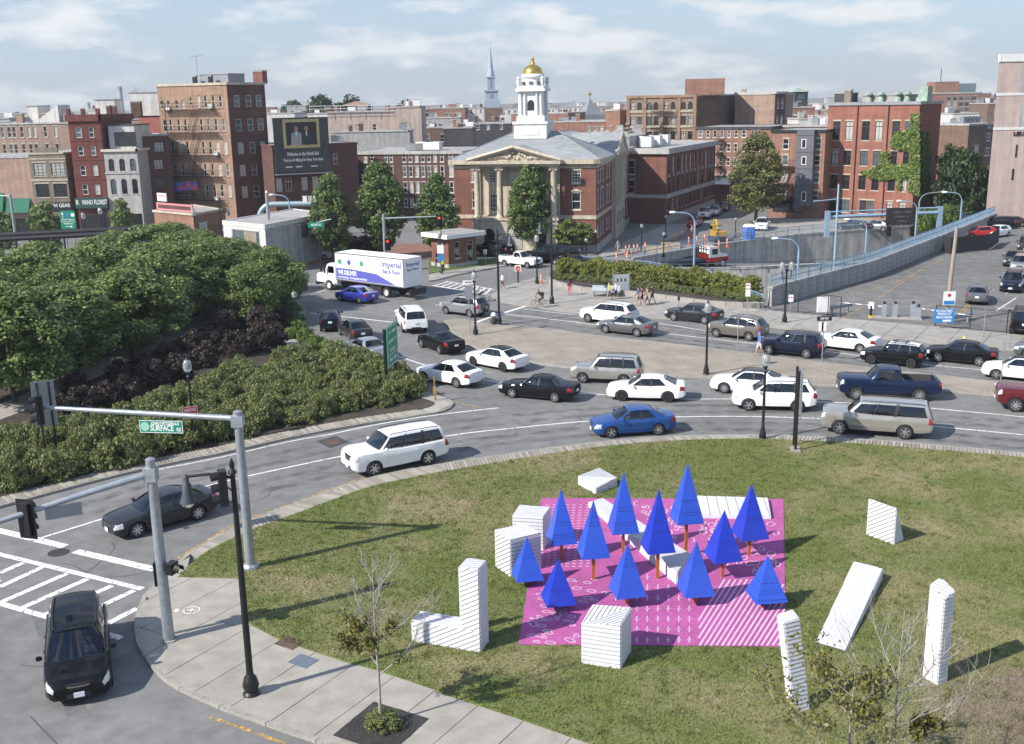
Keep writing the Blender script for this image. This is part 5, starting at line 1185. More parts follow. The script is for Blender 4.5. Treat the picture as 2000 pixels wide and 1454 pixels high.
sighead(r, (-.3, -.05, HZ(G(492, 1363), 985)), math.radians(-70), back=False)
# ---- two galvanised mast arms in the foreground
b = G(331, 1257); h = HZ(b, 897); mA = thing('signal_mast', 'grey steel signal mast nearest the crosswalk', 'traffic signal', b)
MB().lathe([(.30, .0), (.30, .05)], 8, (0, 0, .13)).build('base_plate', STONE_B if 'STONE_B' in globals() else GRAN, mA); MB().lathe([(.19, .1), (.185, 1), (.155, h-.05), (.16, h), (.05, h+.06)], 14).build('pole', GALV, mA, None, 40)
d1 = AtY(0, 1018, b.y-2.0)-Vector((b.x, b.y, 0)); za = HZ(b, 925); MB().tube([(0, 0, za), (d1.x*.5, d1.y*.5, (za+d1.z)/2+.02), (d1.x*1.35, d1.y*1.35, d1.z-.30)], [.12, .10, .08], 10).build('arm', GALV, mA, None, 40)
MB().box(-.22, .18, -.2, .2, za-.25, za+.2).build('clamp', GALV, mA)
t = .60; sg_ = MB().box(-.55, .55, -.02, .02, -.42, .0).build('sign_blank', SBACK, mA, (d1.x*t, d1.y*t, za+(d1.z-za)*t-.12), None, math.atan2(d1.y, d1.x))
t = .84; sighead(mA, (d1.x*t, d1.y*t+.02, za+(d1.z-za)*t-.75), math.radians(165), s=1.0)
sighead(mA, (.38, -.1, HZ(b, 1118)), math.radians(70), 1, back=False, s=1.1); MB().box(.15, .4, -.03, .03, HZ(b, 1108), HZ(b, 1104)).build('bracket', BLK, mA)
MB().box(-.27, -.13, -.05, .3, HZ(b, 1145), HZ(b, 1100)).build('push_button', BLK, mA)
b = G(490, 1116); h = HZ(b, 804); mB = thing('signal_mast', 'grey steel signal mast with green street name sign over the flower bed road', 'traffic signal', b)
MB().lathe([(.36, 0), (.34, .12), (.25, .2)], 8, (0, 0, .14)).build('base_plate', GALV, mB); MB().lathe([(.20, .2), (.16, h-.05), (.17, h), (.05, h+.05)], 14).build('pole', GALV, mB, None, 40)
za = HZ(b, 818); d2 = AtY(82, 796, b.y+1.0)-Vector((b.x, b.y, 0)); MB().tube([(0, 0, za), (d2.x*.5, d2.y*.5, (za+d2.z)/2), (d2.x, d2.y, d2.z)], [.115, .1, .08], 10).build('arm', GALV, mB, None, 40); MB().box(-.24, .2, -.2, .2, za-.3, za+.12).build('clamp', GALV, mB)
t = 148/383; sx, sy, sz = d2.x*t, d2.y*t, za+(d2.z-za)*t-.13; an = math.atan2(-d2.y, -d2.x); dep = (Vector((b.x+sx, b.y+sy, sz))-CAM).dot(_F); sw_, shh = 88/FPX*dep, 25/FPX*dep
sn = MB().box(-sw_/2, sw_/2, -.02, .02, -shh-.08, -.08).build('street_name_sign', SGREEN, mB, (sx, sy-.14, sz), None, an)
for x0, x1, z0, z1 in ((-sw_/2, sw_/2, -.1, -.08), (-sw_/2, sw_/2, -shh-.08, -shh-.06), (-sw_/2, -sw_/2+.02, -shh-.08, -.08), (sw_/2-.02, sw_/2, -shh-.08, -.08)): MB().box(x0, x1, -.026, -.0205, z0, z1).build('border', SWHITE, sn)
text('JOHN F FITZGERALD', .17, SWHITE, sn, (sw_*.10, -.024, -.20), (math.pi/2, 0, 0), width=sw_*.66); text('SURFACE', .33, SWHITE, sn, (sw_*.02, -.024, -.08-shh*.62), (math.pi/2, 0, 0), width=sw_*.54); text('RD', .2, SWHITE, sn, (sw_*.41, -.024, -.08-shh*.72), (math.pi/2, 0, 0), width=sw_*.10)
MB().lathe([(.18, 0), (.18, -.006)], 16, (-sw_*.375, -.022, -.08-shh/2), 0, 'y').build('seal', M('sign_pale_green', (.25, .5, .38), .5), sn)
sighead(mB, (d2.x-.05, d2.y-.1, d2.z-.62), math.radians(-70), s=1.05)
sb = G(102, 905); sp_ = thing('road_sign', 'back of a tall slatted road sign behind the left signal', 'sign', sb, .5); hh = HZ(sb, 748)
for x in (-.25, .3): MB().tube([(x, 0, 0), (x, 0, hh)], .06, 6).build('post', BLK, sp_)
for k in range(5): MB().box(-.55, .55, .06, .10, hh-2.3+k*.48, hh-2.3+k*.48+.46).build('panel', SBACK, sp_)
# ---- signs
def post_sign(base, top, label, plates, mat=GALV, r=.035, rz=0, cat='sign', name='road_sign', foot=False):
    b = G(*base); h = HZ(b, top); o = thing(name, label, cat, b, rz); MB().tube([(0, 0, 0), (0, 0, h)], r, 6).build('post', mat, o)
    for pw, ph, zc, m, tx in plates:
        z = h-zc; q = MB().box(-pw/2, pw/2, -r-.03, -r-.005, z-ph/2, z+ph/2).build('plate', m, o)
        for s_, dz, sz, wd, tm in tx: text(s_, sz, tm, q, (0, -r-.034, z+dz), (math.pi/2, 0, 0), width=wd, ext=.002)
    return o
lp = G(381, 876); lz = HZ(lp, 805); ww = tag(MB().box(-.40, .40, -.12, -.09, -.32, .32).build('road_sign', SRED, None, (lp.x-.1, lp.y, lz), None, .5), 'red wrong way sign on the lamp by the flower bed', 'sign'); [text(s_, .25, SWHITE, ww, (0, -.124, dz), (math.pi/2, 0, 0), width=wd, ext=.002) for s_, dz, wd in (('WRONG', .13, .62), ('WAY', -.14, .42))]
for x0, x1, z0, z1 in ((-.39, .39, .29, .31), (-.39, .39, -.31, -.29), (-.39, -.37, -.29, .29), (.37, .39, -.29, .29)): MB().box(x0, x1, -.126, -.121, z0, z1).build('border', SWHITE, ww)
gs = G(757, 768); gh = HZ(gs, 640); g = thing('guide_sign', 'green guide sign on two black posts at the point of the flower bed', 'sign', gs, math.radians(80))
for x in (-.1, 2.0): MB().tube([(x, 0, 0), (x, 0, gh-.1)], .11, 8).build('post', BLK, g)
MB().box(-.2, 2.1, -.2, -.14, gh-2.6, gh).build('panel', SGREEN, g)
for x0, x1, z0, z1 in ((-.15, 2.05, gh-.09, gh-.05), (-.15, 2.05, gh-2.55, gh-2.51), (-.15, -.11, gh-2.51, gh-.09), (2.01, 2.05, gh-2.51, gh-.09)): MB().box(x0, x1, -.206, -.201, z0, z1).build('border', SWHITE, g)
for i, k in enumerate((9, 10, 7, 9)): glyphs(g, SWHITE, (.95, -.2005, gh-.42-.58*i), .16*k, .26, k)
MB().box(-.11, 2.01, -.206, -.2005, gh-1.85, gh-1.82).build('rule', SWHITE, g)
gb = G(1553, 886); gh = HZ(gb, 725); g = thing('guide_sign', 'back of a guide sign on two black posts in the lawn', 'sign', gb, math.radians(80))
MB().box(-.35, .5, -.25, .25, .1, .24).build('footing', STONE_B if 'STONE_B' in globals() else GRAN, g)
for x in (-.05, .95): MB().tube([(x, 0, .1), (x, 0, gh)], .07, 8).build('post', BLK, g)
for k in range(7): MB().box(-.2, 1.35, -.20, -.16, gh-2.6+k*.36, gh-2.6+k*.36+.34).build('panel', SBACK, g)
for k in range(4): MB().box(-.2, 1.35, -.16, -.1, gh-2.4+k*.62, gh-2.34+k*.62).build('stiffener', GALV, g)
post_sign((1605, 712), 618, 'black one way sign over two white plates on the median', [(1.0, .3, .15, BLK, [('ONE WAY', 0, .2, .6, SWHITE)]), (.32, .6, .7, SWHITE, []), (.32, .6, .7, SWHITE, [])]).children[2].location.x = -.2

post_sign((1440, 691), 620, 'thin grey sign post at the top edge of the median', [(.45, .08, .05, GALV, [])]); post_sign((1952, 770), 665, 'leaning thin sign post beside the white convertible', []); post_sign((1459, 614), 553, 'red and white parking sign at the hedge end', [(.4, .45, .25, SWHITE, [('-', .1, .5, .34, SRED)]), (.42, .6, .85, SWHITE, [])])
post_sign((1012, 555), 520, 'no turn sign on a cone shaped stand on the plaza', [(.62, .62, .2, SWHITE, [('o', .03, 1.1, .5, SRED), ('r', .0, .5, .2, BLK)])], BLK, .09); post_sign((997, 560), 500, 'white sign on a thin post at the plaza corner', [(.6, .75, .35, SWHITE, [])])
post_sign((918, 655), 548, 'one way sign post near the silver small SUV', [(.9, .3, .15, SWHITE, [('ONE WAY', 0, .2, .6, BLK)]), (.62, 1.1, .95, SBACK, [])]); post_sign((948, 520), 487, 'sign post on the verge before the school', [(.4, .55, .3, SBACK, [])]); post_sign((1920, 664), 601, 'bare grey sign post by the lot fence', [])
post_sign((850, 786), 735, 'rusty yellow marker post at the point of the flower bed', [(.2, .5, .9, M('rust_yellow', (.35, .2, .06), .8, var=.4, vs=6), [])], M('rust_yellow', (.35, .2, .06), .8), .05)
b = G(862, 537); post_sign((862, 538.5), 478, 'white and blue parking signs below the kiosk lamp', [(.7, .9, .5, SWHITE, []), (.6, .7, 1.4, SBLUE, [])])
post_sign((606, 672) if False else (1606, 617), 580, 'white notice board on the lot fence', [(1.05, 1.3, .65, SWHITE, [])]); post_sign((1543, 616), 576, 'small red and white notice on the lot fence', [(.4, .6, .3, SWHITE, [('-', .1, .5, .3, SRED)])])
b = G(1213, 576); o = thing('information_board', 'grey information board in front of the hedge', 'board', b, .1); h = HZ(b, 535)
for x in (-.75, .75): MB().box(x-.06, x+.06, -.06, .06, .1, h).build('post', GALV, o)
MB().box(-.7, .7, -.05, .0, h-1.7, h-.05).build('panel', M('board_grey', (.36, .38, .38), .5), o)
for x in (-.35, 0, .38): MB().box(x-.07, x+.07, -.056, -.051, h-.75, h-.45).build('notice', BLK, o)
b = AtY(133, 430, 128); o = thing('highway_sign', 'green highway direction sign with arrows above the grove', 'sign', (b.x, b.y, 0)); dep = 128/math.cos(PITCH)*1.0; k = 128/FPX
z0, z1 = HZ(b, 447), HZ(b, 412); w_ = 29*k
for x in (-.5, .5): MB().tube([(x, .1, 0), (x, .1, z1)], .08, 6).build('post', GALV, o)
MB().box(-w_/2, w_/2, -.05, 0, z0, z1).build('panel', SGREEN, o); MB().box(-w_/2, w_/2, -.056, -.051, z0+.8, z0+.84).build('rule', SWHITE, o)
text('North Station', .26, SWHITE, o, (0, -.056, z0+1.08), (math.pi/2, 0, 0), width=w_*.85); text('North End', .26, SWHITE, o, (0, -.056, z0+.6), (math.pi/2, 0, 0), width=w_*.6); MB().box(-.4, .25, -.056, -.051, z0+.22, z0+.28).add([(.25, -.054, z0+.1), (.5, -.054, z0+.25), (.25, -.054, z0+.4)], [(0, 1, 2)]).build('arrow', SWHITE, o)
MB().box(-.62, -.56, -.056, -.051, z1-.85, z1-.3).add([(-.75, -.054, z1-.4), (-.43, -.054, z1-.4), (-.59, -.054, z1-.15)], [(0, 1, 2)]).build('arrow', SWHITE, o); MB().lathe([(.24, 0), (.24, -.01)], 12, (0, -.05, z1-.5), 0, 'y').build('route_shield', SBLUE, o); MB().box(.42, .82, -.058, -.051, z1-.7, z1-.3).build('route_plate', SWHITE, o)
# ---- junction signals
b = G(628, 537); h = HZ(b, 394); o = thing('signal_mast', 'black signal post with green street sign at the far junction', 'traffic signal', b); MB().lathe([(.28, 0), (.15, .5), (.09, .7), (.06, h)], 10).build('pole', BLK, o, None, 40)
z = HZ(b, 438); MB().tube([(-1.6, 0, z-.15), (1.9, 0, z+.6)], .06, 6).build('arm', GALV, o); sighead(o, (-1.5, -.05, z-1.25), 0, s=1.15); sighead(o, (1.75, -.05, z-.35), 0, s=1.15)
sn = MB().box(-1.1, .6, -.12, -.09, z-.35, z+.2).build('street_name_sign', SGREEN, o); text('NORTH', .34, SWHITE, sn, (-.25, -.125, z-.08), (math.pi/2, 0, 0), width=1.05)
b = G(754, 532); h = HZ(b, 418); o = thing('signal_mast', 'grey signal mast showing red lights behind the truck', 'traffic signal', b); MB().lathe([(.2, 0), (.14, h)], 12).build('pole', GALV, o, None, 40); z = HZ(b, 427); MB().tube([(0, 0, z), (6.0, -.3, z+.15)], [.1, .06], 8).build('arm', GALV, o)
sighead(o, (6.0, -.4, z-.9), 0, lit=2); sighead(o, (.35, -.25, HZ(b, 487)), 0, lit=2)
b = G(531, 520); h = HZ(b, 378); o = thing('signal_mast', 'grey steel mast with an arm beside the vent house', 'traffic signal', b); MB().lathe([(.24, 0), (.17, h)], 12).build('pole', GALV, o, None, 40); MB().tube([(0, 0, HZ(b, 450)), (4.6, 0, HZ(b, 438))], [.1, .07], 8).build('arm', GALV, o); MB().lathe([(.05, 0), (.16, .1), (.05, .3)], 8, (0, 0, h)).build('camera_dome', SWHITE, o); MB().box(-.3, .3, -.35, -.15, 2.0, 3.0).build('control_box', GALV, o)
b = G(38, 520); h = HZ(b, 380); o = thing('signal_mast', 'pale grey mast with long arm at the left edge', 'traffic signal', b); MB().lathe([(.2, 0), (.14, h)], 10).build('pole', GALV, o, None, 40); MB().tube([(0, 0, h-.2), (-6, 0, h+.1)], .08, 6).build('arm', GALV, o)
b = G(437, 505); h = HZ(b, 400); r_, _ = bell_lamp((437, 505), 402, 'black bell lamp left of the vent house', 1, 0, arm=1.0, fat=.8)
def arc_light(base, top, side, label, mat=None, reach=2.2):
    b = G(*base) if len(base) == 2 else AtY(*base); b.z = 0; h = HZ(b, top); o = thing('arc_light', label, 'street lamp', b); mat = mat or BLUE
    MB().tube([(0, 0, -1), (0, 0, h-1.3)]+[(side*reach*.55*(1-math.cos(t)), 0, h-1.3+1.2*math.sin(t)) for t in np.linspace(.25, 1.57, 6)]+[(side*reach, 0, h)], [.11]*2+[.07]*7, 8).build('mast', mat, o, None, 40); MB().lathe([(.05, -.3), (.14, -.15), (.14, .25), (.04, .4)], 8, (side*(reach+.2), 0, h-.02), 0, 'x').build('lantern', SWHITE, o, None, 50)
for a in (((1355, 530), 414, -1, 'blue arc lamp rising behind the hedge'), ((1557, 556), 465, -1, 'blue arc lamp inside the ramp near the twin globe lamp'), ((1787, 466), 392, -1, 'blue arc lamp beside the message sign'), ((1874, 447), 375, -1, 'blue arc lamp on the wall by the dark hedge'), ((1690, 495), 428, -1, 'thin blue lamp post in the ramp'), ((570, 470), 380, -1, 'blue arc lamp above the vent house')): arc_light(*a)
arc_light((1957, 420), 368, -1, 'pale lamp post at the far end of the lot', SBACK); arc_light((1792, 445), 376, 1, 'pale lamp head beside the ivy', SBACK, 3)
b = G(1629, 522); h = HZ(b, 363); o = thing('tall_pole', 'tall pale blue pole standing in the ramp', 'pole', b); MB().lathe([(.16, -4), (.10, h), (.04, h+.2)], 10).build('pole', BLUE, o, None, 40); MB().tube([(0, 0, h-1.4), (-2.6, 0, h-1.6)], .06, 6).build('arm', BLUE, o)
# ---- sign gantry with message board over the ramp
b0, b1 = G(1614, 463), G(1833, 453); z = HZ(b0, 420); gt = thing('sign_gantry', 'blue steel gantry carrying the dark message board over the ramp', 'gantry', b0); d_ = b1-b0
for p in ((0, 0), (d_.x, d_.y)): MB().box(p[0]-.3, p[0]+.3, p[1]-.25, p[1]+.25, 0, z+.5).build('post', BLUE, gt)
MB().tube([(0, 0, z-.3), (d_.x, d_.y, z-.3)], .24, 4).build('beam', BLUE, gt); MB().tube([(0, 0, z+.35), (d_.x, d_.y, z+.35)], .10, 4).build('top_chord', BLUE, gt)
q0, q1 = AtY(1731, 441, b0.y-1)-b0, AtY(1789, 406, b0.y-1)-b0; MB().box(q0.x, q1.x, -1.3, -.6, q0.z, q1.z).build('message_board', M('message_black', (.012, .012, .012), .5), gt); LED = M('led_grey', (.10, .10, .09), .6)
for i, k in enumerate((11, 8, 7, 14)): glyphs(gt, LED, ((q0.x+q1.x)/2, -1.302, q1.z-.5-.58*i), (q1.x-q0.x)*.06*k, .36, k)
for px in (1735, 1781): p = AtY(px, 460, b0.y-1)-b0; sighead(gt, (p.x, -1.0, p.z), 0)
# ---- parking lot bits
b = G(1847, 632); h = HZ(b, 444); o = thing('utility_pole', 'leaning wooden utility pole at the lot entrance', 'pole', b); MB().tube([(0, 0, 0), (.25, 0, h)], [.19, .13], 10).build('pole', M('pole_wood', (.30, .25, .20), .85, var=.25, vs=3, stretch=(5, 5, .5)), o, None, 40); z = HZ(b, 582); q = MB().box(-.45, .5, -.26, -.22, z-.55, z+.55).build('sign', SWHITE, o); MB().box(-.4, .45, -.265, -.261, z-.5, z-.2).build('sign_text', SBLUE, q); MB().lathe([(.14, 0), (.14, -.01)], 10, (0, -.26, z+.25), 0, 'y').build('sign_emblem', SRED, q)
FEN = M('fence_black', (.02, .02, .02), .5)
def meshfence(px, h, label, n=6):
    L_ = gl(*px); pts = resample(L_, 2.6)+[L_[-1]]; ox, oy = L_[0]; o = thing('chain_fence', label, 'fence', (ox, oy, .1))
    for p in pts: MB().tube([(p[0]-ox, p[1]-oy, 0), (p[0]-ox, p[1]-oy, h)], .04, 5).build('post', FEN, o)
    for z in (h, .1): MB().tube([(p[0]-ox, p[1]-oy, z) for p in pts], .025, 4).build('rail', FEN, o)
    w_ = MB()
    for p, q in zip(pts, pts[1:]):
        l = math.dist(p, q); m = int(l/.16); dx, dy = (q[0]-p[0])/l, (q[1]-p[1])/l
        for i in range(m):
            for sg in (1, -1):
                s0 = i*.16; s1 = s0+sg*h*.9; z1 = h
                if s1 < 0: z1 = s0/.9; s1 = 0
                if s1 > l: z1 = (l-s0)/.9; s1 = l
                a_ = (p[0]-ox+dx*s0, p[1]-oy+dy*s0); b_ = (p[0]-ox+dx*s1, p[1]-oy+dy*s1); w_.add([(*a_, .1), (a_[0]+dx*.007, a_[1]+dy*.007, .1), (b_[0]+dx*.007, b_[1]+dy*.007, z1), (*b_, z1)], [(0, 1, 2, 3)])
    stuff(w_.build('wire_mesh', FEN, o))
meshfence(((1502, 607), (1583, 616), (1641, 622)), 1.7, 'black chain fence left of the lot entrance'); meshfence(((1826, 640), (1900, 648), (2000, 657), (2150, 670)), 1.7, 'black chain fence right of the lot entrance')
p = G(1866, 645); o = tag(MB().box(-.78, .78, -.05, 0, -.55, .55).build('lot_sign', SBLUE, None, (p.x-1.0, p.y-.05, 1.15), None, -.03), 'blue parking lot sign on the fence', 'sign'); [text(s_, .26, SWHITE, o, (0, -.054, z), (math.pi/2, 0, 0), width=wd) for s_, z, wd in (('FULTON STREET', .38, 1.25), ('PARKING LOT', .15, 1.05), ('PRIVATE PARKING', -.12, 1.2))]; MB().box(-.1, .55, -.056, -.051, -.45, -.3).build('sign_strip', SWHITE, o)
o = thing('ticket_gate', 'grey ticket machines with striped barrier arms at the lot entrance', 'barrier', G(1745, 622), -.35); o.scale = (.85, .85, .8); MB().box(-2.0, 2.6, -.5, .5, 0, .15).build('island', GRAN, o); MB().box(-2.3, -1.9, -.5, .5, .0, .17).build('yellow_nose', PAINTY if False else M('yellow_kerb', (.6, .4, .05), .7), o)
for x, hh in ((-.9, 1.45), (.1, 1.5), (1.7, 1.6), (2.2, 1.3)): q = MB().box(x-.25, x+.25, -.25, .25, .15, hh).build('machine', GALV, o); MB().box(x-.12, x+.12, -.12, .12, hh, hh+.25).build('machine_cap', BLK, q)
for x0, x1, y0, y1 in ((-.9, -5.2, .0, 1.3), (2.2, 6.8, 0, -2.6)):
    for k in range(8): t0, t1 = k/8, (k+1)/8; MB().tube([(x0+(x1-x0)*t0, y0+(y1-y0)*t0, 1.15), (x0+(x1-x0)*t1, y0+(y1-y0)*t1, 1.15)], .05, 4).build('barrier_arm', SWHITE if k % 2 == 0 else SBACK, o)
MB().box(-2.35, -1.85, -.08, -.02, .9, 1.6).build('arrow_sign', SWHITE, o); MB().tube([(-2.1, 0, .1), (-2.1, 0, 1.2)], .12, 8).build('bollard', BLK, o)
for px, lb, rz in (((1640, 612), 'galvanised guard rail left of the lot entrance', .5), ((1875, 632), 'galvanised guard rail by the utility pole', .5)):
    o = thing('guard_rail', lb, 'guard rail', G(*px), rz)
    for k in (-.9, .9): MB().box(k-.07, k+.07, -.07, .07, 0, .75).build('post', GALV, o)
    MB().add([(-1.3, -.1, .45), (1.3, -.1, .45), (1.3, -.16, .55), (-1.3, -.16, .55), (1.3, -.1, .62), (-1.3, -.1, .62), (1.3, -.16, .72), (-1.3, -.16, .72), (1.3, -.1, .8), (-1.3, -.1, .8)], [(0, 1, 2, 3), (3, 2, 4, 5), (5, 4, 6, 7), (7, 6, 8, 9)]).build('beam', GALV, o)
DKS = M('fence_screen', (.02, .02, .024), .8); L_ = gl((1840, 493), (1856, 497), (1930, 490), (1950, 476)); ox, oy = L_[0]; o = thing('screen_fence', 'fence with dark screening cloth at the end of the lot', 'fence', (ox, oy, 0))
for p, q in zip(L_, L_[1:]):
    MB().prism([(p[0]-ox, p[1]-oy), (q[0]-ox, q[1]-oy), (q[0]-ox, q[1]-oy+.05), (p[0]-ox, p[1]-oy+.05)], .1, 1.9).build('cloth', DKS, o); MB().tube([(p[0]-ox, p[1]-oy, 0), (p[0]-ox, p[1]-oy, 2.0)], .04, 5).build('post', FEN, o)
b = G(1882, 681); o = thing('fire_hydrant', 'black fire hydrant with yellow cap at the kerb', 'hydrant', (b.x, b.y, .13)); MB().lathe([(.16, 0), (.16, .06), (.11, .1), (.11, .5), (.15, .53), (.14, .6)], 10).build('barrel', BLK, o, None, 40); MB().lathe([(.14, .6), (.1, .72), (.03, .8)], 10).build('cap', M('hydrant_cap', (.55, .42, .10), .6), o, None, 40); MB().tube([(-.22, 0, .42), (.22, 0, .42)], .06, 8).build('nozzle', BLK, o)
for px, lb in (((1325, 613), 'parking meter at the kerb by the hedge end'), ((1971, 683), 'parking meter near the right edge')):
    b = G(*px); o = thing('parking_meter', lb, 'parking meter', (b.x, b.y, .13)); MB().tube([(0, 0, 0), (0, 0, 1.0)], .035, 6).build('post', GALV, o); MB().lathe([(.05, 1.0), (.1, 1.06), (.11, 1.28), (.05, 1.42)], 8).build('head', BLK, o, None, 40)
b = G(1183, 582); o = thing('bench', 'grey steel bench on the plaza beside the walkers', 'bench', (b.x, b.y, .13), -.2); MB().box(-1.3, 1.3, -.35, .35, .42, .48).build('seat', GALV, o); MB().add([(-1.3, .3, .48), (1.3, .3, .48), (1.3, .5, .95), (-1.3, .5, .95)], [(0, 1, 2, 3)]).build('backrest', GALV, o)
for x in (-1.1, 1.1): MB().box(x-.04, x+.04, -.3, .3, 0, .42).build('leg', GALV, o)
b = G(964, 636); o = thing('bag_pile', 'white sack and dark backpack at the foot of the bell lamp', 'bag', (b.x, b.y, .12)); MB().lathe([(.22, 0), (.28, .25), (.22, .5), (.1, .62)], 9).build('backpack', M('bag_brown', (.05, .04, .035), .9), o, None, 60); MB().lathe([(.1, 0), (.25, .12), (.2, .3), (.05, .38)], 9, (.02, .05, .58)).build('sack', SWHITE, o, None, 60)
# ---- road works
for i, (px, py) in enumerate(((1057, 557), (1098, 520), (1163, 535), (1222, 498), (1229, 497), (1238, 496), (1245, 495), (1260, 492), (1204, 512), (1225, 512), (1345, 480), (1360, 478), (1376, 474), (1318, 470), (1330, 466), (1352, 458), (1338, 452), (1420, 483), (1404, 488), (1350, 462))):
    b = G(px, py); o = thing('traffic_drum', 'orange and white channeliser post among the road works', 'channeliser', b, 0, 'orange channeliser posts'); MB().lathe([(.22, 0), (.22, .06), (.09, .07), (.075, 1.1), (.03, 1.15)], 8).build('post', ORNG, o, None, 40)
    for z in (.6, .85): MB().lathe([(.088, z), (.087, z+.1)], 8).build('band', SWHITE, o)
for i, (px, py, w_, d_, z_) in enumerate(((1283, 492, 3.4, 1.4, .7), (1310, 484, 2.4, 1.2, .6))):
    b = G(px, py); o = thing('timber_stack', ('long' if i == 0 else 'short')+' pale timber stack in the road works', 'timber', b, -.2)
    for k in range(5):
        for j in range(3): MB().box(-w_/2, w_/2, -d_/2+k*d_/5, -d_/2+(k+.9)*d_/5, j*z_/3, (j+.92)*z_/3).build('plank', M('raw_timber', (.40, .29, .16), .8, var=.2, vs=3), o)
# planter wall with stone blocks
PW = gl((1068, 552), (1080, 560), (1140, 574), (1200, 578), (1285, 588), (1375, 600), (1450, 605), (1493, 603), n=3); o = thing('planter', 'long low granite planter wall before the hedge', 'planter', (*PW[0], 0)); hb_ = offset_line(PW, .35); ox, oy = PW[0]; mb = MB()
for i in range(len(PW)-1): mb.prism([(PW[i][0]-ox, PW[i][1]-oy), (PW[i+1][0]-ox, PW[i+1][1]-oy), (hb_[i+1][0]-ox, hb_[i+1][1]-oy), (hb_[i][0]-ox, hb_[i][1]-oy)], 0, .5)
mb.build('wall', STONE_G if 'STONE_G' in globals() else GRAN, o); st = resample(PW, 1.5)
for p, q in zip(st, st[1:]): MB().box(-.73, .73, -.04, .38, .02, .58).build('coping_stone', GRAN, o, ((p[0]+q[0])/2-ox, (p[1]+q[1])/2-oy, 0), None, math.atan2(q[1]-p[1], q[0]-p[0]))
struct(MB().prism(clean(offset_line(PW, .34)+gl((1493, 596), (1420, 572), (1280, 531), (1180, 522), (1075, 538))), 0, .42).build('planting_bed', SOIL))
# street tree grate
gc = G(745, 1420, .14); o = tag(MB().box(-1.0, 1.0, -1.0, 1.0, 0, .012).build('tree_grate', IRON, None, (gc.x, gc.y, .137), None, SWANG+.05), 'square black iron tree grate in the corner pavement', 'grate')
for r in (.55, .68, .81, .94): MB().lathe([(r, .012), (r, .02), (r+.07, .02), (r+.07, .012)], 28, (0, 0, 0), 0, 'z', False, False).build('ring', IRON, o)
# ------------------------------------------------------------------ buildings
def brick(name, c, var=.2): return M('brick_'+name, c, .88, var=var, vs=2.6, coord='Object', stretch=(1, 1, 3.2), detail=9, bump=.15, bs=9, streak=.16, spec=.2)
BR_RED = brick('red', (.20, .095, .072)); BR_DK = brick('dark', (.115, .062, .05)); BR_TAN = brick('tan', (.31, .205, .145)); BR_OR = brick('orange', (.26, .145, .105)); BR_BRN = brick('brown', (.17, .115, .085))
BR_GRY = brick('grey', (.215, .185, .14)); BR_IVY = brick('ivy', (.26, .115, .085)); BR_PINK = brick('salmon', (.38, .26, .21)); BR_SCH = brick('school', (.185, .085, .066)); BR_LT = brick('light', (.31, .22, .17)); BR_RD2 = brick('crimson', (.15, .055, .045))
STUC = M('stucco_beige', (.42, .34, .29), .9, var=.1, vs=1.2, streak=.15); STUCW = M('stucco_white', (.58, .56, .53), .9, var=.1, vs=1.2, streak=.2); STUCG = M('stucco_grey', (.36, .36, .35), .9, var=.12, vs=1.2, streak=.2); PINKC = M('precast_pink', (.46, .36, .32), .85, var=.07, vs=.8, streak=.1)
STONE_B = M('beige_stone', (.46, .40, .31), .8, var=.12, vs=1.6, streak=.22); STONE_G = M('grey_stone', (.40, .39, .37), .8, var=.12, vs=1.5, streak=.2); TRIMW = M('white_trim', (.66, .66, .64), .6, var=.05, vs=2); DARKW = M('dark_wood', (.035, .03, .028), .6); CREAM = M('cream_trim', (.55, .51, .43), .6)
ROOFG = M('gravel_roof', (.30, .29, .28), .95, var=.15, vs=.8); ROOFD = M('tar_roof', (.055, .055, .06), .9, var=.2, vs=.6); SLATE = M('slate_roof', (.245, .26, .265), .7, var=.16, vs=1.1, stretch=(1, 1, 4), detail=8); COPPER = M('copper_green', (.25, .33, .27), .7, var=.2, vs=1.5); LEADG = M('grey_metal', (.25, .26, .28), .5, .3, var=.1, vs=1); IRONB = M('black_iron', (.02, .02, .022), .5, .3)
def panemat(name, c, r=.06): return M(name, c, r, 0, spec=.8, var=.25, vs=.5)
PANES = [panemat('pane_dark', (.018, .02, .023)), panemat('pane_dark', (.018, .02, .023)), panemat('pane_blue', (.09, .115, .13)), panemat('pane_blind', (.42, .41, .38), .3)]
WINM = {}
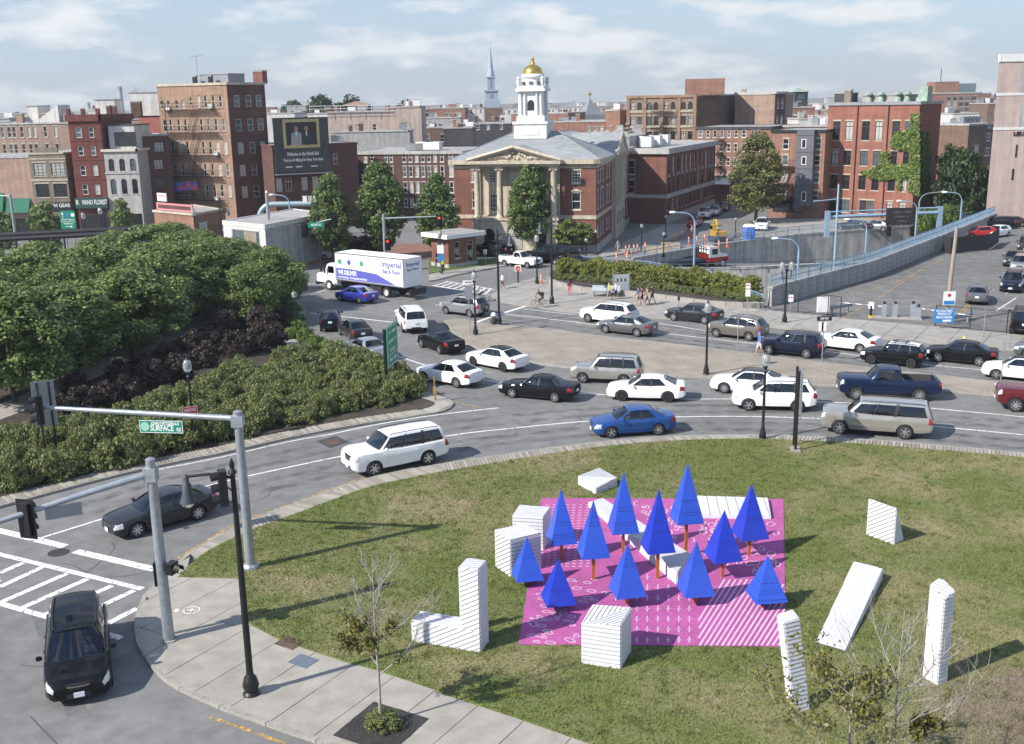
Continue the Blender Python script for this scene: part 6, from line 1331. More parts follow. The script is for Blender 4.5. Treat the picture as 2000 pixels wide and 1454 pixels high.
def win_mesh(w, h, style, fm, wm, sm):
    key = (round(w, 1), round(h, 1), style, fm.name, wm.name, sm.name)
    if key in WINM: return WINM[key]
    mb = MB(); t = min(.08, w*.12); y0, y1 = .04, .11
    mb.box(-w/2, -w/2+t, y0, y1, 0, h); mb.box(w/2-t, w/2, y0, y1, 0, h); mb.box(-w/2+t, w/2-t, y0, y1, 0, t); mb.box(-w/2+t, w/2-t, y0, y1, h-t, h)
    if style in ('sash', 'arch', 'hood'): mb.box(-w/2+t, w/2-t, y0+.012, y1-.01, h*.5-.035, h*.5+.035)
    if style in ('multi', 'loft'):
        for i in (1, 2) if style == 'multi' else (1,): mb.box(-w/2+w*i/(3 if style == 'multi' else 2)-.022, -w/2+w*i/(3 if style == 'multi' else 2)+.022, y0+.02, y1-.012, t, h-t)
        for i in (1, 2, 3) if style == 'multi' else (): mb.box(-w/2+t, w/2-t, y0+.024, y1-.016, h*i/4-.02, h*i/4+.02)
        if style == 'loft': mb.box(-w/2+t, w/2-t, y0+.02, y1-.01, h*.72-.05, h*.72+.05)
    mb.box(-w/2-.08, w/2+.08, -.07, .035, -.14, -.005, 1)
    if style != 'arch': mb.box(-w/2-.08, w/2+.08, -.03, .035, h+.005, h+.2, 1)
    if style == 'hood':
        mb.add([(-w/2-.2, -.16, h+.2), (w/2+.2, -.16, h+.2), (w/2+.2, .03, h+.2), (-w/2-.2, .03, h+.2), (0, -.16, h+.2+w*.3), (0, .03, h+.2+w*.3)], [(0, 1, 4), (3, 5, 2), (0, 4, 5, 3), (1, 2, 5, 4), (0, 3, 2, 1)], 1)
    if style == 'arch':                                     # round head cut into the wall colour
        n = 8; r = w/2; zc = h-r
        for i in range(n):
            a0, a1 = math.pi*i/n, math.pi*(i+1)/n; p0, p1 = (r*math.cos(a0), zc+r*math.sin(a0)), (r*math.cos(a1), zc+r*math.sin(a1))
            mb.add([(p0[0], -.002, p0[1]), (p1[0], -.002, p1[1]), (p1[0], -.002, h+.004), (p0[0], -.002, h+.004)], [(3, 2, 1, 0)], 2)
            mb.add([(p0[0], -.002, p0[1]), (p1[0], -.002, p1[1]), (p1[0], .10, p1[1]), (p0[0], .10, p0[1])], [(0, 1, 2, 3)], 2)
            q0, q1 = (1.14*r*math.cos(a0), zc+1.14*r*math.sin(a0)), (1.14*r*math.cos(a1), zc+1.14*r*math.sin(a1))
            mb.add([(p0[0], -.04, p0[1]), (p1[0], -.04, p1[1]), (q1[0], -.04, q1[1]), (q0[0], -.04, q0[1])], [(0, 1, 2, 3)[::-1]], 1)
    me = mb.mesh('window', [fm, sm, wm]); pn = [MB().add([(-w/2+.01, .085, .01), (w/2-.01, .085, .01), (w/2-.01, .085, h-.01), (-w/2+.01, .085, h-.01)], [(0, 1, 2, 3)]).mesh('pane', m) for m in PANES]
    WINM[key] = (me, pn); return WINM[key]
class Bld:
    def __init__(s, name, label, p0, p1, dep, h, wm, group=None, cat='building', skew=0.0, roofm=None):
        s.p0, s.p1 = Vector(p0[:2]), Vector(p1[:2]); d = s.p1-s.p0; s.W = d.length; s.ang = math.atan2(d.y, d.x); s.D = dep; s.h = h; s.wm = wm; s.sk = skew
        s.root = thing(name, label, cat, (s.p0.x, s.p0.y, 0), s.ang, group); s.ca, s.sa = math.cos(s.ang), math.sin(s.ang); s.roofm = roofm or ROOFG
        s.foot = [(0, 0), (s.W, 0), (s.W+skew, dep), (skew, dep)]; s.pr = random.Random(hash(label) % 999 if False else len(label)*7+int(s.W*10))
    def loc(s, x, y): dx, dy = x-s.p0.x, y-s.p0.y; return (dx*s.ca+dy*s.sa, -dx*s.sa+dy*s.ca)
    def fpt(s, f):
        a = s.foot[f]; b = s.foot[(f+1) % 4]; return Vector(a), Vector(b)
    def pix(s, px, py, f=0, off=0.0):                        # photo pixel to (along, height) on face f
        a, b = s.fpt(f); t = (b-a).normalized(); nrm = Vector((t.y, -t.x)); a = a+nrm*off
        d = ray(px, py); dl = Vector((d.x*s.ca+d.y*s.sa, -d.x*s.sa+d.y*s.ca)); o = Vector(s.loc(0, 0)); k = (a-o).dot(nrm)/dl.dot(nrm); q = o+dl*k-a; return q.dot(t), CAM_H+d.z*k
    def grid(s, xs, ys, f=0, yref=None, xref=None, wpx=None, style='sash'):
        """xs: list of (left, right) pixel columns; ys: list of (top, bottom) pixel rows -> list of windows"""
        yref = yref or ys[0][0]; xref = xref or xs[0][0]; out = []
        for a, b in xs:
            s0, s1 = s.pix(a, yref, f)[0], s.pix(b, yref, f)[0]
            for t, u in ys: out.append((s0, s1, s.pix(xref, u, f)[1], s.pix(xref, t, f)[1], style))
        return out
    def wall(s, f, wins=(), z0=0, z1=None, fm=None, sm=None, wm=None, skip=0):
        z1 = s.h if z1 is None else z1; a, b = s.fpt(f); L_ = (b-a).length; t = (b-a)/L_; nrm = Vector((t.y, -t.x)); fm = fm or TRIMW; sm = sm or STONE_G; wm = wm or s.wm
        wins = [(max(.05, w[0]), min(L_-.05, w[1]), max(z0+.05, w[2]), min(z1-.1, w[3]), w[4] if len(w) > 4 else 'sash') for w in wins]; wins = [w for w in wins if w[1]-w[0] > .2 and w[3]-w[2] > .2]
        xs = sorted({0, L_} | {x for w in wins for x in w[:2]}); zs = sorted({z0, z1} | {z for w in wins for z in w[2:4]}); mb = MB(); P = lambda x, z, o=0: (a.x+t.x*x-nrm.x*o, a.y+t.y*x-nrm.y*o, z)
        for i in range(len(xs)-1):
            for j in range(len(zs)-1):
                cx, cz = (xs[i]+xs[i+1])/2, (zs[j]+zs[j+1])/2
                if any(w[0] < cx < w[1] and w[2] < cz < w[3] for w in wins): continue
                mb.add([P(xs[i], zs[j]), P(xs[i+1], zs[j]), P(xs[i+1], zs[j+1]), P(xs[i], zs[j+1])], [(0, 1, 2, 3)])
        for w in wins:
            x0, x1, q0, q1 = w[:4]; c = [(x0, q0), (x1, q0), (x1, q1), (x0, q1)]
            for k in range(4): mb.add([P(*c[k]), P(*c[(k+1) % 4]), P(*c[(k+1) % 4], .2), P(*c[k], .2)], [(0, 1, 2, 3)])
        mb.build('wall', wm, s.root)
        an = math.atan2(t.y, t.x)
        for w in wins:
            ww, hh = w[1]-w[0], w[3]-w[2]; me, pn = win_mesh(ww, hh, w[4], fm, wm, sm)
            o = put('window', me, s.root, P((w[0]+w[1])/2, w[2]), an); o.scale = (ww/round(ww, 1) if round(ww, 1) else 1, 1, hh/round(hh, 1)); put('pane', s.pr.choice(pn), o)
        return s
    def box_(s, faces=(0, 1, 2, 3), wins={}, **k):
        for f in faces: s.wall(f, wins.get(f, ()), **k)
        return s
    def roof(s, over=.18, th=.35, mat=None, cm=None, para=.0):
        f = s.foot; MB().prism(f, s.h-.25, s.h-.02).build('roof', s.roofm, s.root)
        if over is not None:
            for i in range(4):
                a, b = s.fpt(i); L_ = (b-a).length; o = MB().box(-over, L_+over-.002, -over-.001*i, .16, 0, th).build('cornice', cm or STONE_G, s.root, (a.x, a.y, s.h-th+.06+para+.002*i), None, math.atan2(b.y-a.y, b.x-a.x))
        return s
    def band(s, z, hgt=.2, out=.07, mat=None, f=0, x0=None, x1=None, name='string_course'):
        a, b = s.fpt(f); L_ = (b-a).length; x0 = 0 if x0 is None else x0; x1 = L_ if x1 is None else x1
        return MB().box(x0-out*.5, x1+out*.5, -out, -.003, 0, hgt).build(name, mat or STONE_G, s.root, (a.x, a.y, z), None, math.atan2(b.y-a.y, b.x-a.x))
    def chimney(s, u, v, w_=.7, hh=1.4, mat=None, pots=2):
        o = MB().box(-w_/2, w_/2, -w_*.35, w_*.35, 0, hh).build('chimney', mat or s.wm, s.root, (u, v, s.h-.1)); MB().box(-w_/2-.06, w_/2+.06, -w_*.35-.06, w_*.35+.06, hh-.18, hh-.04).build('chimney_cap', STONE_G, o)
    def unit(s, u, v, d=(1.2, 1, .9), mat=None):
        o = MB().cbox((0, 0, d[2]/2+.15), d).build('rooftop_unit', mat or LEADG, s.root, (u, v, s.h-.03)); MB().lathe([(min(d[:2])*.36, 0), (min(d[:2])*.36, .08)], 10, (0, 0, d[2]+.15)).build('fan', IRONB, o)
    def penthouse(s, u0, u1, v0, v1, hh, mat, name='penthouse', rm=None):
        o = MB().box(u0, u1, v0, v1, s.h-.03, s.h+hh).build(name, mat, s.root); MB().box(u0-.1, u1+.1, v0-.1, v1+.1, s.h+hh, s.h+hh+.15).build('penthouse_roof', rm or ROOFG, o); return o
def PX(px, py, Y): return AtY(px, py, Y)
def mk(name, label, l, r, dep, top, wm, **k):
    """l / r: (px, py, Y) of the top corners of the front; top: pixel row of the top edge at l"""
    a, b = PX(*l), PX(*r); return Bld(name, label, a, b, dep, a.z if top is None else PX(l[0], top, l[2]).z, wm, **k)
def fire_escape(b, s0, s1, zs, f=0, dep=1.0):
    a, bb = b.fpt(f); an = math.atan2(bb.y-a.y, bb.x-a.x); fe = put('fire_escape', MB().box(s0, s0+.05, -.06, 0, zs[0]-.1, zs[-1]+1).mesh('fire_escape', IRONB), b.root, (a.x, a.y, 0), an)
    for z in zs:
        mb = MB()
        for i in range(12): y = -dep*i/11-.02; mb.box(s0, s1, y-.025, y+.012, z-.03, z)
        mb.build('platform', IRONB, fe); rl = MB()
        for q in (1.0, .5): rl.box(s0, s1, -dep-.03, -dep, z+q-.025, z+q+.025)
        n = int((s1-s0)/.35)
        for i in range(n+1): x = s0+(s1-s0)*i/n; rl.box(x-.014, x+.014, -dep-.027, -dep-.003, z, z+1)
        for x in (s0, s1): rl.box(x-.02, x+.02, -dep, 0, z+.96, z+1.0); rl.tube([(x, -dep, z), (x, -.02, z-.8)], .025, 4)
        stuff(rl.build('guard_rail', IRONB, fe))
    for k, (z, z2) in enumerate(zip(zs, zs[1:])):
        m = s0+(s1-s0)*.45; x0, x1 = m, m+(z2-z)*.42; mb = MB(); 
        for y in (-.25, -.75): mb.tube([(x0, y, z), (x1, y, z2)], .035, 4)
        for i in range(9): t = (i+.5)/9; mb.box(x0+(x1-x0)*t-.1, x0+(x1-x0)*t+.1, -.75, -.25, z+(z2-z)*t-.02, z+(z2-z)*t+.01)
        stuff(mb.build('stair', IRONB, fe))
def sign_board(parent, c, w_, h_, an, mat, txt=(), tm=None, name='shop_sign', th=.08):
    o = MB().box(-w_/2, w_/2, -th, 0, -h_/2, h_/2).build(name, mat, parent, c, None, an)
    for s_, dx, dz, sz, wd in txt: text(s_, sz, tm or TRIMW, o, (dx, -th-.004, dz), (math.pi/2, 0, 0), width=wd)
    return o
R2 = lambda *a: [a[i:i+2] for i in range(0, len(a), 2)]
# ---------------- the row on the left
b = mk('tenement', 'tan brick tenement block behind the shops at the left edge', (-70, 243, 180), (140, 237, 178), 14, None, BR_LT)
b.box_((1, 2, 3)); b.wall(0, b.grid(R2(-45, -38, -20, -13, 2, 8, 15, 22, 25, 31, 40, 46, 54, 60, 65, 71, 86, 92, 106, 112), [(250, 270), (284, 304), (320, 340)], yref=260), fm=CREAM).roof(.12, .25)
for px in (24, 75, 122): u, z = b.pix(px, 237); b.chimney(u, 2.5, 1.1, 1.7)
u, _ = b.pix(48, 240); b.penthouse(u-1, u+.8, 3, 7, 2.6, STUCW, 'stair_bulkhead'); u, _ = b.pix(85, 237)
b.unit(u+3, 3, (1.6, 1.4, 1.2)); o = MB().add([(u-1.8, 2, b.h), (u+1.6, 2, b.h), (u+1.6, 6, b.h), (u-1.8, 6, b.h), (u-1.8, 2, b.h+.6), (u+1.6, 2, b.h+2.8), (u+1.6, 6, b.h+2.8), (u-1.8, 6, b.h+.6)], [(4, 5, 6, 7), (0, 1, 5, 4), (1, 2, 6, 5), (2, 3, 7, 6), (3, 0, 4, 7)]).build('skylight', STUCW, b.root)
b = mk('corner_shop', 'low salmon walled shop with green awnings at the left edge', (-80, 308, 158), (58, 306, 158), 12, None, BR_PINK)
AWN = M('green_canvas', (.015, .13, .075), .8, var=.1, vs=2)
b.box_((0, 1, 2, 3)).roof(.08, .3)
for x0, x1, t_, u_ in ((-60, 12, 378, 412), (14, 62, 388, 414)):
    s0, z1 = b.pix(x0, t_); s1, z0 = b.pix(x1, u_); z0 = max(z0, 2.2); o = MB().add([(s0, -.02, z1), (s1, -.02, z1), (s1, -1.2, z0), (s0, -1.2, z0), (s1, -.02, z0), (s0, -.02, z0)], [(0, 3, 2, 1), (1, 2, 4), (0, 5, 3)]).build('awning', AWN, b.root)
MB().box(.5, b.W-.6, -.03, .0, .3, 2.4).build('shop_window', PANES[0], b.root)
b = mk('brick_shop', 'grey brown two storey shop with stepped parapet', (55, 300, 157), (126, 297, 157), 14, None, BR_GRY)
ws = b.grid([(64, 89), (98, 125)], [(319, 344)], style='multi')+b.grid([(69, 95), (104, 130)], [(360, 386)], style='multi')
b.wall(0, ws, fm=DARKW, sm=STONE_B).box_((1, 2, 3)).roof(.1, .25, cm=STONE_B)
MB().prism([(b.W*.2, .02), (b.W*.8, .02), (b.W*.8, .4), (b.W*.2, .4)], b.h-.02, b.h+.75).build('parapet', BR_GRY, b.root)
b.band(b.pix(90, 352)[1]-.15, .3, .06, STONE_B); b.band(b.pix(90, 316)[1]+.3, .18, .05, STONE_B)
s0, z1 = b.pix(82, 396); s1, z0 = b.pix(140, 412); sign_board(b.root, ((s0+s1)/2, -.02, (z0+z1)/2), s1-s0, z1-z0, 0, IRONB, [('GH GEAR', .6, .15, .75, 2.8)])
MB().box(.3, b.W-.3, -.02, .0, .3, 2.7).build('shop_window', PANES[0], b.root)
b = mk('row_house', 'narrow dark red five storey brick house over the florist', (131, 226, 156), (194, 224, 156), 13, None, BR_RD2)
ws = b.grid([(147, 158), (172, 182)], [(249, 270), (286, 305), (323, 344), (361, 381)])
b.wall(0, ws, fm=TRIMW, sm=BR_RD2).box_((1, 2, 3)).roof(.28, .9, cm=BR_RD2)
for yy in (276, 314, 352): b.band(b.pix(160, yy)[1], .14, .05, BR_RD2)
for x in (0.2, b.W/2, b.W-.2): MB().box(x-.25, x+.25, -.2, .3, b.h, b.h+.9).build('pinnacle', BR_RD2, b.root)
rl = MB()
for k in range(20): x = .4+(b.W-.8)*k/19; rl.box(x-.02, x+.02, .0, .04, b.h, b.h+.8)
rl.box(.2, b.W-.2, -.01, .05, b.h+.76, b.h+.84); stuff(rl.build('parapet_rail', CREAM, b.root))
s0, z1 = b.pix(148, 387); s1, z0 = b.pix(213, 406); sign_board(b.root, ((s0+s1)/2, -.05, (z0+z1)/2), s1-s0, z1-z0, 0, M('florist_green', (.01, .055, .04), .6), [('R', -1.95, .1, .95, .42), ('MANO', -.5, .1, .95, 1.5), ('FLORIST', 1.4, .1, .95, 1.9)], th=.5)
MB().box(.2, b.W-.2, -.02, 0, .3, 3.0).build('shop_window', PANES[0], b.root)
b = mk('row_house', 'pale grey stone house with two rows of arched windows', (201, 293, 156), (267, 292, 156), 12, None, STONE_G)
ws = b.grid([(211, 222), (232, 243), (253, 264)], [(311, 335)], style='arch')+b.grid([(215, 226), (236, 247), (257, 268)], [(350, 380)], style='arch')
b.wall(0, ws, fm=DARKW).box_((1, 2, 3)).roof(.25, .35, cm=CREAM); b.band(b.pix(230, 340)[1], .22, .1)
o = b.penthouse(.6, b.W-.5, 1.2, 8, 3.3, STUCW, 'attic_storey', ROOFD)
for k in (.3, .62): MB().box(b.W*k-.05, b.W*k+1.5, 1.15, 1.19, b.h+.4, b.h+2.4).build('dormer_window', PANES[0], o)
MB().box(.2, b.W-.2, -.02, 0, .3, 3.0).build('shop_window', PANES[0], b.root)
b = mk('tenement', 'dark shaded building in the gap beside the tall fire escape block', (272, 264, 160), (330, 263, 163), 10, None, BR_DK)
ws = b.grid([(300, 320)], [(278, 298)], style='multi')+b.grid([(300, 318)], [(312, 332), (349, 367)], style='multi')
b.wall(0, ws, fm=DARKW, sm=BR_DK).box_((1, 2, 3)).roof(.1, .25)
b = mk('tenement', 'tan brick rear block with small arched windows above the pale house', (192, 234, 186), (312, 231, 186), 12, None, BR_LT)
b.wall(0, b.grid(R2(198, 203, 205, 209, 216, 221, 223, 228, 230, 234, 237, 242, 246, 250, 254, 258, 265, 270), [(244, 262)], style='arch'), fm=TRIMW).box_((1, 2, 3)).roof(.1, .2)
for px in (212, 220): b.chimney(b.pix(px, 234)[0], 1, .9, 2.4, BR_DK)
u = b.pix(178, 230)[0]; b.penthouse(-1.8, 1.6, 4, 8, 3.2, STUCW); u0 = b.pix(237, 230)[0]; b.penthouse(u0, b.W+.2, 5, 10, 4.3, STUCW); b.chimney(b.pix(264, 230)[0], 1.2, 1.6, 3.0, BR_DK)
b = mk('tenement', 'blank red painted gable wall left of the fire escape block', (271, 227, 176), (318, 224, 176), 8, None, M('red_paint_wall', (.36, .12, .10), .85, var=.1, vs=1)); b.box_().roof(None)
# ---------------- the tall fire escape block
cx = PX(442, 162, 161); lx = PX(306, 167, 166); rx = PX(516, 159, 165.5)
b = Bld('apartment_block', 'tall tan brick apartment block with fire escapes across its front', lx, cx, 12, cx.z, BR_TAN); rl_ = b.loc(rx.x, rx.y); b.foot = [(0, 0), (b.W, 0), rl_, (rl_[0]-b.W*.9, rl_[1]+3)]
cols = R2(313, 320, 326, 332, 342, 348, 355, 361)
ws = b.grid(cols, [(197, 214)], yref=205, style='arch')+b.grid(R2(370, 375), [(191, 206)], yref=200)+b.grid(R2(385, 391, 398, 405, 413, 420, 427, 434), [(187, 211)], yref=205)
for yt, yb, sh in ((233, 257, 5), (277, 302, 9), (320, 344, 13), (360, 384, 17)):
    ws += b.grid([(a+sh, c+sh) for a, c in R2(313, 320, 325, 331, 341, 347, 354, 360, 385, 391, 399, 405, 413, 420, 428, 435)], [(yt, yb)], yref=(yt+yb)/2, xref=380)
b.wall(0, ws, fm=CREAM, sm=BR_TAN)
ws = []
for yt, yb, sh in ((186, 209, 0), (232, 256, 4), (278, 301, 8), (322, 344, 12), (364, 387, 16)): ws += b.grid([(457+sh, 468+sh), (480+sh, 491+sh), (500+sh, 511+sh)], [(yt, yb)], f=1, yref=(yt+yb)/2, xref=480)
b.wall(1, ws, fm=CREAM, sm=BR_DK, wm=BR_DK).wall(2).wall(3).roof(.14, .35, cm=STONE_B); b.chimney(*[rl_[0]-.9, rl_[1]+.3], 1.7, 1.9, BR_RED)  # right side in dark brick, its shade put into the colour
for px in (364, 395): b.chimney(b.pix(px, 165)[0], 2, .6, 1.3, IRONB)
b.penthouse(b.W*.45, b.W*.85, 3, 7, 1.3, LEADG)
MB().tube([(b.W*.42, 3, b.h), (b.W*.42, 3, b.h+4.2)], .04, 4).tube([(b.W*.42-1.3, 3, b.h+3.9), (b.W*.42+1.2, 3, b.h+4.1)], .03, 4).build('antenna', LEADG, b.root)
zz = [b.pix(380, y)[1] for y in (390, 345, 304, 260, 215)]; fire_escape(b, b.pix(330, 300)[0], b.pix(430, 300)[0], zz)
ux, uz = b.pix(333, 353); bn = MB().grid([[(x, -1.06-.05*math.sin(x*3), uz-.1+z-.12*math.sin(x*.8)) for z in (0, -.7, -1.35)] for x in np.linspace(ux+.1, ux+6.0, 16)], 0).build('banner', M('banner_blue', (.06, .12, .45), .7, col2=(.55, .12, .18), vs=.9, ramp=(.5, .56)), b.root)
for px, py in ((330, 212), (413, 208), (327, 300), (424, 300), (425, 388)):
    s_, z_ = b.pix(px, py); MB().box(s_-.35, s_+.35, -.4, 0, z_-.25, z_+.25).build('air_conditioner', TRIMW, b.root)
# ---------------- billboard building
b = mk('brick_warehouse', 'dark brick building under the billboard', (531, 285, 158), (697, 282, 164), 12, None, BR_DK)
b.wall(0, b.grid(R2(539, 550, 557, 569, 589, 600, 610, 621), [(349, 375)], style='loft')+b.grid([(650, 659)], [(300, 322)]), fm=CREAM, sm=BR_DK).box_((1, 2, 3)).roof(.1, .3, cm=BR_DK); b.unit(b.W*.8, 3); b.unit(b.W*.9, 4, (1, 1, .7), TRIMW)
s0, z1 = b.pix(532, 231, 0, .6); s1, z0 = b.pix(646, 333, 0, .6); bb = thing('billboard', 'dark billboard with a gold framed double portrait on the brick building', 'billboard', (b.p0.x, b.p0.y, 0), b.ang); cxb, czb = (s0+s1)/2, (z0+z1)/2; bw, bh = s1-s0, z1-z0
MB().box(s0, s1, -.62, -.42, z0, z1).build('panel', M('billboard_print', (.045, .045, .045), .6, var=.3, vs=.6), bb)
for x in np.linspace(s0+.5, s1-.5, 6): MB().box(x-.06, x+.06, -.42, 0, z0+.3, z1-.3).build('bracket', IRONB, bb)
fx0, fx1, fz0, fz1 = s0+bw*.17, s0+bw*.83, z0+bh*.44, z0+bh*.97; GOLD = M('gold_frame_print', (.42, .35, .16), .5, var=.2, vs=4)
for x0, x1, q0, q1 in ((fx0, fx1, fz0, fz0+.42), (fx0, fx1, fz1-.42, fz1), (fx0, fx0+.42, fz0+.42, fz1-.42), (fx1-.42, fx1, fz0+.42, fz1-.42)): MB().box(x0, x1, -.635, -.622, q0, q1).build('picture_frame', GOLD, bb)
MB().box(fx0+.42, fx1-.42, -.63, -.622, fz0+.42, fz1-.42).build('picture', M('picture_dark', (.02, .014, .018), .6), bb)
for k, (x, sh) in enumerate(((.36, (.30, .30, .30)), (.64, (.03, .03, .035)))):
    cx_ = fx0+(fx1-fx0)*x; zt = fz0+(fz1-fz0)*.66; suit = M('print_suit%d' % k, sh, .7)
    MB().add([(cx_-.85, -.634, fz0+.43), (cx_+.85, -.634, fz0+.43), (cx_+.75, -.634, zt-.65), (cx_+.25, -.634, zt-.38), (cx_-.25, -.634, zt-.38), (cx_-.75, -.634, zt-.65)], [(0, 1, 2, 3, 4, 5)]).build('printed_figure', suit, bb)
    MB().add([(cx_+.30*math.cos(a), -.637, zt+.02+.42*math.sin(a)) for a in np.linspace(0, 6.28, 13)[:-1]], [tuple(range(12))]).build('printed_face', M('print_skin', (.30, .17, .12), .7), bb)
    MB().add([(cx_-.12, -.638, zt-.40), (cx_+.12, -.638, zt-.40), (cx_+.04, -.638, zt-1.1), (cx_-.04, -.638, zt-1.1)], [(0, 3, 2, 1)]).build('printed_shirt', TRIMW, bb)
LT = M('sign_white', (.7, .7, .68), .6)
text('Welcome to the North End', .72, LT, bb, (cxb, -.63, z0+bh*.33), (math.pi/2, 0, 0), width=bw*.58, shear=.3); text('Thank you for Making Our Home, Your Home', .6, LT, bb, (cxb, -.63, z0+bh*.22), (math.pi/2, 0, 0), width=bw*.72, shear=.3)
for x in (.24, .42, .70): MB().box(s0+bw*x-.5, s0+bw*x+.5, -.626, -.622, z0+bh*.085, z0+bh*.105).build('small_print', LT, bb)
MB().box(s0-.1, s1+.1, -1.3, -.3, z0-.35, z0-.22).build('catwalk', LEADG, bb)
# ---------------- long red row behind the street trees
b = mk('brick_row', 'long dark red brick row behind the street trees', (694, 297, 176), (905, 291, 172), 14, None, BR_DK)
b.wall(0, b.grid(R2(710, 717, 723, 730, 750, 757, 760, 767, 786, 793, 798, 805, 810, 817, 822, 829, 834, 841, 846, 853, 859, 867, 876, 885), [(299, 317), (326, 346), (357, 377), (390, 405)], yref=310, xref=800)).box_((1, 2, 3)).roof(.2, .5, cm=STONE_G); b.unit(b.W*.5, 4, (3, 2, 1)); b.unit(b.W*.62, 4, (4, 2, 1.2), TRIMW)
fire_escape(b, b.pix(696, 330)[0]+.2, b.pix(712, 330)[0], [b.pix(700, y)[1] for y in (380, 350, 320)])
# ---------------- the tan block with arched windows, its wing and penthouse
b = mk('loft_building', 'tan brick loft building with paired arched windows', (1225, 188, 205), (1361, 182, 203), 16, None, BR_TAN)
cx4 = lambda *v: [(1180+v[i]/4.04, 1180+v[i+1]/4.04) for i in range(0, len(v), 2)]
cc = cx4(210, 245, 262, 298, 340, 378, 390, 428, 470, 508, 527, 562, 608, 645, 662, 700)
b.wall(0, b.grid(cc, [(200, 216)], style='arch')+b.grid(cc, [(228, 246), (258, 274)], style='loft', yref=236), fm=DARKW, sm=STONE_B).wall(1, wm=BR_BRN).wall(2).wall(3).roof(.2, .5, cm=BR_TAN)  # right side browned: its shade is painted into the brick
for x in (190, 320, 455, 590, 715): s_ = b.pix(1180+x/4.04, 200)[0]; MB().box(s_-.3, s_+.3, -.16, 0, 3, b.h).build('pilaster', BR_TAN, b.root)
for y in (220, 250): b.band(b.pix(1290, y)[1], .3, .12, STONE_B)
fire_escape(b, b.pix(1272, 215)[0], b.pix(1312, 215)[0], [b.pix(1290, y)[1] for y in (276, 249, 217)])
b2 = mk('loft_building', 'blank brown brick rear wing of the tan loft building', (1361, 186, 206), (1442, 183, 216), 12, None, BR_BRN); b2.box_().roof(.08, .25)  # brown brick stands in for the shade on this tan side
b2 = mk('loft_building', 'lit tan brick block right of the loft building with dark end bays', (1436, 184, 212), (1514, 180, 208), 12, None, BR_LT); b2.wall(0).wall(1).box_((2, 3)).roof(.1, .3); b2.chimney(1, 2, .8, 1)
b3 = mk('loft_building', 'narrow dark brick end bay with stacked windows by the cupola', (1515, 180, 208), (1535, 181, 212), 8, None, BR_DK); b3.wall(0, b3.grid([(1518, 1522), (1526, 1531)], [(192, 212), (226, 246)], style='arch')).box_((1, 2, 3)).roof(.3, .4)
s0 = b.pix(1338, 182)[0]; MB().box(s0, s0+7.3, 4, 12, b.h-.05, b.h+2.9).build('penthouse', BR_OR, b.root)
# ---------------- red brick with fire escapes behind the big tree
b = mk('brick_row', 'red brick corner row behind the big street tree', (1360, 249, 192), (1508, 247, 186), 14, None, BR_OR)
b.wall(0, b.grid(cx4(745, 775, 805, 832, 860, 888, 915, 942, 972, 998, 1028, 1055, 1085, 1120, 1160, 1185, 1210, 1235), [(256, 269), (282, 296), (309, 323), (336, 351)], yref=262)).box_((1, 2, 3)).roof(.2, .4, cm=ROOFD)
fire_escape(b, b.pix(1397, 275)[0], b.pix(1413, 275)[0], [b.pix(1405, y)[1] for y in (356, 326, 300, 273)])
MB().add([(b.pix(1393, 362)[0], 0, 4.2), (b.pix(1432, 362)[0], 0, 4.2), (b.pix(1432, 362)[0], -2, 3.2), (b.pix(1393, 362)[0], -2, 3.2)], [(0, 3, 2, 1)]).build('awning', TRIMW, b.root)
# ---------------- arcaded brick printing house beside the school
p1, p2 = G(1300, 438), G(1394, 402); b = Bld('arcaded_building', 'long dark red brick building with tall arcaded windows beside the school', p1, p2, 14, HZ(p1, 291), BR_SCH)
n = 12; ws = []
for k in range(n):
    s0 = b.W*(k+.32)/n; s1 = b.W*(k+.78)/n
    ws += [(s0, s1, b.h*.66, b.h*.90, 'arch'), (s0, s1, b.h*.40, b.h*.62, 'loft'), (s0, s1, b.h*.17, b.h*.33, 'loft')]
b.wall(0, ws, fm=DARKW, sm=STONE_G).wall(3, [(3, 4.2, b.h*.66, b.h*.85), (3, 4.2, b.h*.4, b.h*.58), (8, 9.2, b.h*.66, b.h*.85), (8, 9.2, b.h*.4, b.h*.58)], sm=STONE_G).box_((1, 2)).roof(.45, .8, cm=STONE_G); b.band(b.h*.345, .5, .2); b.band(0, b.h*.1, .1, STONE_G, name='plinth'); b.band(b.h*.345, .5, .2, f=3)
for k in range(5): b.unit(b.W*.12+k*2.2, 4+k % 2, (1.6, 1.6, 1.5), TRIMW)
b.penthouse(1, 6, 6, 12, 1.6, LEADG)
# ---------------- brick with the grey bay
b = mk('tenement', 'red brick tenement with a grey clad bay and fire escapes', (1508, 255, 164), (1613, 252, 160), 12, None, BR_OR)
ws = b.grid([(1529, 1541)], [(271, 292), (304, 323), (337, 356), (370, 390)], xref=1535)+b.grid([(1592, 1604)], [(271, 292), (305, 323), (338, 357), (373, 392)], xref=1597)
b.wall(0, ws, fm=TRIMW, sm=STONE_B).box_((1, 2, 3)).roof(.15, .4, cm=IRONB); BAY = M('grey_cladding', (.10, .105, .125), .6, var=.06, vs=1)
s0, z1 = b.pix(1557, 254, 0, 1.2); s1, z0 = b.pix(1583, 404, 0, 1.2); by = MB().box(s0, s1, -1.2, 0, z0, z1).build('bay', BAY, b.root)
for y0, y1 in ((272, 290), (306, 322), (375, 393)):
    q0 = b.pix(1565, y1, 0, 1.2); q1 = b.pix(1575, y0, 0, 1.2); MB().box(q0[0], q1[0], -1.23, -1.2, q0[1], q1[1]).build('bay_window', TRIMW, by); MB().box(q0[0]+.1, q1[0]-.1, -1.24, -1.225, q0[1]+.1, q1[1]-.1).build('bay_pane', PANES[0], by)
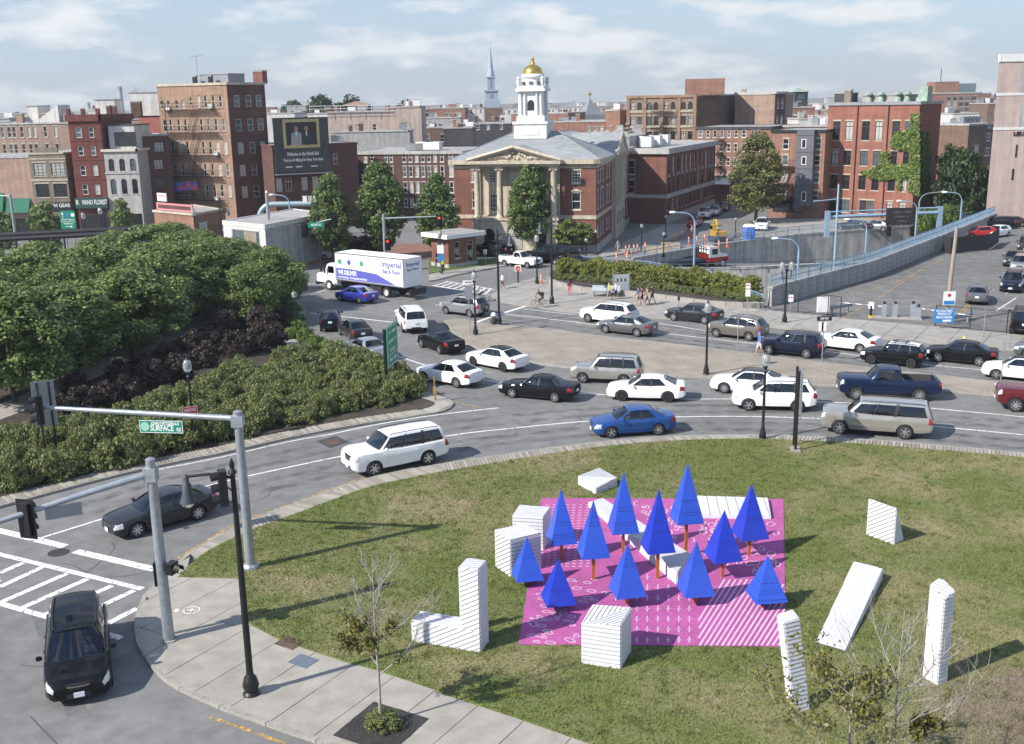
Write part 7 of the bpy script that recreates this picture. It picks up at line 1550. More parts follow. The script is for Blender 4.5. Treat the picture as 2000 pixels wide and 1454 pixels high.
for yy in (265, 298, 330, 364): z = b.pix(1570, yy, 0, 1.2)[1]; MB().box(s0-.01, s1+.01, -1.215, -.01, z-.03, z+.03).build('cladding_joint', IRONB, by)
fire_escape(b, b.pix(1510, 320)[0]+.2, b.pix(1552, 320)[0], [b.pix(1530, y)[1] for y in (394, 360, 326)])
MB().box(.6, 5, -.03, 0, .8, 2.9).build('shop_window', PANES[0], b.root)
# ---------------- red brick building with ivy
zc5 = lambda *v: [(1560+v[i]/3.827, 1560+v[i+1]/3.827) for i in range(0, len(v), 2)]; z5 = lambda y: 100+y/3.827
a_, c_, e_ = PX(1618, 208, 164), PX(1797, 199, 155), PX(1840, 194, 162)
b = Bld('brick_factory', 'red brick four storey building with ivy on its right corner', a_, c_, 12, c_.z, BR_IVY); el = b.loc(e_.x, e_.y); b.foot = [(0, 0), (b.W, 0), el, (el[0]-b.W, el[1]+3)]; IVYB = b
ws = b.grid(zc5(255, 310, 350, 405, 470, 530, 570, 628, 697, 755, 795, 850), [(z5(525), z5(668))], yref=z5(600), xref=1700, style='loft')+b.grid(zc5(245, 298, 335, 390, 458, 515, 555, 608, 685, 735, 778, 825), [(z5(745), z5(858))], yref=z5(800), xref=1700, style='loft')+b.grid(zc5(235, 288, 325, 380, 445, 500, 542, 598, 665, 720, 765, 808), [(z5(932), z5(1040))], yref=z5(985), xref=1700, style='loft')+b.grid(zc5(228, 275, 305, 375, 455, 505, 512, 560, 655, 700, 750, 800), [(z5(1118), z5(1215))], yref=z5(1160), xref=1700, style='loft')
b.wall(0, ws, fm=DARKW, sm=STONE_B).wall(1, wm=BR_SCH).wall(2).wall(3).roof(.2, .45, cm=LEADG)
for x in (448, 678): s_ = b.pix(1560+x/3.827, 207)[0]; MB().tube([(s_, -.1, .2), (s_, -.1, b.h-.3)], .07, 6).build('downpipe', IRONB, b.root)
for x in (470, 560, 690, 760, 850):
    s_ = b.pix(1560+x/3.827, 200)[0]; MB().lathe([(.5, 0), (.45, .5), (.2, .7), (.2, 1.0), (.55, 1.05), (.5, 1.35), (.1, 1.5)], 10, (s_, 2.5, b.h)).build('roof_vent', COPPER, b.root)
b.penthouse(b.W*.28, b.W*.8, 3, 8, .9, ROOFG); b.penthouse(b.W*.03, b.W*.2, 1, 4, 1.3, ROOFD); MB().box(b.W*.93, b.W*1.03, 1.5, 3.3, b.h, b.h+2.1).build('water_tank', COPPER, b.root); b.chimney(b.W*.19, 1, 1, 2, BR_GRY)
# ---------------- right hand blocks
b = mk('apartment_block', 'tan and brick apartment block beyond the ivy building', (1838, 245, 190), (1905, 240, 188), 12, None, STUC); b.wall(0, b.grid([(1852, 1862), (1876, 1884)], [(250, 266), (282, 296)]), fm=BR_DK).box_((1, 2, 3)).roof(.1, .3); b.unit(2, 2); b.unit(4.5, 2.5); b.unit(6, 3)
b = mk('apartment_block', 'brown brick apartment block between the trees on the right', (1893, 243, 182), (1945, 225, 185), 12, None, BR_BRN); b.wall(0, b.grid([(1930, 1937)], [(238, 250), (262, 275), (290, 304)])+b.grid([(1904, 1912)], [(286, 298), (314, 326), (342, 354)])).box_((1, 2, 3)).roof(.1, .3)
for k in range(4): b.unit(1+k*1.1, 2, (.9, .9, 1.0))
b = mk('precast_tower', 'pale pink precast tower cut by the right edge', (1953, 107, 150), (2090, 100, 150), 14, None, PINKC, skew=10); b.box_(); b.roof(.12, 1.0, cm=TRIMW)
for yy in (187, 254): b.band(b.pix(1975, yy)[1], .35, .06, TRIMW)
for x0, x1, y0, y1 in ((1992, 2010, 125, 180), (1988, 2008, 198, 250)): q0 = b.pix(x0, y1); q1 = b.pix(x1, y0); MB().box(q0[0], q1[0], -.05, 0, q0[1], q1[1]).build('window_panel', STUCG, b.root)
q = b.pix(1979, 262); text('LIEUTENANT', .75, IRONB, b.root, (q[0], -.06, q[1]), (math.pi/2, 0, 0), ext=.04, align='LEFT')
b.wall(0, [], z0=0, z1=.01)
for px, y0, y1 in ((1982, 283, 308), (1975, 330, 352)): q0 = b.pix(px, y1); q1 = b.pix(px+6, y0); MB().box(q0[0], q1[0], -.04, 0, q0[1], q1[1]).build('window', PANES[0], b.root)
b = mk('brick_tower', 'distant brick tower with glazed balconies on the right skyline', (1820, 182, 420), (1917, 181, 420), 20, None, BR_OR); b.wall(0, b.grid(R2(1850, 1858, 1862, 1870, 1874, 1882, 1886, 1894, 1898, 1908), [(189, 197), (200, 208), (211, 219)], style='loft'), fm=LEADG).box_((1, 2, 3)).roof(.2, .5); u0 = b.pix(1832, 182)[0]; b.penthouse(u0, u0+9, 3, 12, 4, BR_OR); b.penthouse(u0+9.3, u0+16, 4, 12, 3.2, glassmat('green_glass', (.3, .4, .4), .2), 'greenhouse'); MB().tube([(u0+3, 6, b.h+4), (u0+3, 6, b.h+9)], .15, 4).build('antenna', IRONB, b.root)

# ------------------------------------------------------------------ the school with its white cupola
p0, p1 = PX(886, 316, 131.5), G(1164, 494); p0 = Vector((p0.x, p1.y+4.0, 0)); p0.x = AtY(886, 316, p0.y).x
b = Bld('school', 'red brick school with stone portico, slate roof and white cupola', p0, p1, 36, HZ(p1, 312), BR_SCH); W_, D_, H_ = b.W, 36, b.h; S_ = b; R_ = b.root
zy = lambda y, px=1120: b.pix(px, y)[1]
zf1 = zy(425)
pa, pb = b.pix(931, 400)[0], b.pix(1094, 400)[0]
wl = b.grid([(919, 932)], [(334, 356)], style='multi')+b.grid([(921, 934)], [(376, 407)], style='hood')+b.grid([(923, 936)], [(433, 453)], style='arch', yref=440)
wr_ = b.grid([(1117, 1134)], [(334, 358)], style='multi')+b.grid([(1117, 1134)], [(378, 410)], style='hood')
wm_ = []
for x in (pa+2.2, pa+4.8, pa+7.4): wm_ += [(x-.55, x+.55, zy(358), zy(336), 'multi'), (x-.55, x+.55, zy(415), zy(380), 'multi')]
F4 = b.foot
for x0, x1, ww_, m_ in ((0, pa, wl, BR_SCH), (pa, pb, wm_, STONE_B), (pb, W_, wr_, BR_SCH)):
    b.foot = [(x0, 0), (x1, 0), (x1, D_), (x0, D_)]; b.wall(0, [(w_[0]-x0, w_[1]-x0)+w_[2:] for w_ in ww_], fm=TRIMW, sm=STONE_B, wm=m_)
b.foot = F4
sw = []
for k, v in enumerate((1.5, 3.6, 5.7, 9.3, 11.4)): sw += [(v-.5, v+.5, zy(358), zy(335), 'sash'), (v-.5, v+.5, zy(410), zy(375), 'hood' if k == 1 else 'sash'), (v-.5, v+.5, zy(465), zy(436), 'arch')]
for v in (14.8, 17.0, 19.2, 21.4, 25, 27.3, 29.6): sw += [(v-.5, v+.5, zy(358), zy(335), 'sash'), (v-.5, v+.5, zy(410), zy(375), 'sash'), (v-.5, v+.5, zy(465), zy(436), 'arch')]
b.wall(1, sw, fm=TRIMW, sm=STONE_B).wall(2).wall(3)
for f in (0, 1): b.band(zf1-.2, .45, .12, STONE_B, f); b.band(0, .9, .1, STONE_G, f, name='plinth'); b.band(H_-1.0, .35, .1, STONE_B, f, name='architrave')
b.roof(.55, .55, cm=STONE_B)
def hip(u0, u1, v0, v1, z, hh, ins, mat, name='roof', front=True):
    m = (u0+u1)/2; a = [(u0, v0, z), (u1, v0, z), (u1, v1, z), (u0, v1, z)]
    if u1-u0 >= v1-v0: m = (v0+v1)/2; r = [(u0+ins, m, z+hh), (u1-ins, m, z+hh)]; f = [(0, 1, 5, 4), (1, 2, 5), (2, 3, 4, 5), (3, 0, 4)]
    else: r = [(m, v0+ins, z+hh), (m, v1-ins, z+hh)]; f = [(0, 1, 4), (1, 2, 5, 4), (2, 3, 5), (3, 0, 4, 5)]
    o = MB().add(a+r, f).build(name, mat, R_)
    for e0, e1 in ((a[0], r[0]), (a[1], r[0] if u1-u0 < v1-v0 else r[1]), (r[0], r[1])): MB().tube([e0, e1], .09, 4).build('ridge_cap', LEADG, o)
    return o
hip(-.5, W_+.5, -.5, 15, H_+.06, 3.0, 6.5, SLATE); hip(.6, W_+.45, 13.5, 36.3, H_+.04, 2.6, 7.0, SLATE)
# side pavilion with gable
MB().box(W_-.001, W_+.55, 13.4, 22.8, 0, H_-.45).build('side_pavilion', STONE_B, R_)
for v in (13.9, 16.2, 18.4, 20.6, 22.3): MB().box(W_+.55, W_+.75, v-.3, v+.3, zf1+.2, H_-.45).build('pilaster', STONE_B, R_)
for v in (15.0, 17.3, 19.5, 21.4):
    for za, zb_ in ((335, 358), (375, 410), (436, 466)): o = MB().box(W_+.56, W_+.60, v-.48, v+.48, zy(zb_), zy(za)).build('window', TRIMW, R_); MB().box(W_+.602, W_+.608, v-.4, v+.4, zy(zb_)+.08, zy(za)-.08).build('pane', PANES[2], o)
MB().add([(W_+.7, 12.9, H_), (W_+.7, 23.3, H_), (W_+.7, 18.1, H_+2.6), (W_-6, 12.9, H_), (W_-6, 23.3, H_), (W_-6, 18.1, H_+2.6)], [(0, 1, 2), (0, 2, 5, 3), (1, 4, 5, 2)]).build('side_gable', SLATE, R_)
MB().add([(W_+.78, 13.2, H_+.1), (W_+.78, 23.0, H_+.1), (W_+.78, 18.1, H_+2.5)], [(0, 1, 2)]).build('tympanum', STONE_B, R_)
for e0, e1 in (((13.0, H_), (18.1, H_+2.55)), ((23.2, H_), (18.1, H_+2.55)), ((13.0, H_), (23.2, H_))): MB().tube([(W_+.8, *e0), (W_+.8, *e1)], .2, 4).build('raking_cornice', STONE_B, R_)
# portico: podium with arches, four columns, entablature, pediment
PJ = 1.9; q = MB()
arches = [(pa+2.0, 1.3, 3.0), ((pa+pb)/2, 1.9, 3.7), (pb-2.0, 1.3, 3.0)]
b.foot_save = b.foot; b.foot = [(pa, -PJ), (pb, -PJ), (pb, 0), (pa, 0)]; b.wall(0, [(x-w_/2-pa, x+w_/2-pa, .5, hh, 'arch') for x, w_, hh in arches], z1=zf1-.2, fm=DARKW, sm=STONE_B, wm=STONE_B).wall(1, z1=zf1-.2, wm=STONE_B).wall(3, z1=zf1-.2, wm=STONE_B)
b.foot = b.foot_save
MB().box(pa-.15, pb+.15, -PJ-.15, 0, zf1-.2, zf1+.1).build('podium_cornice', STONE_B, R_)
ze = zy(322)
MB().box(pa, pb, -.02, -.002, zf1+.1, ze).build('portico_wall', STONE_B, R_) if False else None
for x in (pa+.5, pa+3.3, pb-3.3, pb-.5):
    o = MB().lathe([(.50, 0), (.50, .12), (.40, .22), (.38, .4), (.365, (ze-zf1)*.5), (.32, ze-zf1-.62), (.36, ze-zf1-.5)], 16, (x, -PJ+.45, zf1+.1)).build('column', STONE_B, R_, None, 40); MB().box(x-.48, x+.48, -PJ+.02, -PJ+.92, ze-.42, ze-.1).build('capital', STONE_B, o)
    for sg in (1, -1): MB().lathe([(.17, -.42), (.17, .42)], 10, (x+sg*.36, -PJ+.45, ze-.38), 0, 'y').build('volute', STONE_B, o)
for x in (pa+.3, pb-.3): MB().box(x-.3, x+.3, -.25, -.004, zf1+.1, ze-.1).build('pilaster', STONE_B, R_)
MB().box(pa-.1, pb+.1, -PJ-.05, .05, ze-.1, H_-.35).build('entablature', STONE_B, R_); MB().box(pa-.5, pb+.5, -PJ-.5, .3, H_-.35, H_+.02).build('portico_cornice', STONE_B, R_)
pm_ = (pa+pb)/2; zp = zy(291, 1008)+.25; T0, T1 = (pa-.5, H_+.02), (pb+.5, H_+.02)
MB().add([(pa, -PJ+.1, H_), (pb, -PJ+.1, H_), (pm_, -PJ+.1, zp-.15)], [(0, 1, 2)]).build('tympanum', STONE_B, R_)
MB().add([(T0[0], -PJ-.5, T0[1]), (T1[0], -PJ-.5, T1[1]), (pm_, -PJ-.5, zp+.1), (T0[0], 7, T0[1]), (T1[0], 7, T1[1]), (pm_, 7, zp+.1)], [(0, 2, 5, 3), (1, 4, 5, 2)]).build('portico_roof', SLATE, R_)
for e in (T0, T1): MB().tube([(e[0], -PJ-.35, e[1]+.05), (pm_, -PJ-.35, zp+.02)], .24, 4).build('raking_cornice', STONE_B, R_)
rel = MB().lathe([(.55, 0), (.55, .12), (.4, .2)], 14, (pm_, -PJ+.1, H_+1.05), 0, 'y')
for k in range(26):
    t = (k+.5)/26; x = pa+1.2+(pb-pa-2.4)*t; hmax = (zp-H_)*(1-abs(2*t-1))*.62
    if hmax > .25: rel.lathe([(.05, -.16), (.2, -.1), (.24, .05)], 6, (x, -PJ+.02, H_+.18+random.uniform(.1, hmax)), 0, 'y')
stuff(rel.build('relief_carving', STONE_B, R_))
MB().box(pa+2, pb-2, -PJ-1.6, -PJ, 0, .25).build('steps', STONE_G, R_)
for x in (pa+3.3, pb-3.3): MB().tube([(x, -PJ, zf1+.6), (x+.8, -PJ-4.2, zf1+2.0)], .05, 6).build('flagpole', TRIMW, R_)
# cupola
tu, tv = b.loc(*V2(AtY(1042, 250, p1.y+9.0))); TW = Vector((p0.x+tu*b.ca-tv*b.sa, p0.y+tu*b.sa+tv*b.ca, 0)); th = lambda y: HZ(TW, y); CW = M('cupola_white', (.68, .68, .66), .6, var=.08, vs=1, streak=.12); GLD = M('gold_leaf', (.62, .42, .12), .28, .9, var=.15, vs=2)
cu_ = put('cupola', MB().box(-2.15, 2.15, -2.15, 2.15, H_-.5, th(270)).mesh('cupola', LEADG), R_, (tu, tv, 0))
z1, z2, z3, z4, z5_, z6, z7 = th(271), th(242), th(234), th(178), th(171), th(145), th(126)
MB().box(-2.05, 2.05, -2.05, 2.05, z1, z2).build('plinth', CW, cu_); MB().box(-2.2, 2.2, -2.2, 2.2, z2, z2+.3).build('plinth_cornice', CW, cu_)
for sg, ax in ((-1, 0), (1, 0), (0, -1), (0, 1)):
    pass
for k in range(4):
    o = MB().box(-1.1, 1.1, -2.10, -2.04, z1+.5, z2-.4).build('panel', CW, cu_, None, None, k*math.pi/2)
MB().box(-1.75, 1.75, -1.75, 1.75, z2+.3, z3+.5).build('pedestal', CW, cu_); MB().box(-1.35, 1.35, -1.35, 1.35, z3+.5, z4).build('shaft', CW, cu_)
for k in range(4):
    a = k*math.pi/2
    for x in (-1.3, -.75, .75, 1.3): MB().lathe([(.17, 0), (.15, (z4-z3)*.5), (.13, z4-z3-.7), (.2, z4-z3-.5)], 8, (x, -1.45, z3+.5)).build('column', CW, cu_, None, 40, a)
    n = 9; pts = [(.42*math.cos(t), -1.362, (z4-1.5)+.42*math.sin(t)) for t in np.linspace(0, math.pi, n)]; MB().add([(-.42, -1.362, z3+1.1), (.42, -1.362, z3+1.1)]+pts, [tuple(range(n+2))]).build('arched_opening', PANES[0], cu_, None, None, a)
    MB().box(-.52, .52, -1.40, -1.355, z3+.85, z3+1.05).build('opening_sill', CW, cu_, None, None, a)
MB().box(-1.85, 1.85, -1.85, 1.85, z4-.05, z4+.30).build('cornice', CW, cu_); MB().box(-1.65, 1.65, -1.65, 1.65, z4+.30, z4+.55).build('cornice', CW, cu_)
for x in (-1.5, 1.5):
    for y in (-1.5, 1.5): MB().lathe([(.14, 0), (.12, .2), (.28, .55), (.2, .85), (.3, .95), (.05, 1.25)], 8, (x, y, z4+.5)).build('urn', CW, cu_, None, 50)
MB().lathe([(1.35, z4+.5), (1.3, z5_), (1.25, z6-.55), (1.45, z6-.4), (1.45, z6-.2), (1.3, z6)], 16).build('drum', CW, cu_, None, 30)
for k in range(8): MB().box(-.22, .22, -1.36, -1.25, z5_+.3, z6-.9).build('drum_window', PANES[2], cu_, None, None, k*math.pi/4)
MB().lathe([(1.28*math.cos(t), z6+(z7-z6)*math.sin(t)) for t in np.linspace(0, 1.42, 9)], 20).build('dome', GLD, cu_, None, 40)
MB().lathe([(.12, z7-.1), (.3, z7+.15), (.12, z7+.4), (.22, z7+.6), (.05, z7+.9)], 10).build('finial', GLD, cu_, None, 50)
# ---------------- brick kiosk and white vent house and the steel arch
q0, q1 = G(877, 526), G(931, 518); b = Bld('kiosk', 'small brick kiosk with flat white roof and green door', q0, q1, 3.0, HZ(q0, 466), BR_SCH); b.wall(0, [(b.W*.22, b.W*.40, 1.1, 2.9, 'arch'), (b.W*.66, b.W*.88, .5, 2.9, 'arch')], fm=COPPER).wall(3, [(1.0, 2.0, 1.1, 2.9, 'arch')], fm=COPPER).wall(1).wall(2).band(0, .5, .1, STONE_G); b.band(0, .5, .1, STONE_G, 3)
MB().box(-.8, b.W+.8, -.8, 3.8, b.h, b.h+.45).build('roof', TRIMW, b.root); MB().box(-.5, b.W+.5, -.5, 3.5, b.h+.45, b.h+.5).build('roof_felt', ROOFG, b.root)
q0, q1 = PX(435, 434, 121), PX(517, 440, 116); b = Bld('vent_house', 'low white concrete ventilation building with flat roof', q0, q1, 16, 3.6, STUCW); q2 = b.loc(*V2(PX(640, 424, 128))); b.foot = [(0, 0), (b.W, 0), q2, (q2[0]-b.W, q2[1]+1)]; b.h = HZ(q1, 440)
b.wall(0, [(b.W*.2, b.W*.86, .3, b.h-.8, 'x')], sm=STUCW, fm=STUCW).wall(1, wm=STUCG).wall(2).wall(3).roof(.05, .5, cm=STUCW)  # right face in grey stucco, shade painted onto the white house
for k in range(9): MB().box(b.W*.48+k*.25, b.W*.48+k*.25+.2, .08, .14, .4, b.h-.9).build('louvre_board', M('weathered_wood', (.30, .25, .18), .8, var=.2, vs=3), b.root)
a0 = AtY(507, 440, 150); pg = thing('pipe_arch', 'curved grey blue steel pipe arch carrying road sign panels behind the vent house', 'gantry', (a0.x, 150, 0)); STP = M('pipe_blue', (.27, .36, .40), .45, .3)
zt = HZ(a0, 400); pts = [(0, 0, 0), (0, 0, zt-2.2)]+[(1.9-1.9*math.cos(t), 0, zt-2.2+2.2*math.sin(t)) for t in np.linspace(.2, math.pi/2, 6)]+[(9, 0, zt)]; MB().tube(pts, .38, 10).build('pipe', STP, pg, None, 40)
for k in range(4): MB().box(6.3+k*.75, 6.9+k*.75, -.3, -.2, zt-.2, zt+1.1).build('sign_panel', TRIMW if k % 2 == 0 else STUCG, pg)
MB().box(1.5, 6.2, -.05, .05, zt-1.1, zt-1.0).build('brace', STP, pg); MB().tube([(8.6, 0, 0), (8.6, 0, zt)], .3, 8).build('leg', STP, pg)
# ---------------- brick cafe pavilion with umbrellas
q0, q1 = PX(300, 412, 149), PX(377, 418, 143); b = Bld('cafe', 'small orange brick cafe pavilion with pink roof sign', q0, q1, 9, q1.z, BR_OR); q2 = b.loc(*V2(PX(430, 405, 149))); b.foot = [(0, 0), (b.W, 0), q2, (q2[0]-b.W, q2[1]+2)]
b.wall(0, [(b.W*.3, b.W*.42, .8, 2.4, 'arch'), (b.W*.52, b.W*.64, .8, 2.4, 'arch'), (b.W*.75, b.W*.87, .8, 2.4, 'arch')], fm=COPPER).wall(1, [(1.2, 3.0, .1, 2.6, 'x')], wm=BR_OR).wall(2).wall(3).roof(.15, .3, cm=STONE_B); PNK = M('pink_sign', (.50, .20, .22), .7)
MB().box(.4, b.W-.4, .25, .4, b.h+.1, b.h+1.1).build('roof_sign', PNK, b.root); MB().box(.8, b.W-.8, .235, .25, b.h+.35, b.h+.85).build('sign_face', BR_DK, b.root); MB().box(-.4, 1.8, 1.0, 1.15, b.h+1.2, b.h+2.3).build('white_sign', TRIMW, b.root); glyphs(b.root, M('sign_red', (.5, .06, .08), .6), (.7, .998, b.h+1.95), 1.7, .34, 7); glyphs(b.root, LEADG, (.7, .998, b.h+1.5), 1.6, .24, 7)
UMB = M('umbrella_blue', (.025, .04, .15), .8)
for i, (px, py) in enumerate(((275, 441), (286, 436), (298, 440), (310, 436), (325, 441), (340, 437), (352, 441), (250, 440), (265, 444), (368, 440))):
    p = AtY(px, py, 134+i % 3*1.5); u = thing('patio_umbrella', 'dark blue patio umbrella in front of the brick cafe', 'umbrella', (p.x, p.y, 0), random.uniform(0, 1), 'blue umbrellas at the cafe')
    MB().tube([(0, 0, 0), (0, 0, 2.6)], .03, 5).build('pole', LEADG, u); MB().lathe([(1.5, 2.05), (1.48, 2.12), (.7, 2.5), (.04, 2.85)], 6, (0, 0, 0)).build('canopy', UMB, u)
# ---------------- pergola
PGM = M('pergola_steel', (.035, .035, .04), .55, .3); p0_, p1_ = G(3, 545), G(320, 520); pz = HZ(p0_, 472); pg = thing('pergola', 'long dark steel pergola over the walk on the left', 'pergola', (p0_.x, p0_.y, 0)); d_ = p1_-p0_
for off, zz in ((0, pz), (3.4, pz+.15)):
    MB().tube([(-9, off, zz-.1), (d_.x*.78, off+d_.y*.78, zz)], .26, 4).build('beam', PGM, pg)
for k in range(5):
    for off in (0, 3.4): t = -.1+k*.21; MB().tube([(d_.x*t, d_.y*t+off, 0), (d_.x*t, d_.y*t+off, pz)], .11, 8).build('post', PGM, pg)

# ------------------------------------------------------------------ rooftops towards the harbour
FAR = [ # name, label, l(px,py,Y), r, dep, mat, windows(cols, rows)
 ('stucco_house', 'beige stucco house with railed roof terrace behind the billboard', (640, 219, 215), (795, 217, 215), 14, STUC, (R2(695, 703, 728, 735), [(243, 256)])),
 ('stucco_house', 'pink stucco block at the right end of the roof terrace', (772, 209, 212), (822, 206, 212), 12, STUC, None),
 ('stucco_house', 'low grey house under the beige terrace', (650, 258, 198), (800, 266, 198), 8, STUCG, None),
 ('row_house', 'orange brick house on the skyline left of the white spire', (838, 212, 330), (908, 210, 330), 16, BR_OR, None),
 ('row_house', 'white townhouse row beside the white spire', (905, 211, 345), (945, 210, 345), 14, STUCW, (R2(910, 914, 919, 923, 928, 932, 937, 941), [(215, 222)])),
 ('row_house', 'grey blue house among the rooftops left of the cupola', (820, 231, 270), (900, 228, 270), 12, STUCG, None),
 ('row_house', 'brown brick house low among the rooftops', (818, 250, 235), (880, 247, 235), 10, BR_BRN, None),
 ('mansard_house', 'black mansard house with dormers left of the cupola', (900, 242, 225), (1000, 240, 225), 10, ROOFD, (R2(912, 918, 930, 936, 950, 956, 976, 982), [(246, 254)])),
 ('mansard_house', 'dark slate roofed house with red chimney left of the cupola', (866, 250, 205), (925, 249, 205), 8, ROOFD, None),
 ('row_house', 'white flat roofed block just left of the cupola', (986, 212, 320), (1022, 210, 320), 10, STUCW, (R2(992, 997, 1004, 1009), [(217, 223)])),
 ('row_house', 'red brick block directly behind the cupola', (998, 222, 260), (1110, 236, 255), 14, BR_OR, None),
 ('row_house', 'white house with tall windows right of the cupola', (1066, 210, 330), (1110, 208, 330), 14, STUCW, (R2(1070, 1074, 1078, 1082, 1086, 1090, 1094, 1098), [(216, 223)])),
 ('row_house', 'pale row house between the cupola and the small steeple', (1108, 209, 345), (1145, 208, 345), 14, STUCW, (R2(1112, 1116, 1122, 1126, 1132, 1136), [(214, 221)])),
 ('row_house', 'long low red brick house right of the cupola', (1076, 238, 225), (1190, 234, 222), 12, BR_OR, (R2(1148, 1153, 1160, 1166, 1172, 1178), [(249, 256)])),
 ('chimney_block', 'tall brick shaft beside the tan loft building', (1184, 215, 215), (1211, 213, 213), 6, BR_OR, None),
 ('row_house', 'brick parapet house in front of the tan loft building', (1156, 259, 195), (1226, 257, 193), 10, BR_OR, None),
 ('row_house', 'grey plant room behind the arcaded building', (1222, 262, 190), (1262, 258, 190), 8, STUCG, None),
 ('row_house', 'weathered white roof hut right of the cupola tower', (1200, 212, 300), (1226, 210, 300), 8, STUCW, None),
 ('row_house', 'pale concrete block behind the left chimneys', (-40, 232, 230), (20, 230, 230), 10, STUCG, None),
 ('row_house', 'brick gabled house under the dark cupola', (1535, 210, 260), (1592, 205, 260), 14, BR_OR, None),
 ('row_house', 'white roof hut left of the ivy building', (1560, 232, 200), (1590, 222, 200), 8, STUCW, None),
 ('row_house', 'brick house between the bay tenement and the loft block', (1530, 246, 190), (1622, 232, 186), 10, BR_OR, None),
 ('row_house', 'dark slate house behind the bay tenement', (1534, 226, 230), (1570, 222, 230), 10, ROOFD, None),
 ('row_house', 'white modern house right of the ivy building', (1862, 222, 240), (1915, 215, 240), 10, STUCW, None),
 ('row_house', 'brown brick house at the far right behind the pine', (1930, 202, 300), (1968, 196, 300), 12, BR_BRN, None),
 ('row_house', 'pale apartment block left of the tall fire escape block on the skyline', (172, 216, 300), (206, 214, 300), 10, STUCW, None),
 ('row_house', 'cream house below the beacon hill trees', (520, 222, 300), (575, 218, 300), 12, STUCW, None),
 ('row_house', 'grey house with cupola behind the billboard', (560, 207, 330), (605, 203, 330), 12, STUCG, None),
 ('row_house', 'white low house behind the roof terrace', (600, 222, 250), (660, 220, 250), 10, STUCW, None),
]
for nm, lb, l_, r_, dp, m_, wn_ in FAR:
    b = mk(nm, lb, l_, r_, dp, None, m_); k = random.Random(len(lb)+int(l_[0]))
    if wn_: b.wall(0, b.grid(wn_[0], wn_[1]))
    else:
        n = max(1, int(b.W/3.2)); b.wall(0, [(b.W*(i+.35)/n, b.W*(i+.65)/n, b.h-3.0, b.h-1.5) for i in range(n)] if b.W > 5 and k.random() < .75 else [])
    b.box_((1, 2, 3)).roof(.1, .25, cm=STONE_G if k.random() < .5 else None)
    for i in range(k.randrange(1, 4)): b.chimney(k.uniform(.6, max(.7, b.W-.6)), k.uniform(1, dp-1), k.uniform(.6, 1.0), k.uniform(.9, 1.8), k.choice([BR_OR, BR_DK, STUCG]))
    for i in range(k.randrange(1, 4)): b.unit(k.uniform(.8, max(.9, b.W-.8)), k.uniform(1.2, dp-1.2), (k.uniform(.8, 1.8), k.uniform(.8, 1.6), k.uniform(.6, 1.2)), k.choice([LEADG, TRIMW, STUCG]))
# a broad carpet of small roofs farther out
k = random.Random(11); ROOFS = [BR_OR, BR_DK, BR_LT, STUCW, STUCG, BR_BRN, STUC, BR_RED]
for i in range(85):
    Y = k.uniform(290, 640); x = (k.uniform(-.62, .62))*Y*.9; wd = k.uniform(10, 22); hh = k.uniform(9.5, 15.2) if Y < 420 else k.uniform(10, 16.6)
    rot = k.uniform(-.25, .25); b = Bld('far_house', 'small flat roofed house in the crowded skyline', (x, Y, 0), (x+wd*math.cos(rot), Y+wd*math.sin(rot), 0), k.uniform(9, 15), hh, k.choice(ROOFS), 'houses on the far skyline'); n = int(wd/3.4)
    b.wall(0, [(wd*(j+.35)/n, wd*(j+.63)/n, hh-1.2-2.9*(r+1)+1.1, hh-1.2-2.9*r-.2) for j in range(n) for r in (0, 1)]).box_((1, 2, 3)).roof(.12, .3)
    for j in range(k.randrange(1, 4)): b.chimney(k.uniform(1, wd-1), k.uniform(1, 8), k.uniform(.7, 1.2), k.uniform(1, 2.2), k.choice([BR_OR, BR_DK]))
    if k.random() < .5: b.penthouse(wd*.3, wd*.6, 3, 7, k.uniform(1.2, 2.4), k.choice([STUCW, STUCG, BR_OR]))
# white church spire, distance haze painted in as blue-grey
Y = 420; c = AtY(960, 222, Y); z = lambda y: AtY(960, y, Y).z; SPHAZE = M('spire_hazed', (.30, .36, .43), .7); ch = thing('church_tower', 'tall white church spire on a brick tower on the skyline', 'church', (c.x, Y, 0), .1); ch.scale = (.72, .72, 1)
MB().box(-4.8, 4.8, -4.8, 4.8, 0, z(211)).build('brick_tower', BR_BRN, ch); zz = [z(v) for v in (211, 197, 176, 157, 150, 139, 85)]
MB().box(-4.2, 4.2, -4.2, 4.2, zz[0], zz[1]).build('stage', SPHAZE, ch); MB().box(-3.4, 3.4, -3.4, 3.4, zz[1], zz[2]).build('stage', SPHAZE, ch); MB().box(-3.9, 3.9, -3.9, 3.9, zz[2]-.6, zz[2]).build('cornice', SPHAZE, ch); MB().box(-2.0, 2.0, -2.0, 2.0, zz[2], zz[4]).build('stage', SPHAZE, ch); MB().box(-2.4, 2.4, -2.4, 2.4, zz[4]-.5, zz[4]).build('cornice', SPHAZE, ch)
for a in range(4):
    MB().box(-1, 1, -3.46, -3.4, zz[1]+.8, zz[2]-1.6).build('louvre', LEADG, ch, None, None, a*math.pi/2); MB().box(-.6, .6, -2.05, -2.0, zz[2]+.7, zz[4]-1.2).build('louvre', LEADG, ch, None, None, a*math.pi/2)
MB().lathe([(2.1, zz[4]), (1.6, zz[5]), (1.35, zz[5]+.4), (.12, zz[6]-1), (.04, zz[6]+1)], 8).build('spire', SPHAZE, ch)
for x in (-4, 4):
    for y in (-4, 4): MB().lathe([(.35, 0), (.3, 1.6), (.05, 3.6)], 6, (x, y, zz[0])).build('pinnacle', SPHAZE, ch)
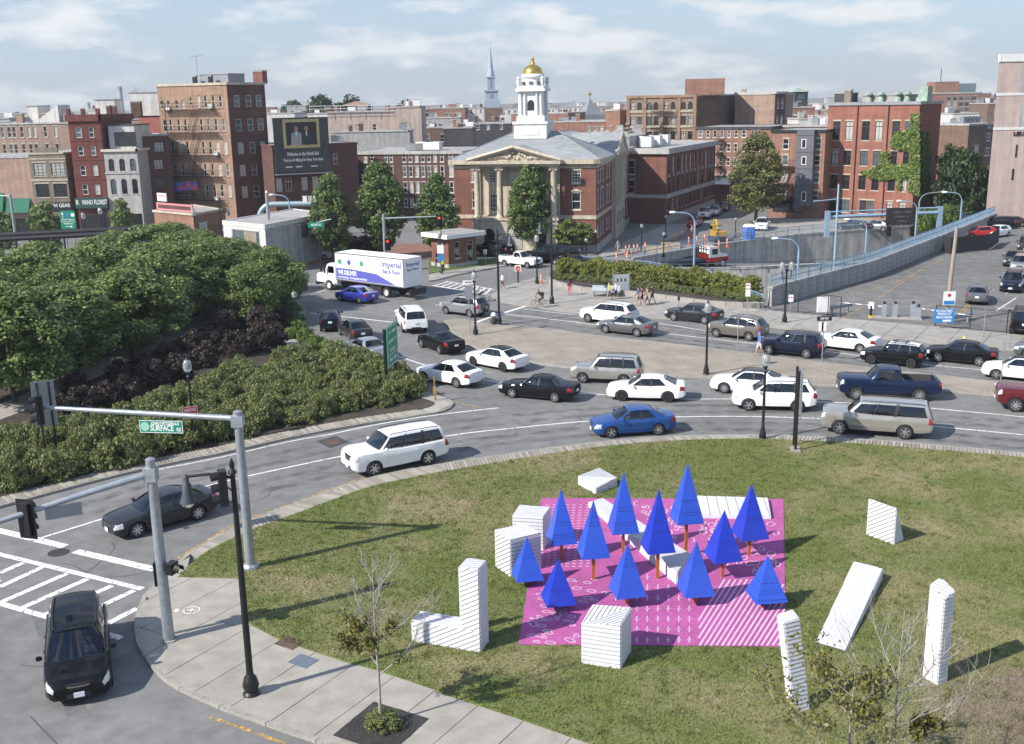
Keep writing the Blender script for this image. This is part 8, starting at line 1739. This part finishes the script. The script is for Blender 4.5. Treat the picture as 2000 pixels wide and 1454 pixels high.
# small slate steeple, dark cupola, stacks, obelisk pylon
c = AtY(1152, 224, 300); st = thing('steeple', 'small grey slate steeple with gold vane', 'church', (c.x, 300, 0), .4); z = lambda y: AtY(1152, y, 300).z
MB().box(-3, 3, -3, 3, 0, z(224)).build('tower', STUCG, st); MB().lathe([(4, z(224)), (2.6, z(215)), (.5, z(197)), (.3, z(193))], 4, sq=True).build('roof', LEADG, st); MB().tube([(0, 0, z(194)), (0, 0, z(178))], .12, 5).build('vane', GLD, st); MB().lathe([(.1, 0), (.5, .5), (.1, 1)], 8, (0, 0, z(188))).build('ball', GLD, st)
c = AtY(1556, 206, 275); st = thing('rooftop_cupola', 'dark square cupola with green cap on a brick roof', 'cupola', (c.x, 275, 0), .3); z = lambda y: AtY(1556, y, 275).z
MB().box(-1.9, 1.9, -1.9, 1.9, 8, z(180)).build('lantern', M('dark_green_paint', (.05, .07, .07), .6), st); MB().lathe([(3.2, z(180)), (2.2, z(176)), (.2, z(172))], 4, sq=True).build('cap', COPPER, st)
for a in range(4): MB().box(-.9, .9, -1.95, -1.9, z(194), z(184)).build('opening', PANES[2], st, None, None, a*math.pi/2)
for nm, lb, cat, px, y0, y1, Y, r0, r1, m_ in (('smokestack', 'tall pale smokestack on the left skyline', 'chimney', 240, 232, 170, 900, 2.4, 1.7, STUCG), ('smokestack', 'leftmost of three short distant stacks', 'chimney', 176, 232, 201, 1200, 2.2, 1.8, STUCG), ('smokestack', 'middle one of three short distant stacks', 'chimney', 191, 232, 202, 1200, 2.2, 1.8, STUCG), ('smokestack', 'rightmost of three short distant stacks', 'chimney', 206, 232, 203, 1200, 2.2, 1.8, STUCG)):
    c = AtY(px, y0, Y); t = thing(nm, lb, cat, (c.x, Y, 0)); MB().lathe([(r0, 0), (r1, AtY(px, y1, Y).z)], 12).build('stack', m_, t, None, 40); MB().lathe([(r1*1.1, AtY(px, y1, Y).z-3), (r1*1.1, AtY(px, y1, Y).z+.3)], 12).build('rim', LEADG, t, None, 40)
c = AtY(268, 232, 1000); t = thing('bridge_pylon', 'grey obelisk pylon beside the tall smokestack', 'pylon', (c.x, 1000, 0), .2); z1 = AtY(268, 178, 1000).z; z2 = AtY(268, 168, 1000).z; MB().lathe([(4.6, 0), (2.9, z1)], 4, sq=True).build('shaft', STUCG, t); MB().lathe([(2.9, z1), (.1, z2)], 4, sq=True).build('tip', STUCG, t)
# roof terrace gazebo and railing
c = AtY(693, 217, 214); gz = thing('gazebo', 'brown canvas gazebo on the roof terrace', 'gazebo', (c.x, 218, 0)); z = lambda y: AtY(693, y, 218).z
for x in (-2.3, 2.3):
    for y in (-1.6, 1.6): MB().tube([(x, y, z(219)), (x, y, z(206))], .08, 5).build('post', DARKW, gz)
MB().lathe([(3.6, z(206)), (3.4, z(205)), (1.2, z(200)), (.1, z(198))], 4, (0, 0, 0), sq=True).build('canopy', M('canvas_brown', (.26, .17, .12), .85), gz)
railing([V2(AtY(605, 218, 214)), V2(AtY(790, 215, 214))], AtY(690, 218, 214).z, 1.1, 'white railing along the beige roof terrace', TRIMW, 3.0, (1.0, .5), .05, False)
# ------------------------------------------------------------------ vegetation
LM = dict(pear=leafmat('leaf_pear', (.055, .10, .028), (.20, .26, .085)), ash=leafmat('leaf_ash', (.06, .105, .026), (.25, .31, .10)), purple=leafmat('leaf_purple', (.026, .020, .018), (.10, .075, .065)), rose=leafmat('leaf_rose', (.055, .09, .024), (.27, .295, .11)), jun=leafmat('leaf_juniper', (0.0697, 0.132, 0.0186), (0.202, 0.279, 0.0543)),
          gold=leafmat('leaf_hedge', (.07, .10, .02), (.30, .31, .07)), oak=leafmat('leaf_oak', (0.0775, 0.093, 0.0279), (0.217, 0.217, 0.0697)), dark=leafmat('leaf_dark', (0.0186, 0.0372, 0.0124), (0.062, 0.093, 0.031)), ivy=leafmat('leaf_ivy', (.05, .09, .016), (.20, .26, .05)), sap=leafmat('leaf_sapling', (0.0697, 0.093, 0.0217), (0.248, 0.217, 0.062)), pine=leafmat('leaf_pine', (0.0775, 0.101, 0.0465), (0.202, 0.232, 0.116)))
BARK = M('bark', (.085, .07, .055), .9, var=.3, vs=6, stretch=(3, 3, .5)); BARKP = M('pale_bark', (.30, .28, .25), .9, var=.25, vs=9, stretch=(2, 2, .6))
def quads(P, N, size, rng, asp=1.6):
    n = len(P); t = rng.normal(size=(n, 3)); t -= (t*N).sum(1)[:, None]*N; t /= np.linalg.norm(t, axis=1)[:, None]+1e-9; b = np.cross(N, t); s = (size*rng.uniform(.55, 1.35, n))[:, None]
    v = np.stack([P-t*s*asp/2, P-b*s/2+t*s*.1, P+t*s*asp/2, P+b*s/2+t*s*.1], 1); return v.reshape(-1, 3), np.arange(4*n).reshape(-1, 4)
def crown(seed, prof, ncl, nl, size, mat, clr=.3, up=.35, name='crown'):
    """prof: list of (height fraction, radius) -> leaf clumps through the volume of a body of revolution of unit height"""
    rng = np.random.default_rng(seed); h = rng.uniform(.02, .98, ncl); R = np.interp(h, [p[0] for p in prof], [p[1] for p in prof]); a = rng.uniform(0, 2*np.pi, ncl); r = R*np.sqrt(rng.uniform(.12, 1.0, ncl))*.93; keep = rng.uniform(size=ncl) < np.clip(R/R.max()+.15, 0, 1)
    C = np.stack([r*np.cos(a), r*np.sin(a), h], 1)[keep]; cr_ = clr*R.max()*rng.uniform(.6, 1.25, len(C)); i = rng.integers(0, len(C), nl); d = rng.normal(size=(nl, 3)); d /= np.linalg.norm(d, axis=1)[:, None]
    P = C[i]+d*(cr_[i]*rng.uniform(.35, 1.0, nl)**.6)[:, None]*np.array([1, 1, .75]); N = d+rng.normal(size=(nl, 3))*.55+np.array([0, 0, up]); N /= np.linalg.norm(N, axis=1)[:, None]
    v, f = quads(P, N, size, rng); return numesh(name, v, f, mat)
CR = {}
def getcrown(kind, k):
    if (kind, k) in CR: return CR[kind, k]
    S = {'pear': ([(0, .10), (.15, .24), (.4, .30), (.7, .22), (.9, .10), (1, .02)], 260, 15000, .021, 'pear', .26), 'ash': ([(0, .25), (.25, .52), (.6, .50), (.85, .30), (1, .08)], 210, 26000, .0225, 'ash', .23), 'oak': ([(0, .22), (.2, .34), (.5, .33), (.8, .22), (1, .06)], 200, 14000, .020, 'oak', .25), 'dark': ([(0, .35), (.4, .5), (.8, .34), (1, .1)], 110, 6000, .045, 'dark', .28), 'pine': ([(0, .34), (.3, .36), (.7, .24), (1, .04)], 80, 8000, .026, 'pine', .22),
         'purple': ([(0, .45), (.35, .6), (.75, .5), (1, .15)], 60, 4200, .055, 'purple', .32), 'rose': ([(0, 1.0), (.35, 1.15), (.75, .8), (1, .3)], 60, 4200, .075, 'rose', .26), 'jun': ([(0, 1.1), (.4, 1.1), (.8, .6), (1, .2)], 50, 3000, .085, 'jun', .26), 'gold': ([(0, .6), (.4, .72), (.8, .52), (1, .15)], 60, 3800, .062, 'gold', .3), 'small': ([(0, .3), (.4, .5), (.8, .35), (1, .08)], 70, 3500, .05, 'ash', .26)}[kind]
    CR[kind, k] = crown(hash_(kind)+k*13, S[0], S[1], S[2], S[3], LM[S[4]], S[5]); return CR[kind, k]
def hash_(s): return sum(ord(c)*(i+1) for i, c in enumerate(s))
TK = {}
def trunk(kind, k, bark, ch):          # unit tree: trunk to 1, limbs into the crown
    key = (kind, k)
    if key in TK: return TK[key]
    r = random.Random(hash_(kind)+k); t = MB().tube([(0, 0, 0), (.006, .004, ch), (-.008, .006, .6), (0, 0, .92)], [.022, .018, .012, .004], 8)
    for i in range(7):
        a = i*2.4+r.uniform(-.3, .3); z = ch+.05+i*.07; l = r.uniform(.14, .22); t.tube([(0, 0, z), (l*.5*math.cos(a), l*.5*math.sin(a), z+.07), (l*math.cos(a), l*math.sin(a), z+.17)], [.010, .007, .003], 5)
    TK[key] = t.mesh('trunk', bark, 60); return TK[key]
def tree(label, base, top, kind, k=0, wide=1.0, ch=.2, bark=None, name='tree', cat='tree', group=None):
    b = G(*base) if len(base) == 2 else Vector((*V2(AtY(*base)), 0)); h = HZ(b, top); o = thing(name, label, cat, (b.x, b.y, .1), random.uniform(0, 6), group)
    q = put('trunk', trunk(kind, k, bark or BARK, ch), o); q.scale = (h,)*3; c = put('crown', getcrown(kind, k), o, (0, 0, h*ch)); c.scale = (h*wide*(1-ch*.3),)*2+(h*(1-ch),); return o
for lb, bs, tp, kd, k, wd, ch in (('upright street tree left of the three behind the junction', (652, 514), 338, 'pear', 0, .86, .13), ('tallest middle street tree behind the truck', (748, 508), 314, 'pear', 1, .92, .12), ('right street tree of the three, beside the brick kiosk', (856, 506), 341, 'pear', 2, .98, .14), ('dense upright tree in front of the school portico', (1036, 496), 318, 'pear', 3, .94, .16),
    ('big olive green tree at the corner of the side street', (1476, 437), 262, 'oak', 0, 1.0, .16), ('small tree left of the pair at the school corner', (1108, 497), 432, 'small', 0, 1.1, .35), ('small tree right of the pair at the school corner', (1137, 497), 438, 'small', 1, 1.0, .35), ('small dark tree against the vent house', (592, 507), 455, 'small', 1, 1.0, .35),
    ('dark leafy tree close to the ivy building', (1852, 430), 290, 'dark', 0, .62, .05), ('dark leafy tree behind the lot wall', (1880, 432), 300, 'dark', 1, .66, .05), ('shaded tree at the foot of the brown block', (1905, 428), 330, 'dark', 2, .8, .05), ('pale green pine beside the pink tower', (1955, 425), 277, 'pine', 0, 1.05, .12), ('second pine at the right edge', (1990, 422), 300, 'pine', 1, 1.0, .12),
    ('dark round tree on the skyline behind the billboard', (626, 210, 330), 190, 'dark', 1, .6, .3), ('flat dark tree on the skyline behind the gazebo', (683, 212, 335), 192, 'dark', 2, .85, .3), ('distant tree top beside the pink stucco block', (800, 216, 330), 199, 'dark', 0, .75, .3), ('low dark tree on the skyline beside the fire escape block', (575, 216, 335), 200, 'dark', 0, .75, .3),
    ('young tree by the green highway sign', (96, 492), 398, 'small', 0, .85, .12), ('young tree at the left edge under the awnings', (8, 500), 418, 'small', 1, 1.0, .15), ('thin young tree before the pale arched house', (242, 484), 392, 'small', 1, .6, .2), ('small tree beside the vent house roof lamp', (400, 505), 450, 'small', 0, 1.1, .2), ('street tree in front of the florist', (258, 455), 352, 'dark', 1, .42, .2)):
    tree(lb, bs, tp, kd, k, wd, ch)
GROVE = [((30, 790), 560, 1.0), ((118, 745), 560, 1.1), ((258, 697), 530, 1.1), ((190, 640), 486, 1.15), ((60, 668), 500, 1.1), ((330, 640), 478, 1.15), ((400, 618), 476, 1.1), ((528, 613), 489, 1.0), ((300, 572), 444, 1.15), ((390, 562), 452, 1.1), ((470, 578), 470, 1.05), ((200, 570), 466, 1.05), ((-40, 720), 520, 1.1), ((235, 545), 452, .9), ((345, 540), 438, .9), ((150, 690), 520, 1.1), ((430, 600), 468, 1.1), ((490, 640), 520, .9), ((90, 620), 478, 1.0), ((300, 660), 505, 1.0), ((-20, 640), 490, 1.1), ((360, 590), 458, 1.0), ((560, 600), 505, .8)]
for i, (bs, tp, wd) in enumerate(GROVE): tree('broad green tree in the dense grove on the left', bs, tp, 'ash', i % 4, wd*1.22, .16, group='trees of the left grove')
# shrubs
rs = random.Random(21)
def shrub(label, base, kind, k, h, w_, group, cat='shrub', name='shrub', z=.12):
    b = G(*base); o = thing(name, label, cat, (b.x, b.y, z), rs.uniform(0, 6), group); c = put('foliage', getcrown(kind, k % 4), o); c.scale = (w_, w_, h)
    if (kind, 's') not in TK:
        m = MB(); [m.tube([(0, 0, 0), (.3*math.cos(a*1.3), .3*math.sin(a*1.3), .7)], [.03, .01], 5) for a in range(5)]; TK[kind, 's'] = m.mesh('stems', BARK)
    s_ = put('stems', TK[kind, 's'], o); s_.scale = (w_*.6, w_*.6, h); return o
BEDP = [(-30, 972), (100, 947), (200, 922), (380, 880), (560, 834), (700, 804), (805, 785), (830, 772), (760, 722), (690, 700), (600, 690), (520, 722), (420, 752), (300, 800), (180, 840), (60, 860), (-30, 880)]
n = 0; pts = []
while n < 170 and len(pts) < 9000:
    x, y = rs.uniform(-30, 832), rs.uniform(690, 972); pts.append(0)
    if not pxin(x, y, BEDP): continue
    g_ = G(x, y)
    if any((g_-q).length < .85 for q in [p for p in pts if p]): continue
    pts[-1] = g_; shrub('low rose bush in the flower bed beside the road', (x, y), 'rose', n, rs.uniform(.7, 1.5), rs.uniform(.7, 1.05), 'rose bushes of the left flower bed'); n += 1
for i, (x, y) in enumerate(((690, 712), (715, 722), (742, 733), (770, 745), (796, 757), (668, 700), (645, 690), (622, 680), (600, 668), (590, 650), (585, 632), (578, 612), (570, 640), (575, 665), (612, 694), (640, 708), (812, 768), (560, 615))): shrub('feathery bright juniper along the right kerb of the flower bed', (x-6, y-2), 'jun', i, .8, .75, 'junipers along the kerb')
for i, (x, y, h) in enumerate(((440, 668, 2.6), (480, 640, 2.8), (515, 655, 2.6), (460, 700, 2.2), (510, 690, 2.3), (400, 720, 2.2), (350, 745, 2.2), (300, 765, 2.2), (330, 720, 2.0), (255, 790, 2.1), (205, 800, 2.0), (160, 815, 2.0), (110, 830, 1.9), (150, 775, 1.8), (420, 690, 2.3), (540, 680, 2.0), (375, 700, 2.2), (230, 750, 1.8), (550, 640, 2.0), (280, 735, 1.9))): shrub('dark purple leaved shrub between the grove and the roses', (x, y), 'purple', i, h*.85, h*.8, 'purple shrubs')
for i in range(24):
    t = (i+.5)/24; shrub('yellow green hedge shrub in the granite planter', (1098+t*378, 541+t*46-4*math.sin(t*3.1)+rs.uniform(-2, 2)), 'gold', i, rs.uniform(1.45, 1.95), rs.uniform(1.3, 1.7), 'hedge shrubs of the planter', z=.4)
for i in range(26):
    t = (i+.5)/26; shrub('low green shrub along the front of the planter', (1085+t*400, 552+t*48-3*math.sin(t*3.1)), 'rose', i, .55, .6, 'front row shrubs of the planter', z=.42)
for i in range(9): shrub('clipped hedge shrub below the ivy building', (1800+i*14, 449-i*3.0), 'ivyh' if False else ('jun' if i < 4 else 'pear'), i, 2.4, 1.5 if i < 4 else 5.0, 'hedge at the end of the ramp')
for i, (x, y) in enumerate(((690, 502), (705, 503), (720, 504), (672, 503), (735, 504))): shrub('dark bush between the street trees', (x, y), 'purple', i, 2.4, 2.6, 'dark bushes by the plaza')
o = shrub('mound of green ground cover around the sapling trunk', (750, 1424), 'rose', 1, .42, .55, None, 'plant', 'ground_cover', .14)
# ivy on the brick corner
rng = np.random.default_rng(5); V, NB = [], 0
def ivy(polys, f, n, b, name, scale=.34):
    P, N = [], []; a, c = b.fpt(f); t = (c-a).normalized(); nr = Vector((t.y, -t.x)); Q = np.array([p for pl in polys for p in pl]); lo, hi = Q.min(0), Q.max(0); pp = rng.uniform(lo, hi, (n*4, 2)); pp += rng.normal(size=pp.shape)*2.0
    k = np.zeros(len(pp), bool)
    for pl in polys: k |= inside(pp, pl)
    for px, py in pp[k][:n]:
        s_, z = b.pix(px, py, f); q = a+t*s_+nr*rng.uniform(.05, .35); P.append((q.x, q.y, z)); N.append((nr.x, nr.y, .5))
    if not P: return
    N = np.array(N)+rng.normal(size=(len(N), 3))*.45; N /= np.linalg.norm(N, axis=1)[:, None]; v, fc = quads(np.array(P), N, scale, rng, 1.2); stuff(put(name, numesh(name, v, fc, LM['ivy']), b.root))
ivy([[(1780, 223), (1797, 222), (1797, 384), (1775, 372), (1778, 300)], [(1739, 278), (1750, 258), (1785, 254), (1786, 296), (1742, 290)], [(1680, 336), (1700, 330), (1720, 322), (1782, 322), (1782, 346), (1720, 352), (1695, 345)], [(1718, 300), (1736, 294), (1738, 350), (1722, 352)], [(1752, 322), (1762, 322), (1760, 372), (1753, 368)], [(1597, 378), (1612, 376), (1616, 434), (1597, 430)]], 0, 6500, IVYB, 'ivy')
ivy([[(1797, 256), (1812, 258), (1816, 300), (1814, 382), (1797, 390)]], 1, 2600, IVYB, 'ivy')
# saplings in the foreground: branching twigs with a few leaves
def sapling(label, base, h, seed, leafy, mat, spread=.5, r0=.05, reach=.42):
    r = random.Random(seed); b = G(*base) if len(base) == 2 else Vector(base); o = thing('sapling', label, 'tree', (b.x, b.y, .13)); tw = MB(); tips = []
    tr_ = [Vector((0, 0, 0)), Vector((.02, 0, h*.3)), Vector((-.02, .02, h*.6)), Vector((.01, 0, h))]; MB().tube(tr_, [r0, r0*.8, r0*.45, .008], 8).build('trunk', BARKP, o, None, 60)
    def grow(p, d, l, rad, lev):
        pts = [p]; q = p.copy(); dd = d.copy()
        for i in range(4):
            dd = (dd+Vector((r.gauss(0, .12), r.gauss(0, .12), .10))).normalized(); q = q+dd*l/4; pts.append(q.copy())
            if lev < 3:
                for _ in range(r.choice((1, 1, 2))): grow(q, (dd+Vector((r.gauss(0, .55), r.gauss(0, .55), r.gauss(.15, .3)))).normalized(), l*r.uniform(.4, .62), rad*.55, lev+1)
            if lev >= 2: tips.append(q.copy())
        tw.tube(pts, [rad, rad*.8, rad*.65, rad*.5, rad*.3], 4 if lev else 5, 0, False)
    for i in range(11):
        t = .30+.6*i/10; z = h*t; a = i*2.39+r.uniform(-.4, .4); grow(Vector((0, 0, z)), Vector((math.cos(a)*spread, math.sin(a)*spread, .62)).normalized(), h*reach*(1.15-t), .017*h/5, 1)
    stuff(tw.build('twigs', BARKP, o)); rn = np.random.default_rng(seed); T = np.array([tuple(t) for t in tips if leafy(t, h)]); k = rn.integers(0, len(T), 2200 if r0 > .055 else 1700)
    P = T[k]+rn.normal(size=(len(k), 3))*.085; N = rn.normal(size=(len(k), 3)); N /= np.linalg.norm(N, axis=1)[:, None]; v, f = quads(P, N, .075, rn, 1.7); stuff(put('leaves', numesh('leaves', v, f, LM['sap']), o))
hs = HZ(G(744, 1424), 1092); sapling('thin half bare street sapling on the corner pavement', (744, 1424), hs, 4, lambda t, h: t.z < h*.58 and t.x < h*.12 or (t.z < h*.42), LM['sap'], .75)
b_ = G(1650, 1600); sapling('wide half bare sapling at the bottom right corner', (b_.x, b_.y, 0), HZ(b_, 1325), 9, lambda t, h: t.z > h*.25 and t.x < h*.22, LM['sap'], 1.3, .06, .75)
b_ = G(1735, 1590); sapling('bare grey branched sapling at the bottom right corner', (b_.x, b_.y, 0), HZ(b_, 1205), 14, lambda t, h: t.z < h*.5, LM['sap'], .75, .05, .5)
# ------------------------------------------------------------------ people
HAIR = M('dark_hair', (.02, .014, .01), .7); DENIM = M('denim', (.06, .09, .16), .85)
CL = {k: M('cloth_'+k, c, .85) for k, c in dict(black=(.012, .012, .014), white=(.62, .62, .60), maroon=(.16, .02, .04), pink=(.55, .14, .17), olive=(.06, .065, .04), yellow=(.60, .42, .05), hivis=(.55, .75, .05), blue=(.05, .14, .50), grey=(.16, .16, .17), tan=(.32, .25, .17), denim=(.07, .10, .18), orange=(.6, .22, .05)).items()}
def person(base, face, label, top, bottom, short=True, pose='walk', h=1.68, z0=.13, sleeve=True, bag=None, hat=None, loc=None):
    b = loc or G(*base); rz = face; o = thing('person', label, 'person', (b.x, b.y, z0), rz); st = random.choice((1, -1))
    J = {}; L_ = []
    def j(n, x, y, z, r, p=None): J[n] = len(L_); L_.append((Vector((x, y, z)), r, J[p] if p else None))
    if pose == 'bike': P0, lean = (-.22, .98), .42
    else: P0, lean = (0, .94), .03
    j('pel', P0[0], 0, P0[1], .135); j('waist', P0[0]+lean*.35, 0, P0[1]+.2, .115, 'pel'); j('chest', P0[0]+lean*.8, 0, P0[1]+.42, .135, 'waist'); j('neck', P0[0]+lean*1.05, 0, P0[1]+.56, .052, 'chest'); j('jaw', P0[0]+lean*1.12+.025, 0, P0[1]+.64, .075, 'neck'); j('skull', P0[0]+lean*1.12+.01, 0, P0[1]+.73, .088, 'jaw'); j('crown', P0[0]+lean*1.12-.005, 0, P0[1]+.79, .06, 'skull'); j('nose', P0[0]+lean*1.12+.115, 0, P0[1]+.665, .014, 'jaw')
    for sg in (1, -1):
        s = 'l' if sg > 0 else 'r'; cx, cz = P0[0]+lean*.9, P0[1]+.47; sw = .24*sg*st if pose == 'walk' else 0
        j(s+'sh', cx, sg*.18, cz, .062, 'chest')
        if pose == 'bike': j(s+'el', cx+.22, sg*.22, cz-.2, .042, s+'sh'); j(s+'ha', .55, sg*.2, 1.02, .035, s+'el')
        else: j(s+'el', cx-sw*.45, sg*.23, cz-.27, .043, s+'sh'); j(s+'ha', cx-sw*.3+.12, sg*.22, cz-.48, .033, s+'el'); [j(s+'f%d' % k, cx-sw*.3+.15+(k-1.5)*.022, sg*.215, cz-.575+.012*abs(k-1.5), .010, s+'ha') for k in range(4)]; j(s+'th', cx-sw*.3+.185, sg*.19, cz-.52, .011, s+'ha')
        j(s+'hip', P0[0], sg*.09, P0[1]-.06, .095, 'pel')
        if pose == 'bike':
            up = sg*st > 0; j(s+'kn', .16, sg*.11, .78 if up else .62, .062, s+'hip'); j(s+'an', -.02 if up else -.0, sg*.11, .44 if up else .20, .042, s+'kn'); j(s+'to', .12, sg*.11, .38 if up else .14, .035, s+'an')
        else: j(s+'kn', P0[0]+sw*.55+.04, sg*.1, .5, .062, s+'hip'); j(s+'an', P0[0]+sw*1.15-.04, sg*.1, .09+(.06 if sw < 0 else 0), .042, s+'kn'); j(s+'to', P0[0]+sw*1.15+.12, sg*.11, .035+(.0 if sw < 0 else 0), .035, s+'an')
    bm = bmesh.new(); sl = bm.verts.layers.skin.verify(); vs_ = []
    for i, (p, r, q) in enumerate(L_):
        v = bm.verts.new(p); v[sl].radius = (r, r*(1.25 if i in (0, 1, 2) else 1)); v[sl].use_root = i == 0; vs_.append(v)
        if q is not None: bm.edges.new((vs_[q], v))
    me = bpy.data.meshes.new('body'); bm.to_mesh(me); bm.free(); t = bpy.data.objects.new('t', me); t.modifiers.new('s', 'SKIN').use_smooth_shade = True; t.modifiers.new('u', 'SUBSURF').levels = 1
    m2 = baked(t); m2.materials.clear()
    for m in (SKIN, CL[top], CL[bottom], HAIR, CL['black']): m2.materials.append(m)
    zk = .60 if short else .10
    for f in m2.polygons:
        c = f.center; hd = P0[1]+.58; mi = 0
        if c.z > hd: mi = 3 if (c.z > hd+.16 or c.x < P0[0]+lean*1.12-.02) else 0
        elif c.z > P0[1]+.0 and (abs(c.y) < .2 or (sleeve and c.z > P0[1]+.30)): mi = 1 if c.z > P0[1]+.03 else 2
        elif abs(c.y) < .2 and c.z > zk and c.x < .35: mi = 2
        elif c.z < .07: mi = 4
        f.material_index = mi
    put('body', m2, o); o.scale = (h/1.75,)*3
    if bag: MB().lathe([(.08, 0), (.15, .08), (.15, .34), (.08, .42)], 8, (P0[0]+lean*.6-.2, 0, P0[1]+.06)).build('backpack', CL[bag], o, None, 60)
    if hat: MB().lathe([(.12, 0), (.11, .06), (.03, .11)], 9, (P0[0]+lean*1.12, 0, P0[1]+.76)).build('hat', CL[hat], o, None, 60)
    return o
def bicycle(base, rz, label, z=.13):
    b = G(*base); o = thing('bicycle', label, 'bicycle', (b.x, b.y, z), rz)
    for x in (-.52, .52):
        w_ = MB().tube([(x+.33*math.cos(a), 0, .34+.33*math.sin(a)) for a in np.linspace(0, 2*math.pi, 21)], .02, 5).build('wheel', RUB, o); sp = MB()
        for k in range(8): a = k*math.pi/8; sp.tube([(x+.32*math.cos(a), 0, .34+.32*math.sin(a)), (x-.32*math.cos(a), 0, .34-.32*math.sin(a))], .004, 3)
        stuff(sp.build('spokes', GALV, w_))
    f = MB()
    for a, c in (((-.52, .34), (-.18, .86)), ((-.52, .34), (-.02, .28)), ((-.02, .28), (-.18, .86)), ((-.02, .28), (.40, .82)), ((-.18, .80), (.38, .86)), ((.52, .34), (.38, .98))): f.tube([(a[0], 0, a[1]), (c[0], 0, c[1])], .018, 6)
    f.build('frame', BLK, o); MB().box(-.32, -.06, -.06, .06, .90, .95).build('saddle', BLK, o); MB().tube([(.5, -.24, 1.0), (.38, 0, 1.0), (.5, .24, 1.0)], .016, 5).build('handlebar', BLK, o); MB().tube([(-.02, .11, .14), (-.02, .11, .28), (-.02, -.11, .28), (-.02, -.11, .42)], .015, 5).build('crank', GALV, o); return o
A = math.radians
person((1112, 580), A(75), 'walker with maroon backpack and pink trousers on the plaza', 'black', 'pink', False, bag='maroon')
bicycle((1056, 604), A(176), 'bicycle ridden past the bell lamp on the plaza', .13); person((1056, 604), A(176), 'cyclist in dark olive top and shorts with backpack', 'olive', 'olive', pose='bike', bag='black')
bicycle((938, 590), A(172), 'bicycle in front of the crosswalk behind the small SUV', .01); person((938, 590), A(172), 'cyclist in a white shirt leaning over the handlebar', 'white', 'black', pose='bike', z0=.01)
person((982, 567), A(200), 'dark haired walker in black shorts at the end of the crosswalk', 'white', 'black', z0=.02)
person((866, 536), A(-80), 'officer in a bright yellow vest beside the kiosk lamp', 'hivis', 'black', False)
person((1190, 589), A(180), 'walker in yellow top beside the bench', 'yellow', 'grey'); person((1203, 588), A(178), 'walker in pale top just ahead of the yellow one', 'white', 'black')
for x, y, tp, bt, lb in ((1247, 600, 'denim', 'denim', 'walker in blue at the left of the group of four'), (1254, 601, 'maroon', 'black', 'walker in dark red, second of the group of four'), (1264, 600, 'tan', 'grey', 'walker in tan, third of the group of four'), (1274, 597, 'black', 'black', 'walker in black at the right of the group of four')): person((x, y), A(185), lb, tp, bt)
person((1483, 699), A(200), 'man in blue shirt and white shorts on the median', 'blue', 'white', h=1.72, hat='blue', bag='tan'); person((1207, 499), A(215), 'worker walking past the orange posts', 'grey', 'tan', False)
person((24, 530), A(0), 'person in blue sitting area by the pergola', 'blue', 'denim'); person((191, 486), A(40), 'person in white near the green highway sign', 'white', 'orange')
bpy.data.scenes.remove(TMP)
# ------------------------------------------------------------------ thin summer haze
hm = bpy.data.materials.new('haze'); hm.use_nodes = True; t_ = hm.node_tree; t_.nodes.remove(t_.nodes['Principled BSDF']); pv = t_.nodes.new('ShaderNodeVolumePrincipled'); pv.inputs['Color'].default_value = (.82, .88, .95, 1); pv.inputs['Density'].default_value = .00025; pv.inputs['Anisotropy'].default_value = .3; t_.links.new(pv.outputs['Volume'], t_.nodes['Material Output'].inputs['Volume'])
stuff(tag(MB().box(-950, 950, -40, 1500, -9, 75).build('haze', hm), 'thin pale haze in the air over the city', 'haze'))
